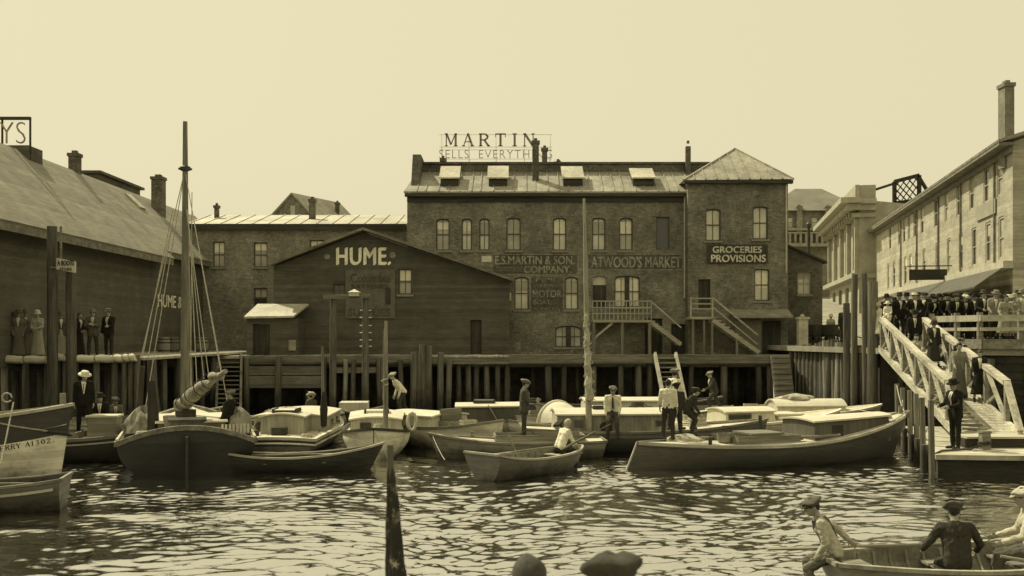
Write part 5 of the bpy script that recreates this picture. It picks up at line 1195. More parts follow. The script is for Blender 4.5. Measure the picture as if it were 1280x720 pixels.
for i in range(15):
    t = i / 14; pts.append(g0.lerp(g1, t * .94) + Vector((0, .06 * math.sin(i * 2.1), .06 + .06 * math.sin(i * 1.7)))); rad.append(.10 + .085 * math.sin(math.pi * min(1, t * 1.25)) + .035 * math.sin(i * 2.7))
m_.tube(pts, rad, 12); m_.build('furled_sail', canvas_dark, b4.t, world=False, smooth=True)
m_ = MB()
for i in (1, 2.3, 3.2, 5, 6.4):
    t = i / 8.2; c = g0.lerp(g1, t * .94) + Vector((0, 0, .07)); d = (g1 - g0).normalized(); u = d.cross(Vector((0, 0, 1))).normalized(); w_ = u.cross(d); r_ = .16 + .07 * math.sin(math.pi * t)
    m_.tube([c + u * r_ * math.cos(k * .6283) + w_ * r_ * math.sin(k * .6283) for k in range(11)], .014, 5, False)
m_.build('sail_tie', rope_dark, b4.t, world=False)
zt_ = .78 + .36
m_ = MB(); m_.box(-3.2, -2.45, -.42, .42, .85, zt_ + .08); m_.build('companionway', boards('companion_drab', .10, 'Y', .12, .2, .7), b4.t, world=False); MB().box(-3.25, -2.4, -.47, .47, zt_ + .082, zt_ + .14).build('companion_lid', timber_dark, b4.t, world=False)
m_ = MB(); m_.box(-2.0, .9, -.95, .75, .8, 1.10); m_.build('cabin_trunk', cabin_grey, b4.t, world=False); m_ = MB(); m_.box(-2.06, .96, -1.02, .82, 1.102, 1.15); m_.build('cabin_roof', roof_white, b4.t, world=False)
def heap(name, c, r, mat, parent, seed=1, n=26, m=14):
    """a crumpled heap of cloth"""
    g_ = random.Random(seed); mb = MB(); c = Vector(c); ph = [g_.uniform(0, 6) for _ in range(6)]; rings = []
    for i in range(m + 1):
        a = math.pi / 2 * i / m; ring = []
        for k in range(n):
            b_ = 2 * math.pi * k / n; f = 1 + .13 * math.sin(3 * b_ + ph[0] + a * 3) + .09 * math.sin(7 * b_ + ph[1] - a * 5) + .06 * math.sin(11 * b_ + ph[2])
            ring.append(c + Vector((r[0] * f * math.cos(a) * math.cos(b_), r[1] * f * math.cos(a) * math.sin(b_), r[2] * math.sin(a) * (1 + .15 * math.sin(2 * b_ + ph[3])))))
        rings.append(ring)
    mb.loft(rings, True, True); return mb.build(name, mat, parent, world=False, smooth=True)
q = b4.loc(at(178, 530, 27.6)); heap('sail_heap', (q.x, q.y, .82), (.55, .42, .62), canvas_dark, b4.t, 3)
q = b4.loc(at(192, 535, 27.2)); m_ = MB(); m_.tube([(q.x, q.y, .7), (q.x, q.y + .02, 1.5), (q.x + .05, q.y + .06, 2.2)], [.17, .14, .09], 9); m_.build('oilskin_roll', M('oilskin', .03, .6), b4.t, world=False, smooth=True)
q = b4.loc(at(296, 525, 28.2)); heap('canvas_cover', (q.x, q.y, .75), (.5, .42, .62), M('drab_canvas', .27, .9, .25, 4), b4.t, 5)
m_ = MB(); q = b4.loc(at(231, 515, 28.3)); m_.box(q.x - .25, q.x + .25, q.y - .3, q.y + .25, 1.152, 1.36); m_.build('deck_box', timber_dark, b4.t, world=False)
m_ = MB()
for k in range(8): x = -3.95 + .02; y = -.85 - k * .09; m_.box(x + .3, x + .34, y - .025, y + .025, .95, 1.17)
m_.build('baluster', trim_pale, b4.t, world=False)
m_ = MB(); q = b4.loc(at(212, 540, 27)); m_.lathe([(.14, 0), (.17, .28), (.16, .3), (.13, .03)], (q.x, q.y, 1.0), 12); m_.build('bucket', timber, b4.t, world=False)
m_ = MB(); q = b4.loc(at(225, 560, 25.2)); m_.box(q.x - .5, q.x - .02, -.03, .03, -.3, .95); m_.build('rudder', hull_black, b4.t, world=False)

# ---- 5 dark double ended dory
b5 = Boat('dory', 'low dark double ended dory with a bright worn rim in front of the cabin boats', 'rowing boat', at(374, 0, 26).x, 26.0, 4, 4.3, 1.15, (.52, .36, .68), .3, .35, .1, 2.0, .2, 2.0, pointed=True)
b5.hull(M('worn_dark_paint', .05, .7, .5, 3, (.4, 1, 4), .4, .3, 14)); b5.rail(timber_pale, .06, .05); b5.liner(hull_dark, .03, .97, .05, .08); b5.thwart(-.7, timber); b5.thwart(.6, timber)

# ---- 6 broad cabin boat seen from the stern
b6 = Boat('cabin_cruiser', 'broad pale cabin boat with round stern deck and tan plank cabin', 'motor boat', at(373, 0, 32.4).x, 32.4, 90, 6.6, 2.65, (.42, .5, .85), .86, .3, .0, 2.3, .4, 2.4, camber=.05)
b6.hull(hull_grey, .8, hull_dark); b6.deck(deck_pale, dz=-.02, camber=.05); b6.rail(hull_cream, .12, .09, .02)
zc = .38
b6.cabin(-2.3, -.9, 1.32, zc, .99, cabin_tan_x, cabin_tan, roof_white, crown=.1, hatch=True, over=.07)
b6.cabin(-1.25, 1.9, 2.25, zc, .92, cabin_tan_x, cabin_tan, roof_white, crown=.1, hatch=False, over=.06, wins=((0, .7, .3, .18), (1, .7, .3, .18)))
m_ = MB(); m_.box(-2.75, -2.4, -.5, .35, .38, .5); m_.build('stern_box', trim_pale, b6.t, world=False); m_ = MB(); m_.box(-2.72, -2.45, -.2, .22, .502, .74); m_.build('battery_box', sign_dark, b6.t, world=False)
m_ = MB(); m_.tube([(-1.29, .92, .66), (-1.24, .92, .66)], .13, 12); m_.build('lifebuoy_mark', trim_dark, b6.t, world=False)
heap('coiled_rope', (-.3, .3, 1.03), (.4, .5, .14), rope_m, b6.t, 9); b6.rail(hull_white, .05, .05, -.12, 0, .9, 'rub_strake', out=.02)
m_ = MB(); m_.tube([(-.9, 1.05, .9), (-.2, 1.15, .55)], .03, 6); m_.tube([(-2.1, -1.1, .45), (-1.2, -.9, .5)], .04, 6); m_.tube([(-2.4, 1.05, .42), (-1.9, .9, .47)], .05, 6); m_.build('deck_gear', timber, b6.t, world=False)
b6.mast(at(404, 535, 30.6), at(403, 433, 30.6), .05, .03, timber_z, 'boat_pole'); 
q0, q1 = b6.loc(at(404.5, 533, 30.55)), b6.loc(at(405, 490, 30.55)); m_ = MB(); m_.tube([q0, q0.lerp(q1, .5), q1], [.09, .12, .06], 8); m_.build('furled_flag', M('dark_flag', .03), b6.t, world=False, smooth=True)

# ---- 7 white motor boat, bow on
b7 = Boat('motor_boat', 'white motor boat bow on with pale plank cabin and short mast', 'motor boat', at(471, 0, 30.4).x, 30.4, -84, 6.2, 1.98, (.62, .62, .92), .85, .18, .1, 2.9, .35, 2.6)
b7.hull(hull_white); b7.deck(deck_pale, hole=(.06, .3, .55)); b7.rail(hull_dark, .07, .07, 0); b7.cabin(-.9, 1.35, 1.6, .58, 1.04, cabin_white, cabin_tan, roof_white, wins=((.3, .83, .3, .18),), end_wins=((1, -.28, .84, .3, .2, inside_dark),), slope=.05)
b7.mast(at(482, 540, 28.1), at(482.5, 401, 28.1), .075, .04, wood('short_mast', .30, 'z')); b7.mast(at(480, 500, 28.3), at(480, 412, 28.3), .04, .03, timber_z, 'boat_pole')
m_ = MB(); q = b7.loc(at(481, 478, 28.1)); m_.tube([q + Vector((.09 * math.cos(k * .8), .09 * math.sin(k * .8), .02 * k - .08)) for k in range(12)], .02, 5); m_.build('lashing', rope_m, b7.t, world=False)
m_ = MB(); q = b7.loc(at(515, 527, 28.9)); m_.tube([q + Vector((0, .12 * math.cos(k * .5236), .24 * math.sin(k * .5236))) for k in range(13)], .05, 8, False); m_.build('life_ring', trim_pale, b7.t, world=False, smooth=True)

# ---- 8 launch with drab companionway
b8 = Boat('motor_boat', 'cream motor launch with a drab companionway door, bow towards the right', 'motor boat', at(558, 0, 31.2).x, 31.2, -40, 4.6, 1.9, (.75, .66, .95), .85, .15, .1, 2.8, .35)
b8.hull(hull_cream); b8.deck(deck_pale, hole=(.4, .62, .5)); b8.rail(hull_grey, .07, .07)
b8b = b8.cabin(-1.9, .2, 1.75, .6, .96, cabin_white, cabin_tan, roof_white, hatch=False); m_ = MB(); m_.box(.12, .24, -.42, .42, .55, 1.2); m_.build('door', boards('companion_tan', .2, 'Z', .2, .2, .7), b8.t, world=False)
# ---- 9 small cabin boat
b9 = Boat('cabin_boat', 'small white cabin boat with a dark side panel behind the standing man', 'motor boat', at(640, 0, 35).x, 35.0, 2, 5.0, 1.9, (.6, .55, .85), .8, .2, .1, 2.4, .35)
b9.hull(hull_cream); b9.deck(deck_pale, hole=(.62, .8, .45)); b9.rail(hull_grey, .06, .06); b9.cabin(-1.9, .3, 1.55, .5, 1.0, boards('panel_drab', .12, 'X', .3, .2, .8), cabin_white, roof_white, slope=-.02)
b9.ropes([(at(610, 506, 34.2), at(627, 535, 34.1))], rope_m, .014)
# ---- 10 launch with spray hood
b10 = Boat('launch', 'white launch with a round framed spray hood open towards the left', 'boat', at(690, 0, 33.2).x, 33.2, -60, 4.8, 1.75, (.6, .6, .85), .8, .2, .1, 2.4, .35)
b10.hull(hull_white); b10.deck(deck_pale, hole=(.2, .5, .55)); b10.rail(hull_grey, .06, .06)
hood = MB(); rings = []
for i in range(7):
    t = i / 6; x = .3 + 1.1 * t; h_ = .72 * (1 - .6 * t * t); w_ = .72 * (1 - .2 * t); rings.append([Vector((x, w_ * math.cos(math.pi * k / 14), .58 + h_ * math.sin(math.pi * k / 14))) for k in range(15)])
hood.loft(rings, False); h_ = hood.build('spray_hood', roof_white, b10.t, world=False, smooth=True)
m_ = MB(); m_.tube(rings[0], .055, 8); m_.build('hood_frame', roof_white, h_, world=False, smooth=True); m_ = MB(); m_.add(rings[3], [tuple(range(15))]); m_.build('hood_lining', inside_dark, h_, world=False)
m_ = MB(); m_.box(.34, .4, -.6, .6, .86, .93); m_.build('hood_bar', trim_pale, h_, world=False)
b10b = Boat('dinghy', 'pale upturned looking dinghy lying behind the spray hood launch', 'rowing boat', at(732, 0, 39).x, 39.0, 184, 3.9, 1.4, (.75, .6, .85), .8, .25, .1, 2.4, .25); b10b.hull(hull_cream); b10b.liner(hull_mid); b10b.rail(timber, .06, .05); b10b.thwart(0, timber)
b10c = Boat('lighter', 'long dark low boat under the back wharf behind the pale dinghy', 'boat', at(775, 0, 42).x, 42.0, 3, 8.5, 2.0, (.7, .5, .9), .7, .3, .2, 2.2, .3, pointed=True); b10c.hull(hull_dark); b10c.liner(hull_black); b10c.rail(timber, .09, .07); b10c.thwart(-1, timber); b10c.thwart(1.5, timber)

# ---- 11 big launch with plank cabin and furled mast
b11 = Boat('cabin_launch', 'large launch with weathered plank cabin and a mast wrapped in its sail', 'motor boat', at(808, 0, 30.4).x, 30.6, 3, 7.4, 2.3, (.72, .62, .9), .8, .2, .1, 2.3, .4)
b11.hull(hull_drab, .84, hull_grey); b11.deck(deck_pale); b11.rail(timber, .08, .07)
b11.cabin(-2.75, .75, 1.75, .55, 1.09, boards('weathered_cabin_boards', .27, 'X', .12, .28, .55), cabin_tan, roof_white, wins=((-2.1, .86, .26, .22), (.25, .86, .2, .18)), crown=.12)
m_ = MB(); q = on_hull(b11, -2.35, .35, -1); m_.box(-1.2, -1.15, -.9, -.885, .5, .95); m_.tube([(-1.35, -.88, .76), (-1.35, -.9, .76)], .15, 12); m_.build('stain_patch', timber_dark, b11.t, world=False)
mt0, mt1 = at(736.5, 548, 29.6), at(730, 248, 29.6); b11.mast(mt0, mt1, .095, .035, wood('launch_mast', .30, 'z'))
m_ = MB(); pts, rad = [], []
a_, c_ = b11.loc(at(737, 500, 29.52)), b11.loc(at(732, 392, 29.52))
for i in range(22): t = i / 21; pts.append(a_.lerp(c_, t) + Vector((.025 * math.sin(i * 1.3), .025 * math.cos(i * 1.1), 0))); rad.append(.04 + .085 * (1 - t) ** .6 * (.8 + .25 * math.sin(i * 1.9)))
m_.tube(pts, rad, 12); m_.build('furled_sail', canvas, b11.t, world=False, smooth=True)
m_ = MB()
for i in range(9): t = i / 9; c = a_.lerp(c_, t); r_ = .06 + .10 * (1 - t) ** .6; m_.tube([c + Vector((r_ * math.cos(k * .7), r_ * math.sin(k * .7), .03 * k)) for k in range(10)], .012, 5)
m_.build('lashing', rope_m, b11.t, world=False)
# ---- 11b boat behind with small cabin windows
b12 = Boat('cabin_boat', 'white cabin boat with three small dark windows behind the seated man', 'motor boat', at(812, 0, 36.5).x, 36.5, 2, 6.0, 2.0, (.7, .6, .9), .8, .2, .1, 2.3, .35); b12.hull(hull_cream); b12.deck(deck_pale); b12.rail(hull_grey, .06, .06)
b12.cabin(-2.4, 1.2, 1.5, .5, 1.1, cabin_white, cabin_white, roof_white, wins=((-1.7, .85, .3, .22), (-.7, .85, .3, .22), (.4, .85, .3, .22)), hatch=False)
# ---- 12 low grey boat with the standing man
b13 = Boat('workboat', 'low grey workboat with bow to the left carrying the standing man', 'boat', at(645, 0, 28.6).x, 28.6, 184, 4.9, 1.6, (.5, .46, .70), .8, .3, .1, 2.2, .3)
b13.hull(hull_mid); b13.deck(deck_pale, hole=(.12, .62, .5), dz=-.04); b13.rail(timber, .06, .06); b13.thwart(-.6, timber, .75); b13.mast(at(590, 545, 28.3), at(590, 539, 28.3), .05, .05, timber, 'bitt')
# ---- 13 rowboat with two boys
b14 = Boat('rowboat', 'grey rowboat with broad transom towards us carrying two rowers', 'rowing boat', .55, 25.2, 47, 3.7, 1.34, (.66, .47, .56), .86, .2, .12, 2.4, .22, 2.1)
b14.hull(hull_grey); b14.rail(timber_pale, .055, .05); b14.liner(hull_mid, floor=.1, ribmat=timber); zth = b14.thwart(.95, timber_pale, .8); b14.thwart(-.75, timber_pale, .7); b14.thwart(.1, timber_pale, .72); b14.thwart(1.5, timber_pale, .8)
def oar(lab, p, q, group='oars'):
    p, q = Vector(p), Vector(q); d = (q - p).normalized(); L_ = (q - p).length
    t = thing('oar', lab, 'oar', tuple(p), 0, group); m_ = MB(); m_.tube([p, p + d * .12, p + d * .3, p + d * (L_ * .7)], [.02, .02, .028, .024], 8); m_.build('shaft', timber, t, smooth=True)
    m_ = MB(); m_.beam(p + d * (L_ * .7), q, .12, .02); m_.build('blade', timber, t)
oar('oar slanting up to the left out of the rowboat', b14.W((-.2, .45, .56)), at(634, 540, 25.6)); oar('oar raised to the right in the hands of the white shirted rower', b14.W((.6, -.35, .58)), at(763, 530, 25.0)); oar('oar lying across the rowboat towards the left', b14.W((.9, .1, .6)), b14.W((-1.2, .3, .56)))
# ---- 14 the long launch
b15 = Boat('long_launch', 'long dark motor launch with torpedo stern and high bow in the centre right', 'motor boat', 7.22, 27.55, 20.5, 8.6, 2.35, (.70, .60, 1.28), .42, .55, -.30, 2.0, .4, 2.2, n=40, pointed=True)
b15.hull(hull_drab); b15.deck(deck_pale, hole=(.30, .52, .62), dz=-.05); b15.rail(hull_grey, .09, .10, -.03); b15.rail(hull_cream, .03, .07, -.02, 0, .96, 'rub_strake', out=.05)
MB().beam(b15.pt(0, 1, -1) + Vector((-.02, 0, 0)), b15.pt(0, .05, -1) + Vector((-.02, 0, 0)), .03, .04).build('stern_edge', trim_pale, b15.t, world=False)
c = b15.cabin(.55, 3.35, 1.5, .5, 1.1, cabin_grey, boards('launch_bulkhead', .14, 'Y', .4, .2, .8), roof_white, hatch=False, crown=.05, slope=-.08, fw=.27, wins=((1.35, .85, .42, .4),), dark=inside_dark)
m_ = MB(); m_.box(-1.25, -.35, -.55, .25, .12, .82); m_.build('engine_box', cabin_white, b15.t, world=False); MB().box(-1.3, -.3, -.6, .3, .822, .87).build('box_lid', timber, b15.t, world=False)
m_ = MB(); m_.tube([(-.4, .35, .6), (-.4, .35, 1.25)], .045, 8); m_.build('exhaust_pipe', iron, b15.t, world=False)
for P_, r_ in (([(-.1, -.5, .72), (.5, -.75, .74), (1.2, -.95, .78)], .04), ([(-.2, -.3, .68), (.3, -.6, .7)], .05), ([(-3.2, .3, .72), (-1.6, .6, .66)], .05)): MB().tube(P_, r_, 7).build('spar', timber, b15.t, world=False, smooth=True)
m_ = MB(); m_.tube([(-2.55, -.62, .6), (-2.55, -.62, .82)], .05, 8); m_.build('cleat_post', iron, b15.t, world=False)
heap('canvas_heap', (-2.7, .45, .62), (.5, .35, .18), canvas, b15.t, 12)
p = b15.pt(.985, 1, 1); tip = b15.W((p.x, 0, p.z)); b15.ropes([(tip, at(1121, 482, 33.4)), (tip, at(1128, 500, 31.7)), (b15.W((p.x - .1, 0, p.z)), at(1062, 508, 39))], rope_m, .016, 'mooring_line', .12)
m_ = MB(); m_.tube([b15.loc(tip) + Vector((-.15, 0, -.1)), b15.loc(tip) + Vector((-.15, 0, .18))], .06, 8); m_.build('bitt', timber, b15.t, world=False)
# ---- 15 boats between the long launch and the bulkhead
b16 = Boat('cabin_boat', 'white decked boat with an open dark companionway behind the long launch', 'motor boat', at(925, 0, 33).x, 33.2, 14, 7.4, 2.3, (.72, .62, .95), .75, .2, .1, 2.2, .35)
b16.hull(hull_cream); b16.deck(deck_pale, dz=-.03); b16.rail(hull_white, .08, .07); b16.cabin(-.8, 1.0, 1.45, .55, .96, cabin_white, cabin_white, roof_white, crown=.1, hatch=False, wins=((-.3, .79, .8, .26),), dark=inside_dark)
m_ = MB(); m_.box(1.15, 2.0, -.5, .5, .6, .84); m_.build('deck_box', cabin_white, b16.t, world=False); MB().box(1.1, 2.05, -.55, .55, .842, .89).build('box_lid', roof_white, b16.t, world=False)
b17 = Boat('cabin_boat', 'farther white boat with a low peaked trunk cabin against the bulkhead piles', 'motor boat', at(1010, 0, 37).x, 37.2, 4, 5.6, 2.0, (.7, .62, .9), .75, .2, .1, 2.2, .35)
b17.hull(hull_cream); b17.deck(deck_pale, dz=-.03); b17.rail(hull_white, .08, .07); b17.cabin(-1.3, 1.3, 1.3, .55, .86, cabin_white, cabin_white, roof_white, crown=.22, hatch=False); heap('sail_heap', (-.4, .0, 1.10), (.7, .3, .2), canvas, b17.t, 20)
b18 = Boat('lighter', 'long low dark boat with a pale rail under the stepping boy', 'boat', at(875, 0, 37).x, 37.4, 9, 6.6, 1.8, (.72, .6, .9), .7, .2, .1, 2.2, .3); b18.hull(hull_dark); b18.deck(hull_mid, hole=(.25, .7, .5)); b18.rail(timber_pale, .09, .08)
# ---- small craft on the left between the cabin boats and the wharf
b19 = Boat('rowboat', 'pale boat end showing between the cabin cruiser and the wharf siding', 'rowing boat', at(408, 0, 37).x, 37.0, 4, 4.2, 1.5, (.7, .58, .85), .8, .2, .1, 2.3, .3); b19.hull(hull_cream); b19.deck(deck_pale, hole=(.25, .6, .45)); b19.rail(hull_grey, .06, .06)
m_ = MB(); m_.box(.5, 1.5, -.5, .5, .5, 1.02); m_.build('engine_box', cabin_white, b19.t, world=False)
b20 = Boat('rowboat', 'dark boat under the stair with pale thwarts right of the sloop', 'rowing boat', at(312, 0, 36).x, 36.0, 170, 4.4, 1.5, (.62, .5, .75), .8, .2, .1, 2.3, .3); b20.hull(hull_grey); b20.liner(hull_mid); b20.rail(trim_pale, .06, .05); b20.thwart(-.8, deck_pale, .9); b20.thwart(.3, deck_pale, .9); b20.thwart(1.1, deck_pale, .9)
b21 = Boat('rowboat', 'dark boat lying behind the sloop beneath the wharf', 'rowing boat', at(205, 0, 38).x, 38.0, 4, 4.6, 1.5, (.62, .5, .8), .8, .2, .1, 2.3, .3); b21.hull(hull_dark); b21.liner(hull_dark); b21.rail(trim_pale, .06, .05); b21.thwart(-.6, deck_pale, .9); b21.thwart(.6, deck_pale, .9)
b22 = Boat('rowboat', 'low dark boat behind the white motor boat where the bending man steps', 'rowing boat', at(512, 0, 35.5).x, 35.6, 178, 4.6, 1.6, (.62, .55, .8), .8, .2, .1, 2.3, .3); b22.hull(hull_dark); b22.deck(hull_mid, hole=(.4, .75, .45)); b22.rail(timber, .07, .06)
# ---- 16 the near rowboat
b23 = Boat('rowboat', 'large worn rowboat in the lower right corner carrying three people', 'rowing boat', 6.30, 13.5, 7, 4.5, 1.66, (.52, .48, .86), .42, .35, .22, 2.3, .22, 2.1, n=40)
worn_hull = M('worn_boat_paint', .30, .7, .35, 2.5, (.4, 1, 3), .3, .3, 16)
b23.hull(worn_hull); b23.rail(M('worn_gunwale', .36, .75, .3, 4), .07, .05); b23.liner(M('worn_interior', .20, .85, .35, 3), .03, .97, .05, .08, ribmat=M('worn_rib', .26)); b23.thwart(-.48, timber, .66, .26); b23.thwart(.5, timber, .7, .26); b23.thwart(-1.75, timber, .8, .34)
for x in (.05, 1.2):
    for s in (-1, 1):
        p = b23.pt((x + 2.25) / 4.5, 1, s); m_ = MB()
        for dx in (-.05, .05): m_.tube([(p.x + dx, p.y, p.z), (p.x + dx * 1.4, p.y, p.z + .15)], .014, 6)
        m_.build('rowlock', iron, b23.t, world=False)
oar('worn oar under the near rowers right hand running out to the right', b23.W((-.2, -.55, .62)), b23.W((2.3, -1.5, .2)), 'oars of the near rowboat'); oar('worn oar whose blade sticks out left of the near rowboat', b23.W((.0, .5, .56)), b23.W((-2.75, .78, .50)), 'oars of the near rowboat')
# ---- 17 staff with rolled flag on the near pier
fs_ = thing('flagstaff', 'blurred near flagstaff with a rolled starred flag in the lower centre', 'flagstaff', (at(491, 0, 5.2).x, 5.2, .86))
p0, p1 = at(497, 860, 5.2), at(487.5, 556, 5.2); p0.z = .862; m_ = MB(); m_.tube([p0, p0.lerp(p1, .5), p1], [.03, .026, .016], 10); m_.build('staff', wood('staff_wood', .10, 'z'), fs_, smooth=True)
m_ = MB(); rings = []; a_, c_ = at(488, 585, 5.2), at(500, 800, 5.2)
for i in range(25):
    t = i / 24; c = a_.lerp(c_, t); r_ = .016 + .046 * t ** .8
    rings.append([c + Vector((r_ * (1 + .22 * math.sin(5 * k * .349 + i * .35)) * math.cos(k * .349), r_ * (1 + .22 * math.sin(5 * k * .349 + i * .35)) * math.sin(k * .349), 0)) for k in range(18)])
m_.loft(rings, True, True); flag_m = worn('flag_cloth', .26, .03, .38, .46, 8); m_.build('rolled_flag', flag_m, fs_, smooth=True)
def star(c, r_):
    m_ = MB(); P = [Vector((c.x + (r_ if k % 2 == 0 else r_ * .42) * math.sin(k * math.pi / 5 + .2), c.y, c.z + (r_ if k % 2 == 0 else r_ * .42) * math.cos(k * math.pi / 5 + .2))) for k in range(10)]; m_.prism(P, (0, .01, 0)); m_.build('star', paint_faded, fs_)
star(at(494, 706, 5.14), .020)

# ---- loose gear lying in the boats: each its own thing
def basket(lab, bt, x, y, z, r=.2, h=.26, mt=timber):
    t = thing('basket', lab, 'basket', tuple(bt.W((x, y, z))), .3, 'baskets and buckets in the boats'); m_ = MB(); m_.lathe([(r * .8, 0), (r, h), (r * .93, h), (r * .74, .02), (0, .02)], (0, 0, 0), 14); m_.build('body', mt, t, world=False, smooth=True)
    m_ = MB(); m_.tube([(r * math.cos(k * math.pi / 10), 0, h + r * .9 * math.sin(k * math.pi / 10)) for k in range(11)], .012, 5); m_.build('handle', rope_dark, t, world=False)
def crate(lab, bt, x, y, z, w=.5, d=.34, h=.28, a=.2):
    t = thing('crate', lab, 'crate', tuple(bt.W((x, y, z))), a, 'crates in the boats'); m_ = MB()
    for k in range(3):
        z0 = k * h / 3 + .01; z1 = (k + 1) * h / 3 - .008
        m_.box(-w / 2, w / 2, -d / 2, -d / 2 + .02, z0, z1); m_.box(-w / 2, w / 2, d / 2 - .02, d / 2, z0, z1); m_.box(-w / 2, -w / 2 + .02, -d / 2 + .021, d / 2 - .021, z0, z1); m_.box(w / 2 - .02, w / 2, -d / 2 + .021, d / 2 - .021, z0, z1)
    m_.box(-w / 2 + .021, w / 2 - .021, -d / 2 + .021, d / 2 - .021, 0, .02); m_.build('slats', timber_stair, t, world=False)
    m_ = MB()
    for sx in (-1, 1):
        for sy in (-1, 1): m_.box(sx * (w / 2 - .04) - .018, sx * (w / 2 - .04) + .018, sy * (d / 2 - .035) - .012, sy * (d / 2 - .035) + .012, .022, h)
    m_.build('corner_battens', timber, t, world=False)
def coil(lab, bt, x, y, z, r=.2, n=5, mt=rope_m):
    m_ = MB(); P = [(r * (1 - .07 * (k // 12)) * math.cos(k * math.pi / 6), r * (1 - .07 * (k // 12)) * math.sin(k * math.pi / 6), .025 + .03 * (k / 12)) for k in range(12 * n)] + [(r * 1.6, .1, .03), (r * 2.3, -.05, .02)]
    m_.tube(P, .02, 5); o = m_.build('rope_coil', mt, None, smooth=True); o.location = bt.W((x, y, z)); tag(o, lab, 'rope', 'rope coils in the boats')
basket('dark bucket on the pale deck of the broad cabin boat', b6, -2.55, .75, .40, .15, .22, iron); basket('wicker basket in the low grey workboat', b13, -.3, .2, .33, .22, .26); basket('basket on the long launch deck forward of the boys', b15, -1.9, -.25, .64, .2, .24); basket('bucket on the low dark launch beside its engine box', b3, .3, .3, .55, .15, .22, hull_grey)
crate('slatted crate on the sloop deck by the furled sail', b4, -.2, 1.0, .80); crate('slatted crate on the white decked boat behind the long launch', b16, -1.7, .1, .72, a=.4); crate('slatted crate on the farther white boat near the bulkhead', b17, -2.0, .2, .66, a=-.1); crate('slatted crate in the cream motor launch', b8, .9, .0, .66, .45, .3, .24, .5); crate('slatted crate on the deck of the weathered plank cabin launch', b11, 1.6, .2, .66, a=.1)
coil('pale rope coil on the broad cabin boat stern deck', b6, -2.75, -.8, .39, .17); coil('pale rope coil on the bow of the white motor boat', b7, 2.2, .1, .80, .15); coil('dark rope coil on the launch cabin roof', b11, -.2, .3, 1.24, .2, 5, rope_dark); coil('pale rope coil on the fore deck of the long launch', b15, 3.5, .0, 1.02, .15); coil('pale rope coil on the sloop quarter deck', b4, -3.4, 1.05, .86, .2); coil('rope coil in the bottom of the near rowboat', b23, -1.2, -.1, .12, .18); coil('rope coil on the white launch bow behind the standing man', b10, 1.7, .1, .78, .14)
for k, (lab, bt, p, q) in enumerate((('oar lying along the dark double ended dory', b5, (-1.5, .15, .36), (1.3, -.1, .42)), ('oar laid over the thwarts of the boat right of the sloop', b20, (-1.5, .2, .52), (1.4, .1, .55)), ('oar lying on the low grey workboat fore deck', b13, (.2, .3, .55), (2.2, .12, .66)), ('oar along the pale railed boat under the stepping boy', b18, (-2.4, .3, .66), (1.0, .4, .68)), ('oar laid along the lower left skiff', b2, (-1.4, .2, .52), (1.4, .15, .56)))): oar(lab, bt.W(p), bt.W(q), 'oars stowed in the boats')
m_ = None
for bt, lst in ((b13, [((2.35, 0, .7), at(556, 575, 27.0))]), (b7, [((3.0, 0, .9), at(492, 585, 26.8))]), (b8, [((2.2, 0, .9), at(606, 560, 28.8))])): bt.ropes([(bt.W(a), c) for a, c in lst], rope_m, .012, 'mooring_line', .05)
# ================================================================== people
SK = M('skin', .36, .6, .08, 6, bump=.05); HAIR = {n: M('hair_%s' % n, v, .7, .3, 20) for n, v in (('dark', .025), ('brown', .06), ('grey', .4), ('fair', .25))}
CL = {}
def cloth(v):
    k = round(v, 3)
    if k not in CL: CL[k] = M('cloth_%03d' % int(k * 1000), v, .95, .18, 5, (1, 1, .5), .35, .1, 30)
    return CL[k]
SHOE = M('shoe_leather', .03, .5, .2, 8)
def remesh(mb, name, vox, smooth=3):
    me = mb.mesh('tmp'); o = bpy.data.objects.new('tmp', me); COL.objects.link(o)
    r = o.modifiers.new('r', 'REMESH'); r.mode = 'VOXEL'; r.voxel_size = vox; r.use_smooth_shade = True
    s = o.modifiers.new('s', 'SMOOTH'); s.factor = .5; s.iterations = smooth
    dg = bpy.context.evaluated_depsgraph_get(); out = bpy.data.meshes.new_from_object(o.evaluated_get(dg)); out.name = name
    bpy.data.objects.remove(o); bpy.data.meshes.remove(me)
    if name in ('jacket', 'shirt', 'trousers', 'bodice', 'skirt'):       # folds in the cloth
        n_ = len(out.vertices); co = np.empty(n_ * 3); no = np.empty(n_ * 3); out.vertices.foreach_get('co', co); out.vertex_normals.foreach_get('vector', no)
        co = co.reshape(-1, 3); no = no.reshape(-1, 3); x, y, z = co.T
        g_ = np.random.default_rng(len(out.vertices)); d = 0
        for lam, am, q_n in ((.16, .45, 5), (.085, .4, 8), (.05, .25, 8)):
            for _ in range(q_n):
                k_ = g_.normal(size=3); k_ *= (2 * np.pi / lam) / np.linalg.norm(k_) * g_.uniform(.75, 1.3); ph = co @ k_ + g_.uniform(0, 6.3); d = d + am / math.sqrt(q_n) * (1 - 2 * np.abs(np.sin(ph * .5 + .6 * np.sin(co @ (k_[[2, 0, 1]] * .4)))))
        co += no * (d * .0085)[:, None]; out.vertices.foreach_set('co', co.ravel()); out.update()
    for p in out.polygons: p.use_smooth = True
    return out
def join_mesh(me, mb):
    bm = bmesh.new(); bm.from_mesh(me); vs = [bm.verts.new(p) for p in mb.v]
    for f in mb.f:
        try: bm.faces.new([vs[i] for i in f]).smooth = True
        except ValueError: pass
    bm.to_mesh(me); bm.free()
POSE = dict(lean=0, twist=0, hip=(0, 0), knee=(0, 0), spread=6, arm=(5, 5), abd=(8, 8), elbow=(12, 12), inw=(0, 0), head=(0, 0), seat=None, drop=0)
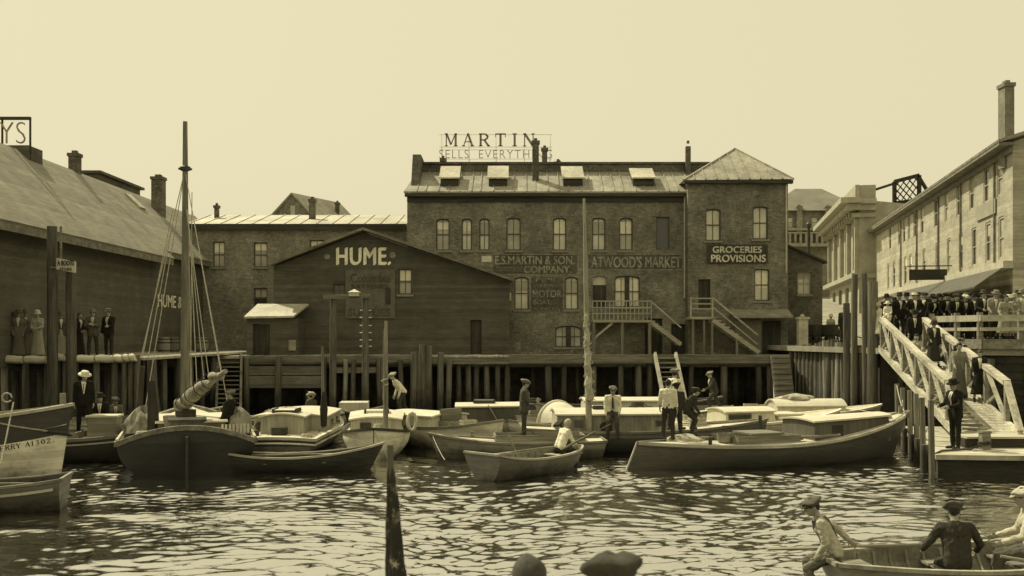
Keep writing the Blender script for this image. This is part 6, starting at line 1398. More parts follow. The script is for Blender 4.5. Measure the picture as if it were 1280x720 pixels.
def skeleton(P, fem=False, child=False):
    J = {}; hz = .92; sw = .165 if fem else .19
    if child: sw = .155
    L_, yaw = R(P['lean']), R(P['twist'])
    T = Matrix.Rotation(yaw, 3, 'Z') @ Matrix.Rotation(L_, 3, 'Y')
    hip = Vector((0, 0, hz)); J['hip'] = hip
    J['chest'] = hip + T @ Vector((.01, 0, .36)); J['neck'] = hip + T @ Vector((0, 0, .50))
    Hm = Matrix.Rotation(yaw + R(P['head'][1]), 3, 'Z') @ Matrix.Rotation(L_ * .55 + R(P['head'][0]), 3, 'Y'); J['Hm'] = Hm; J['T'] = T
    J['head'] = J['neck'] + T @ Vector((.015, 0, .05)) + Hm @ Vector((.02, 0, .115))
    low = []
    for i, s in enumerate((1, -1)):
        J['sh', i] = hip + T @ Vector((0, s * sw, .455)); J['hp', i] = hip + Vector((0, s * .085, -.02))
        a, k = R(P['hip'][i]), R(P['knee'][i]); sp = R(P['spread'])
        kn = J['hp', i] + Vector((math.sin(a), s * math.sin(sp) * math.cos(a * .5), -math.cos(a))).normalized() * .42
        an = kn + Vector((math.sin(a - k), s * math.sin(sp) * .35, -math.cos(a - k))).normalized() * .41
        fa = max(-.9, min(.6, (a - k) * .5)); toe = an + Vector((.17 * math.cos(fa * .4), s * .03, -.045 + .1 * math.sin(fa) * (1 if k < 80 * math.pi / 180 else 0)))
        J['kn', i], J['an', i], J['toe', i] = kn, an, toe; low.append(min(an.z - .07, toe.z - .03))
        p, b_, e, w_ = R(P['arm'][i]), R(P['abd'][i]), R(P['elbow'][i]), R(P['inw'][i])
        d1 = Vector((math.sin(p) * math.cos(b_), s * math.sin(b_), -math.cos(p) * math.cos(b_)))
        d2 = Vector((math.sin(p + e) * math.cos(w_), s * (math.sin(b_) * .4 * math.cos(w_) - math.sin(w_)), -math.cos(p + e) * math.cos(w_))).normalized()
        J['el', i] = J['sh', i] + T @ d1 * .285; J['wr', i] = J['el', i] + T @ d2 * .25; J['hd', i] = T @ d2
    dz = -min(low) if P['seat'] is None else -(hz - .12)
    for k in list(J):
        if isinstance(J[k], Vector) and k != ('hd', 0) and k != ('hd', 1): J[k] = J[k] + Vector((0, 0, dz - P['drop']))
    J['sw'] = sw; return J
def torso(mb, J, k=1.0, top=1.0, g=0.0, fem=False, bottom=0.0):
    T, hip = J['T'], J['hip']; sw = J['sw']; w_ = .07
    for s in (1, -1):
        a = hip + T @ Vector((0, s * w_, .0 - bottom)); c = hip + T @ Vector((.0, s * (.06 if fem else .07), .2)); d = hip + T @ Vector((.015, s * .085, .36))
        mb.cap(a, (.105 + g) * k, c, (.085 if fem else .1) * k + g, 12); mb.cap(c, (.085 if fem else .1) * k + g, d, .105 * k + g, 12)
    mb.cap(hip + T @ Vector((.0, sw * .92, .445)), .062 * k + g, hip + T @ Vector((0, -sw * .92, .445)), .062 * k + g, 12)
    mb.cap(hip + T @ Vector((0, .07, .36)), .1 * k + g, hip + T @ Vector((0, .04, .46)), .07 * k + g); mb.cap(hip + T @ Vector((0, -.07, .36)), .1 * k + g, hip + T @ Vector((0, -.04, .46)), .07 * k + g)
def arms(mb, J, g=0.0, frac=1.0, sides=(0, 1)):
    for i in sides:
        mb.cap(J['sh', i], .056 + g, J['el', i], .041 + g)
        if frac > .5: mb.cap(J['el', i], .041 + g, J['el', i].lerp(J['wr', i], frac), (.03 if frac > .9 else .036) + g)
def legs(mb, J, g=0.0, frac=1.0):
    for i in (0, 1):
        mb.cap(J['hp', i], .088 + g, J['kn', i], .058 + g); mb.cap(J['kn', i], .056 + g, J['kn', i].lerp(J['an', i], .35), .056 + g)
        mb.cap(J['kn', i].lerp(J['an', i], .35), .056 + g, J['kn', i].lerp(J['an', i], frac), .036 + g * 1.4)
GEO = {}
def figure(key, pose, fem, child, top, bottom, hat, hair, extra, vox):
    """the meshes of one figure at 1.7 m, facing local +X"""
    if key in GEO: return GEO[key]
    P = dict(POSE); P.update(pose); J = skeleton(P, fem, child); out = {}; Hm = J['Hm']; hc = J['head']
    mb = MB(); torso(mb, J, .92, fem=fem); arms(mb, J); legs(mb, J); mb.cap(J['neck'] - J['T'] @ Vector((0, 0, .06)), .06, hc - Hm @ Vector((.02, 0, .06)), .05)
    hs = 1.12 if child else 1.0
    mb.ell(hc, (.093 * hs, .076 * hs, .118 * hs), 16, 12, Hm); mb.ell(hc + Hm @ Vector((.03, 0, -.06)), (.062, .052, .062), 12, 8, Hm)
    mb.cap(hc + Hm @ Vector((.088, 0, .015)), .012, hc + Hm @ Vector((.108, 0, -.022)), .017, 8)
    mb.cap(hc + Hm @ Vector((.078, .04, .03)), .013, hc + Hm @ Vector((.078, -.04, .03)), .013, 8)
    mb.cap(hc + Hm @ Vector((.08, .018, -.062)), .012, hc + Hm @ Vector((.08, -.018, -.062)), .012, 8)
    for s in (1, -1): mb.ell(hc + Hm @ Vector((-.005, s * .078 * hs, 0)), (.022, .012, .034), 8, 6, Hm)
    for i in (0, 1): mb.cap(J['an', i], .038, J['an', i] + Vector((0, 0, -.035)), .035); mb.cap(J['an', i] + Vector((-.03, 0, -.04)), .032, J['toe', i], .03)
    body = remesh(mb, 'body', vox, 2)
    hb = MB()                                                       # hands: palm, four unequal curled fingers, thumb
    for i, s in enumerate((1, -1)):
        d = J['hd', i]; w_ = J['wr', i]; n = Vector((0, s, 0)) - d * d.y * s; n = n.normalized() if n.length > .1 else Vector((1, 0, 0)); f = d.cross(n).normalized() * s; f = f if f.x > 0 or abs(d.z) < .5 else -f
        pc = w_ + d * .045; hb.loft([[w_ + d * t + f * (.036 * math.cos(a)) * k + n * (.015 * math.sin(a)) * k for a in [j * math.pi / 4 for j in range(8)]] for t, k in ((-.02, .8), (.02, .95), (.06, 1.08), (.085, 1.0), (.095, .6))], True, True)
        for j, (off, ln) in enumerate(((.027, .066), (.009, .076), (-.009, .071), (-.026, .055))):
            b0 = w_ + d * .088 + f * off; b1 = b0 + d * ln * .5 - n * .012; b2 = b1 + d * ln * .36 - n * .028; hb.tube([b0 - d * .02, b1, b2], [.0085, .0085, .0065], 6)
        t0 = w_ + d * .025 + f * .028; hb.tube([t0, t0 + d * .03 + f * .026 - n * .008, t0 + d * .056 + f * .03 - n * .022], [.012, .0105, .0075], 6)
    join_mesh(body, hb); out['body'] = body
    eb = MB()
    for s in (1, -1): eb.ell(hc + Hm @ Vector((.082, s * .032, .012)), (.010, .014, .008), 8, 6, Hm)
    eb.cap(hc + Hm @ Vector((.089, .022, -.062)), .005, hc + Hm @ Vector((.089, -.022, -.062)), .005, 6, 2); out['eyes_and_mouth'] = eb.mesh('eyes_and_mouth')
    g = .018
    if bottom in ('trousers', 'overalls', 'knickers', 'shorts'):
        mb = MB(); legs(mb, J, g, {'trousers': .94, 'overalls': .94, 'knickers': .2, 'shorts': .02}[bottom])
        hip = J['hip']
        for s in (1, -1): mb.cap(hip + Vector((0, s * .06, -.03)), .118, hip + J['T'] @ Vector((0, s * .06, .07)), .112, 12)
        if bottom == 'overalls':
            T = J['T']; mb.cap(hip + T @ Vector((.05, .06, .1)), .075, hip + T @ Vector((.075, .055, .33)), .05); mb.cap(hip + T @ Vector((.05, -.06, .1)), .075, hip + T @ Vector((.075, -.055, .33)), .05)
            for s in (1, -1): mb.tube([hip + T @ Vector((.13, s * .07, .33)), hip + T @ Vector((.1, s * .09, .46)), hip + T @ Vector((0, s * .09, .535)), hip + T @ Vector((-.10, s * .07, .46)), hip + T @ Vector((-.125, s * .03, .3)), hip + T @ Vector((-.11, 0, .12))], .021, 8)
        out[bottom if bottom == 'overalls' else 'trousers'] = remesh(mb, 'trousers', vox, 2)
    if bottom in ('skirt', 'long_skirt'):
        mb = MB(); hip = J['hip']; zl = (J['kn', 0].z + J['an', 0].z) / 2 - (.05 if bottom == 'skirt' else .27); zl = max(.06, zl) if P['seat'] is None else hip.z - .12
        if P['seat'] is None:
            n = 28; rings = []
            for t in [i / 10 for i in range(11)]:
                c = hip + J['T'] @ Vector((0, 0, .12 * (1 - t))); z = c.z + (zl - c.z) * t; r_ = .125 + .12 * t ** .8
                rings.append([Vector((c.x + (r_ * .95 + .012 * math.sin(7 * k * .2244) * t) * math.cos(k * .2244) * .92, (r_ + .012 * math.sin(7 * k * .2244) * t) * math.sin(k * .2244) * 1.08, z)) for k in range(n)])
            mb.loft(rings, True, True)
            me = mb.mesh('skirt')
            for p in me.polygons: p.use_smooth = True
            out['skirt'] = me
        else:
            legs(mb, J, .05, .15); mb.cap(hip, .15, hip + Vector((.3, 0, 0)), .15); out['skirt'] = remesh(mb, 'skirt', vox)
    mb = MB()
    if top == 'jacket':
        torso(mb, J, 1.0, g=.03, fem=fem, bottom=.1 if P['seat'] is None and abs(P['hip'][0]) < 40 else .02); arms(mb, J, .022, .97); mb.cap(J['neck'] - J['T'] @ Vector((.02, 0, .05)), .085, J['neck'] + J['T'] @ Vector((-.02, 0, .005)), .068)
        out['jacket'] = remesh(mb, 'jacket', vox, 2)
        sf = MB(); T, hip = J['T'], J['hip']
        pts = [(0, .055, .50), (0, -.055, .50), (0, -.018, .17), (0, .018, .17)]
        rows = []
        for t in [i / 6 for i in range(7)]:
            z = .51 - .33 * t; hw = .052 * (1 - t) + .012; x = .137 + .028 * math.sin(math.pi * min(1, t * 1.1)) - .055 * max(0, 1 - t * 4) ** 1; rows.append([hip + T @ Vector((x - abs(k / 2) ** 2 * .012, hw * k / 2, z)) for k in range(-2, 3)])
        sf.loft(rows, False); out['shirt_front'] = sf.mesh('shirt_front')
        tb = MB(); tb.loft([[p + T @ Vector((.006, 0, 0)) for p in (r[2].lerp(r[1], .35), r[2], r[2].lerp(r[3], .35))] for r in rows[1:6]], False); out['necktie'] = tb.mesh('necktie')
    elif top in ('shirt', 'shirt_braces', 'rolled'):
        torso(mb, J, .97, g=.02, fem=fem); arms(mb, J, .018, .55 if top == 'rolled' else .95); mb.cap(J['neck'] - J['T'] @ Vector((0, 0, .05)), .075, J['neck'] + J['T'] @ Vector((-.005, 0, .0)), .06)
        out['shirt'] = remesh(mb, 'shirt', vox, 2)
        if top == 'shirt_braces':
            tb = MB(); T, hip = J['T'], J['hip']; tb.tube([hip + T @ Vector((.12, 0, .47)), hip + T @ Vector((.158, 0, .36)), hip + T @ Vector((.15, .005, .12))], [.02, .024, .03], 8); out['necktie'] = tb.mesh('necktie')
    elif top == 'dress':
        torso(mb, J, .95, g=.02, fem=True, bottom=.04); arms(mb, J, .017, .6); out['bodice'] = remesh(mb, 'bodice', vox, 2)
    # hair and hats in the head's frame
    def H(mb): return [tuple(hc + Hm @ Vector(p)) for p in mb.v]
    hm = MB(); hm.ell((-.012, 0, .022), (.098 * hs, .086 * hs, .112 * hs), 16, 10, None, -.72)
    if fem and hair == 'long': hm.ell((-.055, 0, -.04), (.06, .075, .11), 12, 8)
    hm.v = [(x * (1 + .05 * math.sin(23 * y + 9 * z)), y * (1 + .05 * math.sin(31 * z + 17 * x)), z + .008 * math.sin(40 * y + 25 * x)) for x, y, z in hm.v]
    hm.v = [((x * .7, y * .78, z) if (z < -.012 and x > -.02) else (x, y, z)) for x, y, z in hm.v]
    hm.v = [(x if x < .06 or z > .045 else x - .06, y, z) for x, y, z in hm.v]; hm.v = H(hm); out['hair'] = hm.mesh('hair')
    if hat:
        h = MB()
        if hat == 'cap':
            h.ell((-.012, 0, .062), (.128 * hs, .112 * hs, .066), 18, 8, Matrix.Rotation(R(10), 3, 'Y')); o_ = len(h.v); h.ell((-.016, 0, .088), (.150 * hs, .138 * hs, .05), 24, 8, Matrix.Rotation(R(13), 3, 'Y'))
            for i_ in range(o_, len(h.v)): x_, y_, z_ = h.v[i_]; a_ = math.atan2(y_, x_); f_ = 1 + .05 * math.sin(5 * a_ + 1) + .03 * math.sin(9 * a_); h.v[i_] = (x_ * f_, y_ * f_, z_ - .022 * max(0, math.cos(a_ - 2.3)) + .012 * math.sin(3 * a_))
            h.loft([[Vector((.075 + .075 * t, .085 * (1 - .55 * t * t) * k / 3, .062 - .028 * t - .012 * (k / 3) ** 2 + dz)) for k in range(-3, 4)] + [Vector((.075 + .075 * t, .085 * (1 - .55 * t * t) * k / 3, .05 - .028 * t - .012 * (k / 3) ** 2 + dz)) for k in range(3, -4, -1)] for t, dz in ((0, 0), (.5, 0), (1, -.002))], True, True)
        elif hat in ('fedora', 'derby'):
            h.lathe([(.10, .055), (.165, .05), (.172, .058), (.108, .068), (.102, .12), (.09, .165 if hat == 'fedora' else .15), (.05, .172 if hat == 'fedora' else .18), (.0, .158 if hat == 'fedora' else .188)], (-.01, 0, -.005), 20, Matrix.Rotation(R(5), 3, 'Y') @ Matrix.Diagonal((1.08, .95, 1)))
        elif hat == 'boater':
            h.lathe([(.10, .06), (.175, .058), (.175, .068), (.104, .07), (.102, .15), (.0, .155)], (-.01, 0, -.01), 20)
        elif hat == 'cloche':
            h.lathe([(.10, .0), (.145, -.005), (.148, .006), (.112, .03), (.108, .09), (.085, .135), (.04, .155), (.0, .158)], (-.012, 0, .01), 18, Matrix.Rotation(R(6), 3, 'Y'))
        elif hat == 'sunhat':
            h.lathe([(.10, .045), (.21, .02), (.212, .028), (.108, .06), (.104, .11), (.07, .15), (.0, .158)], (-.012, 0, .0), 20, Matrix.Rotation(R(4), 3, 'Y'))
        elif hat == 'beret':
            h.ell((-.02, 0, .08), (.13, .125, .055), 16, 8)
        h.v = H(h); me = h.mesh('hat')
        for p in me.polygons: p.use_smooth = True
        out['hat'] = me
    sm = MB()
    for i in (0, 1): sm.cap(J['an', i] + Vector((-.035, 0, -.04)), .041, J['toe', i], .038); sm.cap(J['an', i] + Vector((0, 0, .03)), .045, J['an', i] + Vector((0, 0, -.03)), .045)
    out['shoes'] = remesh(sm, 'shoes', max(vox, .014), 1)
    for k in ('shirt_front', 'necktie', 'hair', 'eyes_and_mouth'):
        if k in out:
            for p in out[k].polygons: p.use_smooth = True
    for me in out.values(): me.materials.clear(); me.materials.append(None)
    GEO[key] = out; return out
def person(loc, face, label, group=None, H=1.68, pose={}, fem=False, child=False, top='jacket', tv=.03, bottom='trousers', bv=.035, hat=None, hv=.1, hair='dark', hstyle=None, sv=.6, tie=.03, vox=.022, shoes=True, bare=False):
    key = (tuple(sorted(pose.items())), fem, child, top, bottom, hat, hstyle, vox)
    G = figure(key, pose, fem, child, top, bottom, hat, hstyle, None, vox)
    t = thing('person', label, 'person', tuple(loc), R(face), group); t.scale = (H / 1.70,) * 3
    if pose.get('roll'): t.rotation_euler.x = R(pose['roll'])
    mats = {'body': SK, 'eyes_and_mouth': M('eye_dark', .03, .5, .1), 'trousers': cloth(bv), 'overalls': cloth(bv), 'skirt': cloth(bv), 'jacket': cloth(tv), 'shirt': cloth(tv), 'bodice': cloth(tv), 'shirt_front': cloth(sv), 'necktie': cloth(tie or .03), 'hair': HAIR[hair], 'hat': cloth(hv), 'shoes': SHOE}
    for nm, me in G.items():
        if nm == 'shoes' and bare: continue
        if nm == 'necktie' and tie is None: continue
        o = bpy.data.objects.new(nm, me); COL.objects.link(o); o.parent = t
        o.material_slots[0].link = 'OBJECT'; o.material_slots[0].material = mats[nm]
    return t

STAND = dict(arm=(4, -4), hip=(3, -4)); AKIMBO = dict(arm=(-18, -10), abd=(38, 34), elbow=(75, 70), inw=(45, 40)); POCKET = dict(arm=(-8, -8), abd=(16, 16), elbow=(35, 35), inw=(18, 18), hip=(4, -6))
CLASP = dict(arm=(14, 14), abd=(8, 8), elbow=(62, 58), inw=(30, 30)); CROSS = dict(arm=(22, 20), abd=(8, 10), elbow=(88, 84), inw=(55, 55)); LEANR = dict(lean=24, arm=(34, 30), abd=(16, 18), elbow=(38, 42), inw=(10, 10), head=(-8, 6), hip=(-4, 8), knee=(0, 14))
HOLD = dict(arm=(24, 2), abd=(10, 8), elbow=(60, 15), inw=(10, 0), hip=(5, -5)); SIT = dict(seat=1, hip=(82, 80), knee=(84, 80), arm=(22, 24), elbow=(45, 40), inw=(12, 12), lean=6, spread=9)
TURN = dict(arm=(2, 8), head=(0, 28), elbow=(18, 24), hip=(-3, 5)); LOOKD = dict(lean=8, head=(18, -8), arm=(8, 12), elbow=(28, 20))
def stand(px, py, D): p = at(px, py, D); return p
CAM = -90                                      # facing the camera
# ---- on the float, gangway
person((at(1188, 0, 26.6).x, 26.3, .5), 200, 'man in dark suit and dark hat standing on the float at the gangway foot', None, 1.76, dict(lean=3, arm=(14, 20), abd=(10, 10), elbow=(66, 62), inw=(28, 20), head=(6, 10), hip=(4, -4)), hat='fedora', hv=.025, tv=.022, bv=.022)
def gz(t): return AL.lerp(BL, t).z + .0
def gpt(t, s): p = AL.lerp(BL, t).lerp(AR.lerp(BR, t), s); return (p.x, p.y, p.z + .005)
person(gpt(.66, .62), -100, 'woman in a long grey sleeveless dress over a pale blouse walking down the gangway', None, 1.66, dict(arm=(-6, 30), abd=(20, 6), elbow=(20, 25), hip=(6, -6), head=(10, 0)), True, top='dress', tv=.22, bottom='long_skirt', bv=.14, hair='dark', hstyle='long')
person(gpt(.70, .93), -110, 'woman in dark clothes with a white shawl descending the gangway by its right rail', None, 1.56, dict(lean=8, arm=(25, 20), elbow=(45, 40), head=(18, 0), hip=(14, -6), knee=(18, 4)), True, top='jacket', tv=.022, bottom='skirt', bv=.025, sv=.68, tie=None, hair='brown')
person(gpt(.42, .2), -120, 'girl in a pale dress with her hand on the gangway rail', None, 1.4, dict(arm=(30, 10), abd=(16, 24), elbow=(40, 50), head=(8, 0)), True, True, top='dress', tv=.34, bottom='skirt', bv=.32, hair='dark', hstyle='long')
person(gpt(.5, .95), -95, 'figure half hidden behind the right gangway rail', None, 1.45, TURN, top='jacket', tv=.04, hat='cap', hv=.12, bv=.05)
# ---- at the head of the gangway
HG = 'people crowding the head of the gangway'
def q_(px, D, dz=0): p = at(px, 0, D); return (p.x, p.y, ZP + .004 + dz)
person(q_(1099, 38.7), 190, 'girl in a white sleeveless dress at the left side of the gangway head', HG, 1.36, STAND, True, True, top='dress', tv=.62, bottom='skirt', bv=.62, hat='cloche', hv=.45, hair='fair')
person((at(1110, 0, 38.05).x, 38.05, ZQ + 1.12), -120, 'small child in white with a white hat sitting on the gangway rail end', HG, 1.15, SIT, True, True, top='dress', tv=.66, bottom='skirt', bv=.62, hat='sunhat', hv=.66, hair='fair')
person(q_(1108, 40.2), -95, 'man in dark derby at the back left of the gangway crowd', HG, 1.72, STAND, hat='derby', hv=.03, tv=.04)
person(q_(1124, 39.6), -85, 'tall man in dark suit with open white shirt behind the white hatted child', HG, 1.76, POCKET, hat='fedora', hv=.05, tv=.02, tie=None)
person(q_(1133, 40.8), -100, 'man in black coat and broad hat behind the man with the pale hat', HG, 1.8, TURN, hat='fedora', hv=.02, tv=.03)
person(q_(1143, 38.4), -95, 'man in wide open dark jacket, white shirt and pale hat at the gangway head', HG, 1.72, AKIMBO, hat='boater', hv=.55, tv=.018, sv=.72, tie=None)
person(q_(1147, 40.0), -80, 'man in dark hat looking over the shoulder of the pale hatted man', HG, 1.78, STAND, hat='fedora', hv=.06, tv=.06)
person(q_(1162, 38.9), -70, 'stooping man in black with no pale clothing right of the gangway head', HG, 1.68, LEANR, hat='cap', hv=.03, tv=.02, tie=None)
# ---- along the quay rail
QR = 'crowd watching from the quay railing'
specs = [(1170, 39.6, 'woman in a dark cloche hat first behind the rail', 'cloche', .04, .05, LEANR, 1), (1178, 38.9, 'bowed man in a black cap at the rail above the gangway', 'cap', .03, .025, LEANR, 0), (1186, 39.3, 'man in dark fedora and dark coat third along the rail', 'fedora', .03, .03, STAND, 0),
 (1193, 37.9, 'man in black leaning low over the rail', 'cap', .05, .02, LEANR, 0), (1199, 39.0, 'woman in a black sunhat behind the leaning man', 'sunhat', .03, .04, STAND, 1), (1205, 38.2, 'person in a pale cap and dark jacket at the rail', 'cap', .6, .03, LEANR, 0), (1214, 38.4, 'tall man in dark jacket with bright lapel standing above the rest of the crowd', 'fedora', .03, .02, POCKET, 0),
 (1221, 39.6, 'man in a black derby behind the white awning corner', 'derby', .02, .03, STAND, 0), (1229, 37.4, 'man in dark suit with white shirt and clasped hands at the rail', 'fedora', .08, .025, CLASP, 0), (1236, 38.5, 'man in dark cap beside the man with clasped hands', 'cap', .06, .04, TURN, 0), (1243, 37.0, 'man in pale grey jacket turned away from the others at the rail', 'fedora', .2, .22, dict(lean=6, arm=(20, 18), elbow=(45, 50), head=(8, 20)), 0),
 (1250, 37.6, 'woman in dark dress and dark hat right of the pale jacket', 'cloche', .05, .04, STAND, 1), (1255, 36.3, 'woman in light dress with bobbed hair leaning at the rail', None, .1, .32, LEANR, 1), (1261, 38.2, 'tall woman in a big white hat at the back', 'sunhat', .7, .2, STAND, 1), (1268, 36.2, 'woman in pale dress with a pale cloche near the right edge', 'cloche', .35, .28, CLASP, 1), (1277, 36.9, 'person in a light coat at the extreme right of the crowd', 'fedora', .2, .25, STAND, 0), (1285, 36.0, 'person in white cut by the right edge of the picture', 'sunhat', .5, .4, STAND, 1),
 (1174, 41.2, 'man in black derby at the back behind the woman in cloche', 'derby', .02, .03, TURN, 0), (1191, 41.0, 'man in a dark cap at the back behind the leaning man', 'cap', .04, .03, STAND, 0), (1207, 41.2, 'man in grey fedora at the back under the hanging sign', 'fedora', .16, .04, POCKET, 0), (1226, 41.0, 'woman with a white cloche at the back under the white awning', 'cloche', .6, .05, STAND, 1), (1240, 40.2, 'man in brown fedora at the back behind the pale jacket', 'fedora', .12, .04, TURN, 0), (1252, 40.0, 'man in a dark cap at the back below the shop cornice', 'cap', .05, .05, STAND, 0), (1272, 38.6, 'man in black hat at the back near the right edge', 'fedora', .03, .03, STAND, 0)]
for i, (px, D, lab, hat, hv, tv, ps, f) in enumerate(specs):
    person(q_(px, D), CAM - 12 + rnd.uniform(-30, 30), lab, QR, rnd.uniform(1.66, 1.8) if not f else rnd.uniform(1.56, 1.66), ps, bool(f), top='dress' if f else 'jacket', tv=tv, bottom='skirt' if f else 'trousers', bv=tv if f else .03, hat=hat, hv=hv, hair='dark', sv=.6, tie=.03 if i % 2 else None)
person((at(1038.5, 0, 50).x, 50.0, ZQ), -90, 'small figure in white between the two street carts', None, 1.5, STAND, True, top='dress', tv=.35, bottom='skirt', bv=.3, hat='cloche', hv=.6)
more = [(1112, 41.6, 'man in grey cap at the far back left of the gangway crowd', 'cap', .2, .05), (1118, 42.6, 'man in black fedora at the far back between the derby and the tall man', 'fedora', .03, .04), (1137, 42.4, 'man in boater at the far back behind the broad hatted man', 'boater', .5, .03), (1153, 41.4, 'bareheaded man in black at the back right of the gangway head', None, .1, .03), (1156, 39.6, 'man in dark cap and jacket beside the gangway right rail', 'cap', .05, .03), (1166, 41.8, 'man in wide black hat at the back above the gangway rail', 'fedora', .02, .03),
 (1182, 42.6, 'man in grey derby at the far back of the rail crowd', 'derby', .12, .04), (1198, 42.4, 'man in boater at the far back near the hanging sign', 'boater', .55, .05), (1213, 42.8, 'woman in black sunhat at the far back of the rail crowd', 'sunhat', .03, .05), (1219, 38.0, 'man in black between the bright lapel and the clasped hands', 'fedora', .02, .02), (1234, 42.4, 'man in pale cap at the far back under the awning', 'cap', .5, .05), (1246, 38.9, 'man in a dark suit squeezed behind the pale grey jacket', 'fedora', .05, .03), (1259, 39.2, 'man in black bowler left of the tall woman in white hat', 'derby', .03, .03), (1266, 41.2, 'man in brown cap at the far back right of the white hat', 'cap', .14, .06), (1281, 38.2, 'man in black fedora at the back by the right picture edge', 'fedora', .02, .03)]
for i, (px, D, lab, hat, hv, tv) in enumerate(more):
    wm = lab.startswith('woman'); person(q_(px, D), CAM - 12 + rnd.uniform(-35, 35), lab, QR if px > 1160 else HG, rnd.uniform(1.66, 1.8), [STAND, TURN, POCKET][i % 3] if not wm else STAND, wm, top='dress' if wm else 'jacket', tv=tv, bottom='skirt' if wm else 'trousers', bv=.03, hat=hat, hv=hv, sv=.55, tie=.03 if i % 2 else None)
person(gpt(.16, .55), -100, 'man in black suit stepping onto the top of the gangway', None, 1.7, dict(lean=6, hip=(18, -12), knee=(24, 6), arm=(-10, 14), elbow=(20, 24), head=(14, 0)), hat='fedora', hv=.03, tv=.02, sv=.6)
person(gpt(.30, .75), -95, 'woman in dark coat and cloche following down the gangway', None, 1.6, dict(arm=(4, 22), elbow=(20, 40), head=(12, 0), hip=(8, -6)), True, top='jacket', tv=.035, bottom='skirt', bv=.05, hat='cloche', hv=.06, tie=None)
person((at(1056, 0, 43.5).x, 43.5, ZQ), -100, 'man in dark coat and pale cap beside the shortest dolphin pile', None, 1.7, STAND, hat='cap', hv=.5, tv=.03)
# ---- left wharf
LG = 'people standing on the log wharf'
def l_(px, D): return (at(px, 0, D).x, D, ZL + .01)
person(l_(136, 37.4), -100, 'man in dark suit and fedora at the right of the three by the warehouse', LG, 1.7, HOLD, hat='fedora', hv=.14, tv=.022)
person(l_(116, 37.2), -75, 'man in grey hat with folded arms in the middle of the three by the warehouse', LG, 1.68, CROSS, hat='fedora', hv=.18, tv=.10, bv=.05)
person(l_(98, 37.6), -30, 'bareheaded woman in dark dress with white collar turned to the two men', LG, 1.6, dict(arm=(20, 24), elbow=(48, 40), inw=(10, 10), head=(6, 0), lean=4), True, top='jacket', tv=.03, bottom='long_skirt', bv=.03, sv=.6, tie=None, hair='brown', hstyle='long')
person(l_(76, 37.2), -60, 'woman in grey coat half hidden between the two tall posts', LG, 1.6, STAND, True, top='jacket', tv=.09, bottom='long_skirt', bv=.28, hat='cloche', hv=.12, tie=None)
person(l_(47, 36.1), -90, 'woman in a pale dress and white hat left of the tall dark post', LG, 1.62, CLASP, True, top='dress', tv=.42, bottom='long_skirt', bv=.38, hat='cloche', hv=.6, hair='brown')
person(l_(33, 36.3), -85, 'woman in a long grey coat second from the left edge', LG, 1.66, STAND, True, top='jacket', tv=.18, bottom='long_skirt', bv=.2, hat='cloche', hv=.15, tie=None)
person(l_(23, 35.9), -70, 'woman in a brown coat nearest the left edge of the wharf', LG, 1.64, POCKET, True, top='jacket', tv=.15, bottom='long_skirt', bv=.14, hat='sunhat', hv=.1, tie=None)
# ---- on the boats
zd = b3.z(0)
person((at(105, 0, 28.2).x, 28.2, .70), -70, 'man in dark suit and white hat standing on the low launch', None, 1.72, dict(arm=(2, -2), head=(22, 20), hip=(10, -8), knee=(8, 2), elbow=(14, 10)), hat='boater', hv=.66, tv=.018, bv=.02, sv=.7)
person((at(126, 0, 30.5).x, 30.5, .78), -80, 'seated man in black suit right of the white hatted man', None, 1.7, SIT, hat='fedora', hv=.03, tv=.02)
person((at(143, 0, 33.2).x, 33.2, .6), -60, 'hunched figure in grey behind the seated man near the log piles', None, 1.6, dict(SIT, lean=20), hat='cap', hv=.1, tv=.15)
person(b4.W((-1.4, -1.0, 1.02)), 165, 'man in dark clothes lounging on the right side of the sloop deck', None, 1.72, dict(seat=1, hip=(72, 62), knee=(62, 50), lean=-16, arm=(-10, 26), abd=(16, 14), elbow=(20, 40), head=(10, 20), spread=12), hat='cap', hv=.2, tv=.022, bv=.025, tie=None)
person((at(384, 0, 36.0).x, 36.0, .58), 30, 'figure in a pale cap sitting left of another below the wharf siding', None, 1.62, dict(SIT, lean=14), hat='cap', hv=.5, tv=.10)
person((at(393, 0, 35.6).x, 35.6, .58), 150, 'figure in a grey cap sitting right of the pale capped one', None, 1.62, dict(SIT, lean=18), hat='cap', hv=.28, tv=.06)
person((at(504, 0, 35.4).x, 35.4, .58), 200, 'man in white shirt and pale cap stooping behind the white motor boat', None, 1.7, dict(lean=38, arm=(10, 14), abd=(6, 6), elbow=(40, 44), inw=(14, 10), hip=(28, -6), knee=(44, 22), head=(-12, 0)), top='shirt', tv=.74, bv=.06, hat='cap', hv=.4)
person((at(655, 0, 28.7).x, 28.7, .51), 8, 'man in grey jacket and flat cap standing in the low grey workboat', None, 1.66, dict(arm=(26, 14), abd=(8, 8), elbow=(62, 70), inw=(10, 20), head=(8, 0), hip=(3, -3)), hat='cap', hv=.22, tv=.09, bv=.07, tie=None)
person(b14.W((.95, -.02, .50)), 35, 'white haired boy in white shirt rowing the grey rowboat', None, 1.56, dict(seat=1, lean=22, hip=(78, 74), knee=(70, 66), arm=(48, 44), abd=(12, 12), elbow=(18, 22), inw=(4, 4), head=(10, 0)), child=True, top='rolled', tv=.78, bv=.05, hair='grey', vox=.018)
person(b14.W((1.45, .12, .45)), 190, 'boy in dark shirt and dark cap in the bow of the grey rowboat', None, 1.5, dict(SIT, lean=26, arm=(30, 34), elbow=(34, 40)), child=True, top='shirt', tv=.07, bv=.03, hat='cap', hv=.06, vox=.018)
zc = b11.z(0)
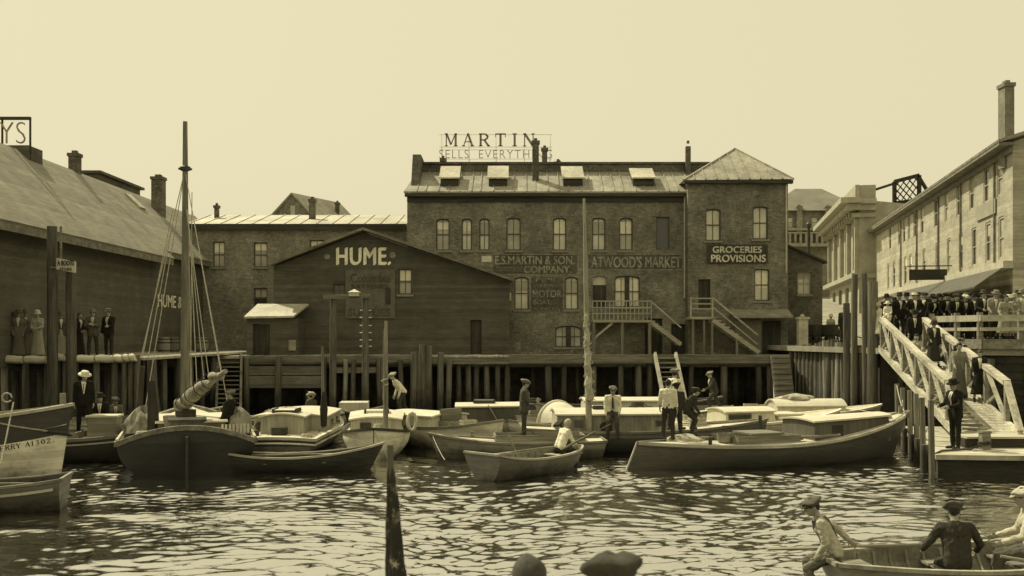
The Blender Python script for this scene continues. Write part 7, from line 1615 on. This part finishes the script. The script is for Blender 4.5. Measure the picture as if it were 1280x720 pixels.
person((at(766, 0, 29.6).x, 29.62, 1.10), -96, 'boy in white shirt and necktie sitting on the launch cabin edge', None, 1.6, dict(seat=1, lean=8, hip=(46, 52), knee=(44, 54), arm=(6, 8), abd=(8, 8), elbow=(26, 22), inw=(12, 8), head=(10, 14), spread=7), top='shirt_braces', tv=.74, bv=.07, hat='cap', hv=.16, tie=.04, vox=.018)
BG = 'boys standing on the stern of the long launch'
zs = .70
person((at(834, 0, 26.9).x, 26.75, zs), 70, 'bareheaded boy in white shirt with back to the camera on the launch stern', BG, 1.56, dict(arm=(4, -6), abd=(12, 10), elbow=(26, 16), hip=(3, -3)), top='rolled', tv=.72, bv=.04, hair='dark', vox=.018)
person((at(846, 0, 26.9).x, 26.95, zs), 95, 'boy in dark jersey and dark cap next to the white shirted boy', BG, 1.46, dict(arm=(6, 4), elbow=(20, 26), hip=(-3, 4)), top='shirt', tv=.05, bv=.045, hat='cap', hv=.05, vox=.018)
person((at(843, 0, 28.2).x, 28.2, zs + .12), 40, 'taller boy in white shirt and grey cap behind the others on the launch stern', BG, 1.66, TURN, top='rolled', tv=.72, bv=.05, hat='cap', hv=.3, vox=.018)
person((at(857, 0, 28.0).x, 28.0, zs - .02), 10, 'boy in dark clothes crouching at the right of the group on the launch stern', BG, 1.5, dict(lean=34, hip=(70, 44), knee=(92, 66), arm=(34, 30), elbow=(30, 40), head=(-10, 0)), top='shirt', tv=.05, bv=.05, hat='cap', hv=.08, vox=.018)
person((at(893, 0, 36.8).x, 36.8, .64), 190, 'boy in dark jacket and grey cap stepping across between the boats', None, 1.58, dict(lean=14, hip=(44, -24), knee=(58, 14), arm=(40, -8), abd=(10, 12), elbow=(40, 30), head=(4, 0)), hat='cap', hv=.25, tv=.06, bv=.06, tie=None)
# ---- the near rowboat and the onlookers below
person(b23.W((-2.12, .05, .50)), 160, 'boy in overalls, pale shirt and flat cap perched on the near rowboat stern', None, 1.6, dict(seat=1, lean=26, twist=8, hip=(58, 66), knee=(76, 70), arm=(14, -34), abd=(10, 16), elbow=(40, 14), inw=(18, -6), head=(2, 10), spread=10), top='shirt', tv=.46, bottom='overalls', bv=.17, hat='cap', hv=.12, vox=.011)
person(b23.W((-.46, -.02, .32)), 84, 'man in dark jersey and flat cap rowing with his back to the camera', None, 1.68, dict(seat=1, lean=14, hip=(80, 78), knee=(68, 64), arm=(30, 28), abd=(30, 32), elbow=(46, 44), inw=(10, 8), head=(8, -8)), top='shirt', tv=.055, bv=.05, hat='cap', hv=.11, vox=.011)
person(b23.W((.50, -.18, .50)), 160, 'man in pale cap and light shirt cut by the right edge', None, 1.72, dict(seat=1, lean=8, hip=(78, 76), knee=(70, 66), arm=(26, 30), abd=(14, 12), elbow=(52, 48), inw=(6, 8), head=(4, 0)), top='shirt', tv=.5, bv=.10, hat='cap', hv=.46, vox=.012)
NP = 'onlookers just below the camera'
person((at(662, 0, 4.6).x, 4.6, .865), 92, 'brown haired onlooker whose head shows at the bottom edge', NP, 1.53, STAND, fem=True, top='dress', tv=.3, bottom='skirt', bv=.3, hair='brown', hstyle='long', vox=.014)
person((at(764, 0, 4.2).x, 4.2, .865), 80, 'onlooker in a grey flat cap at the bottom edge', NP, 1.62, STAND, hat='cap', hv=.07, tv=.1, vox=.014)
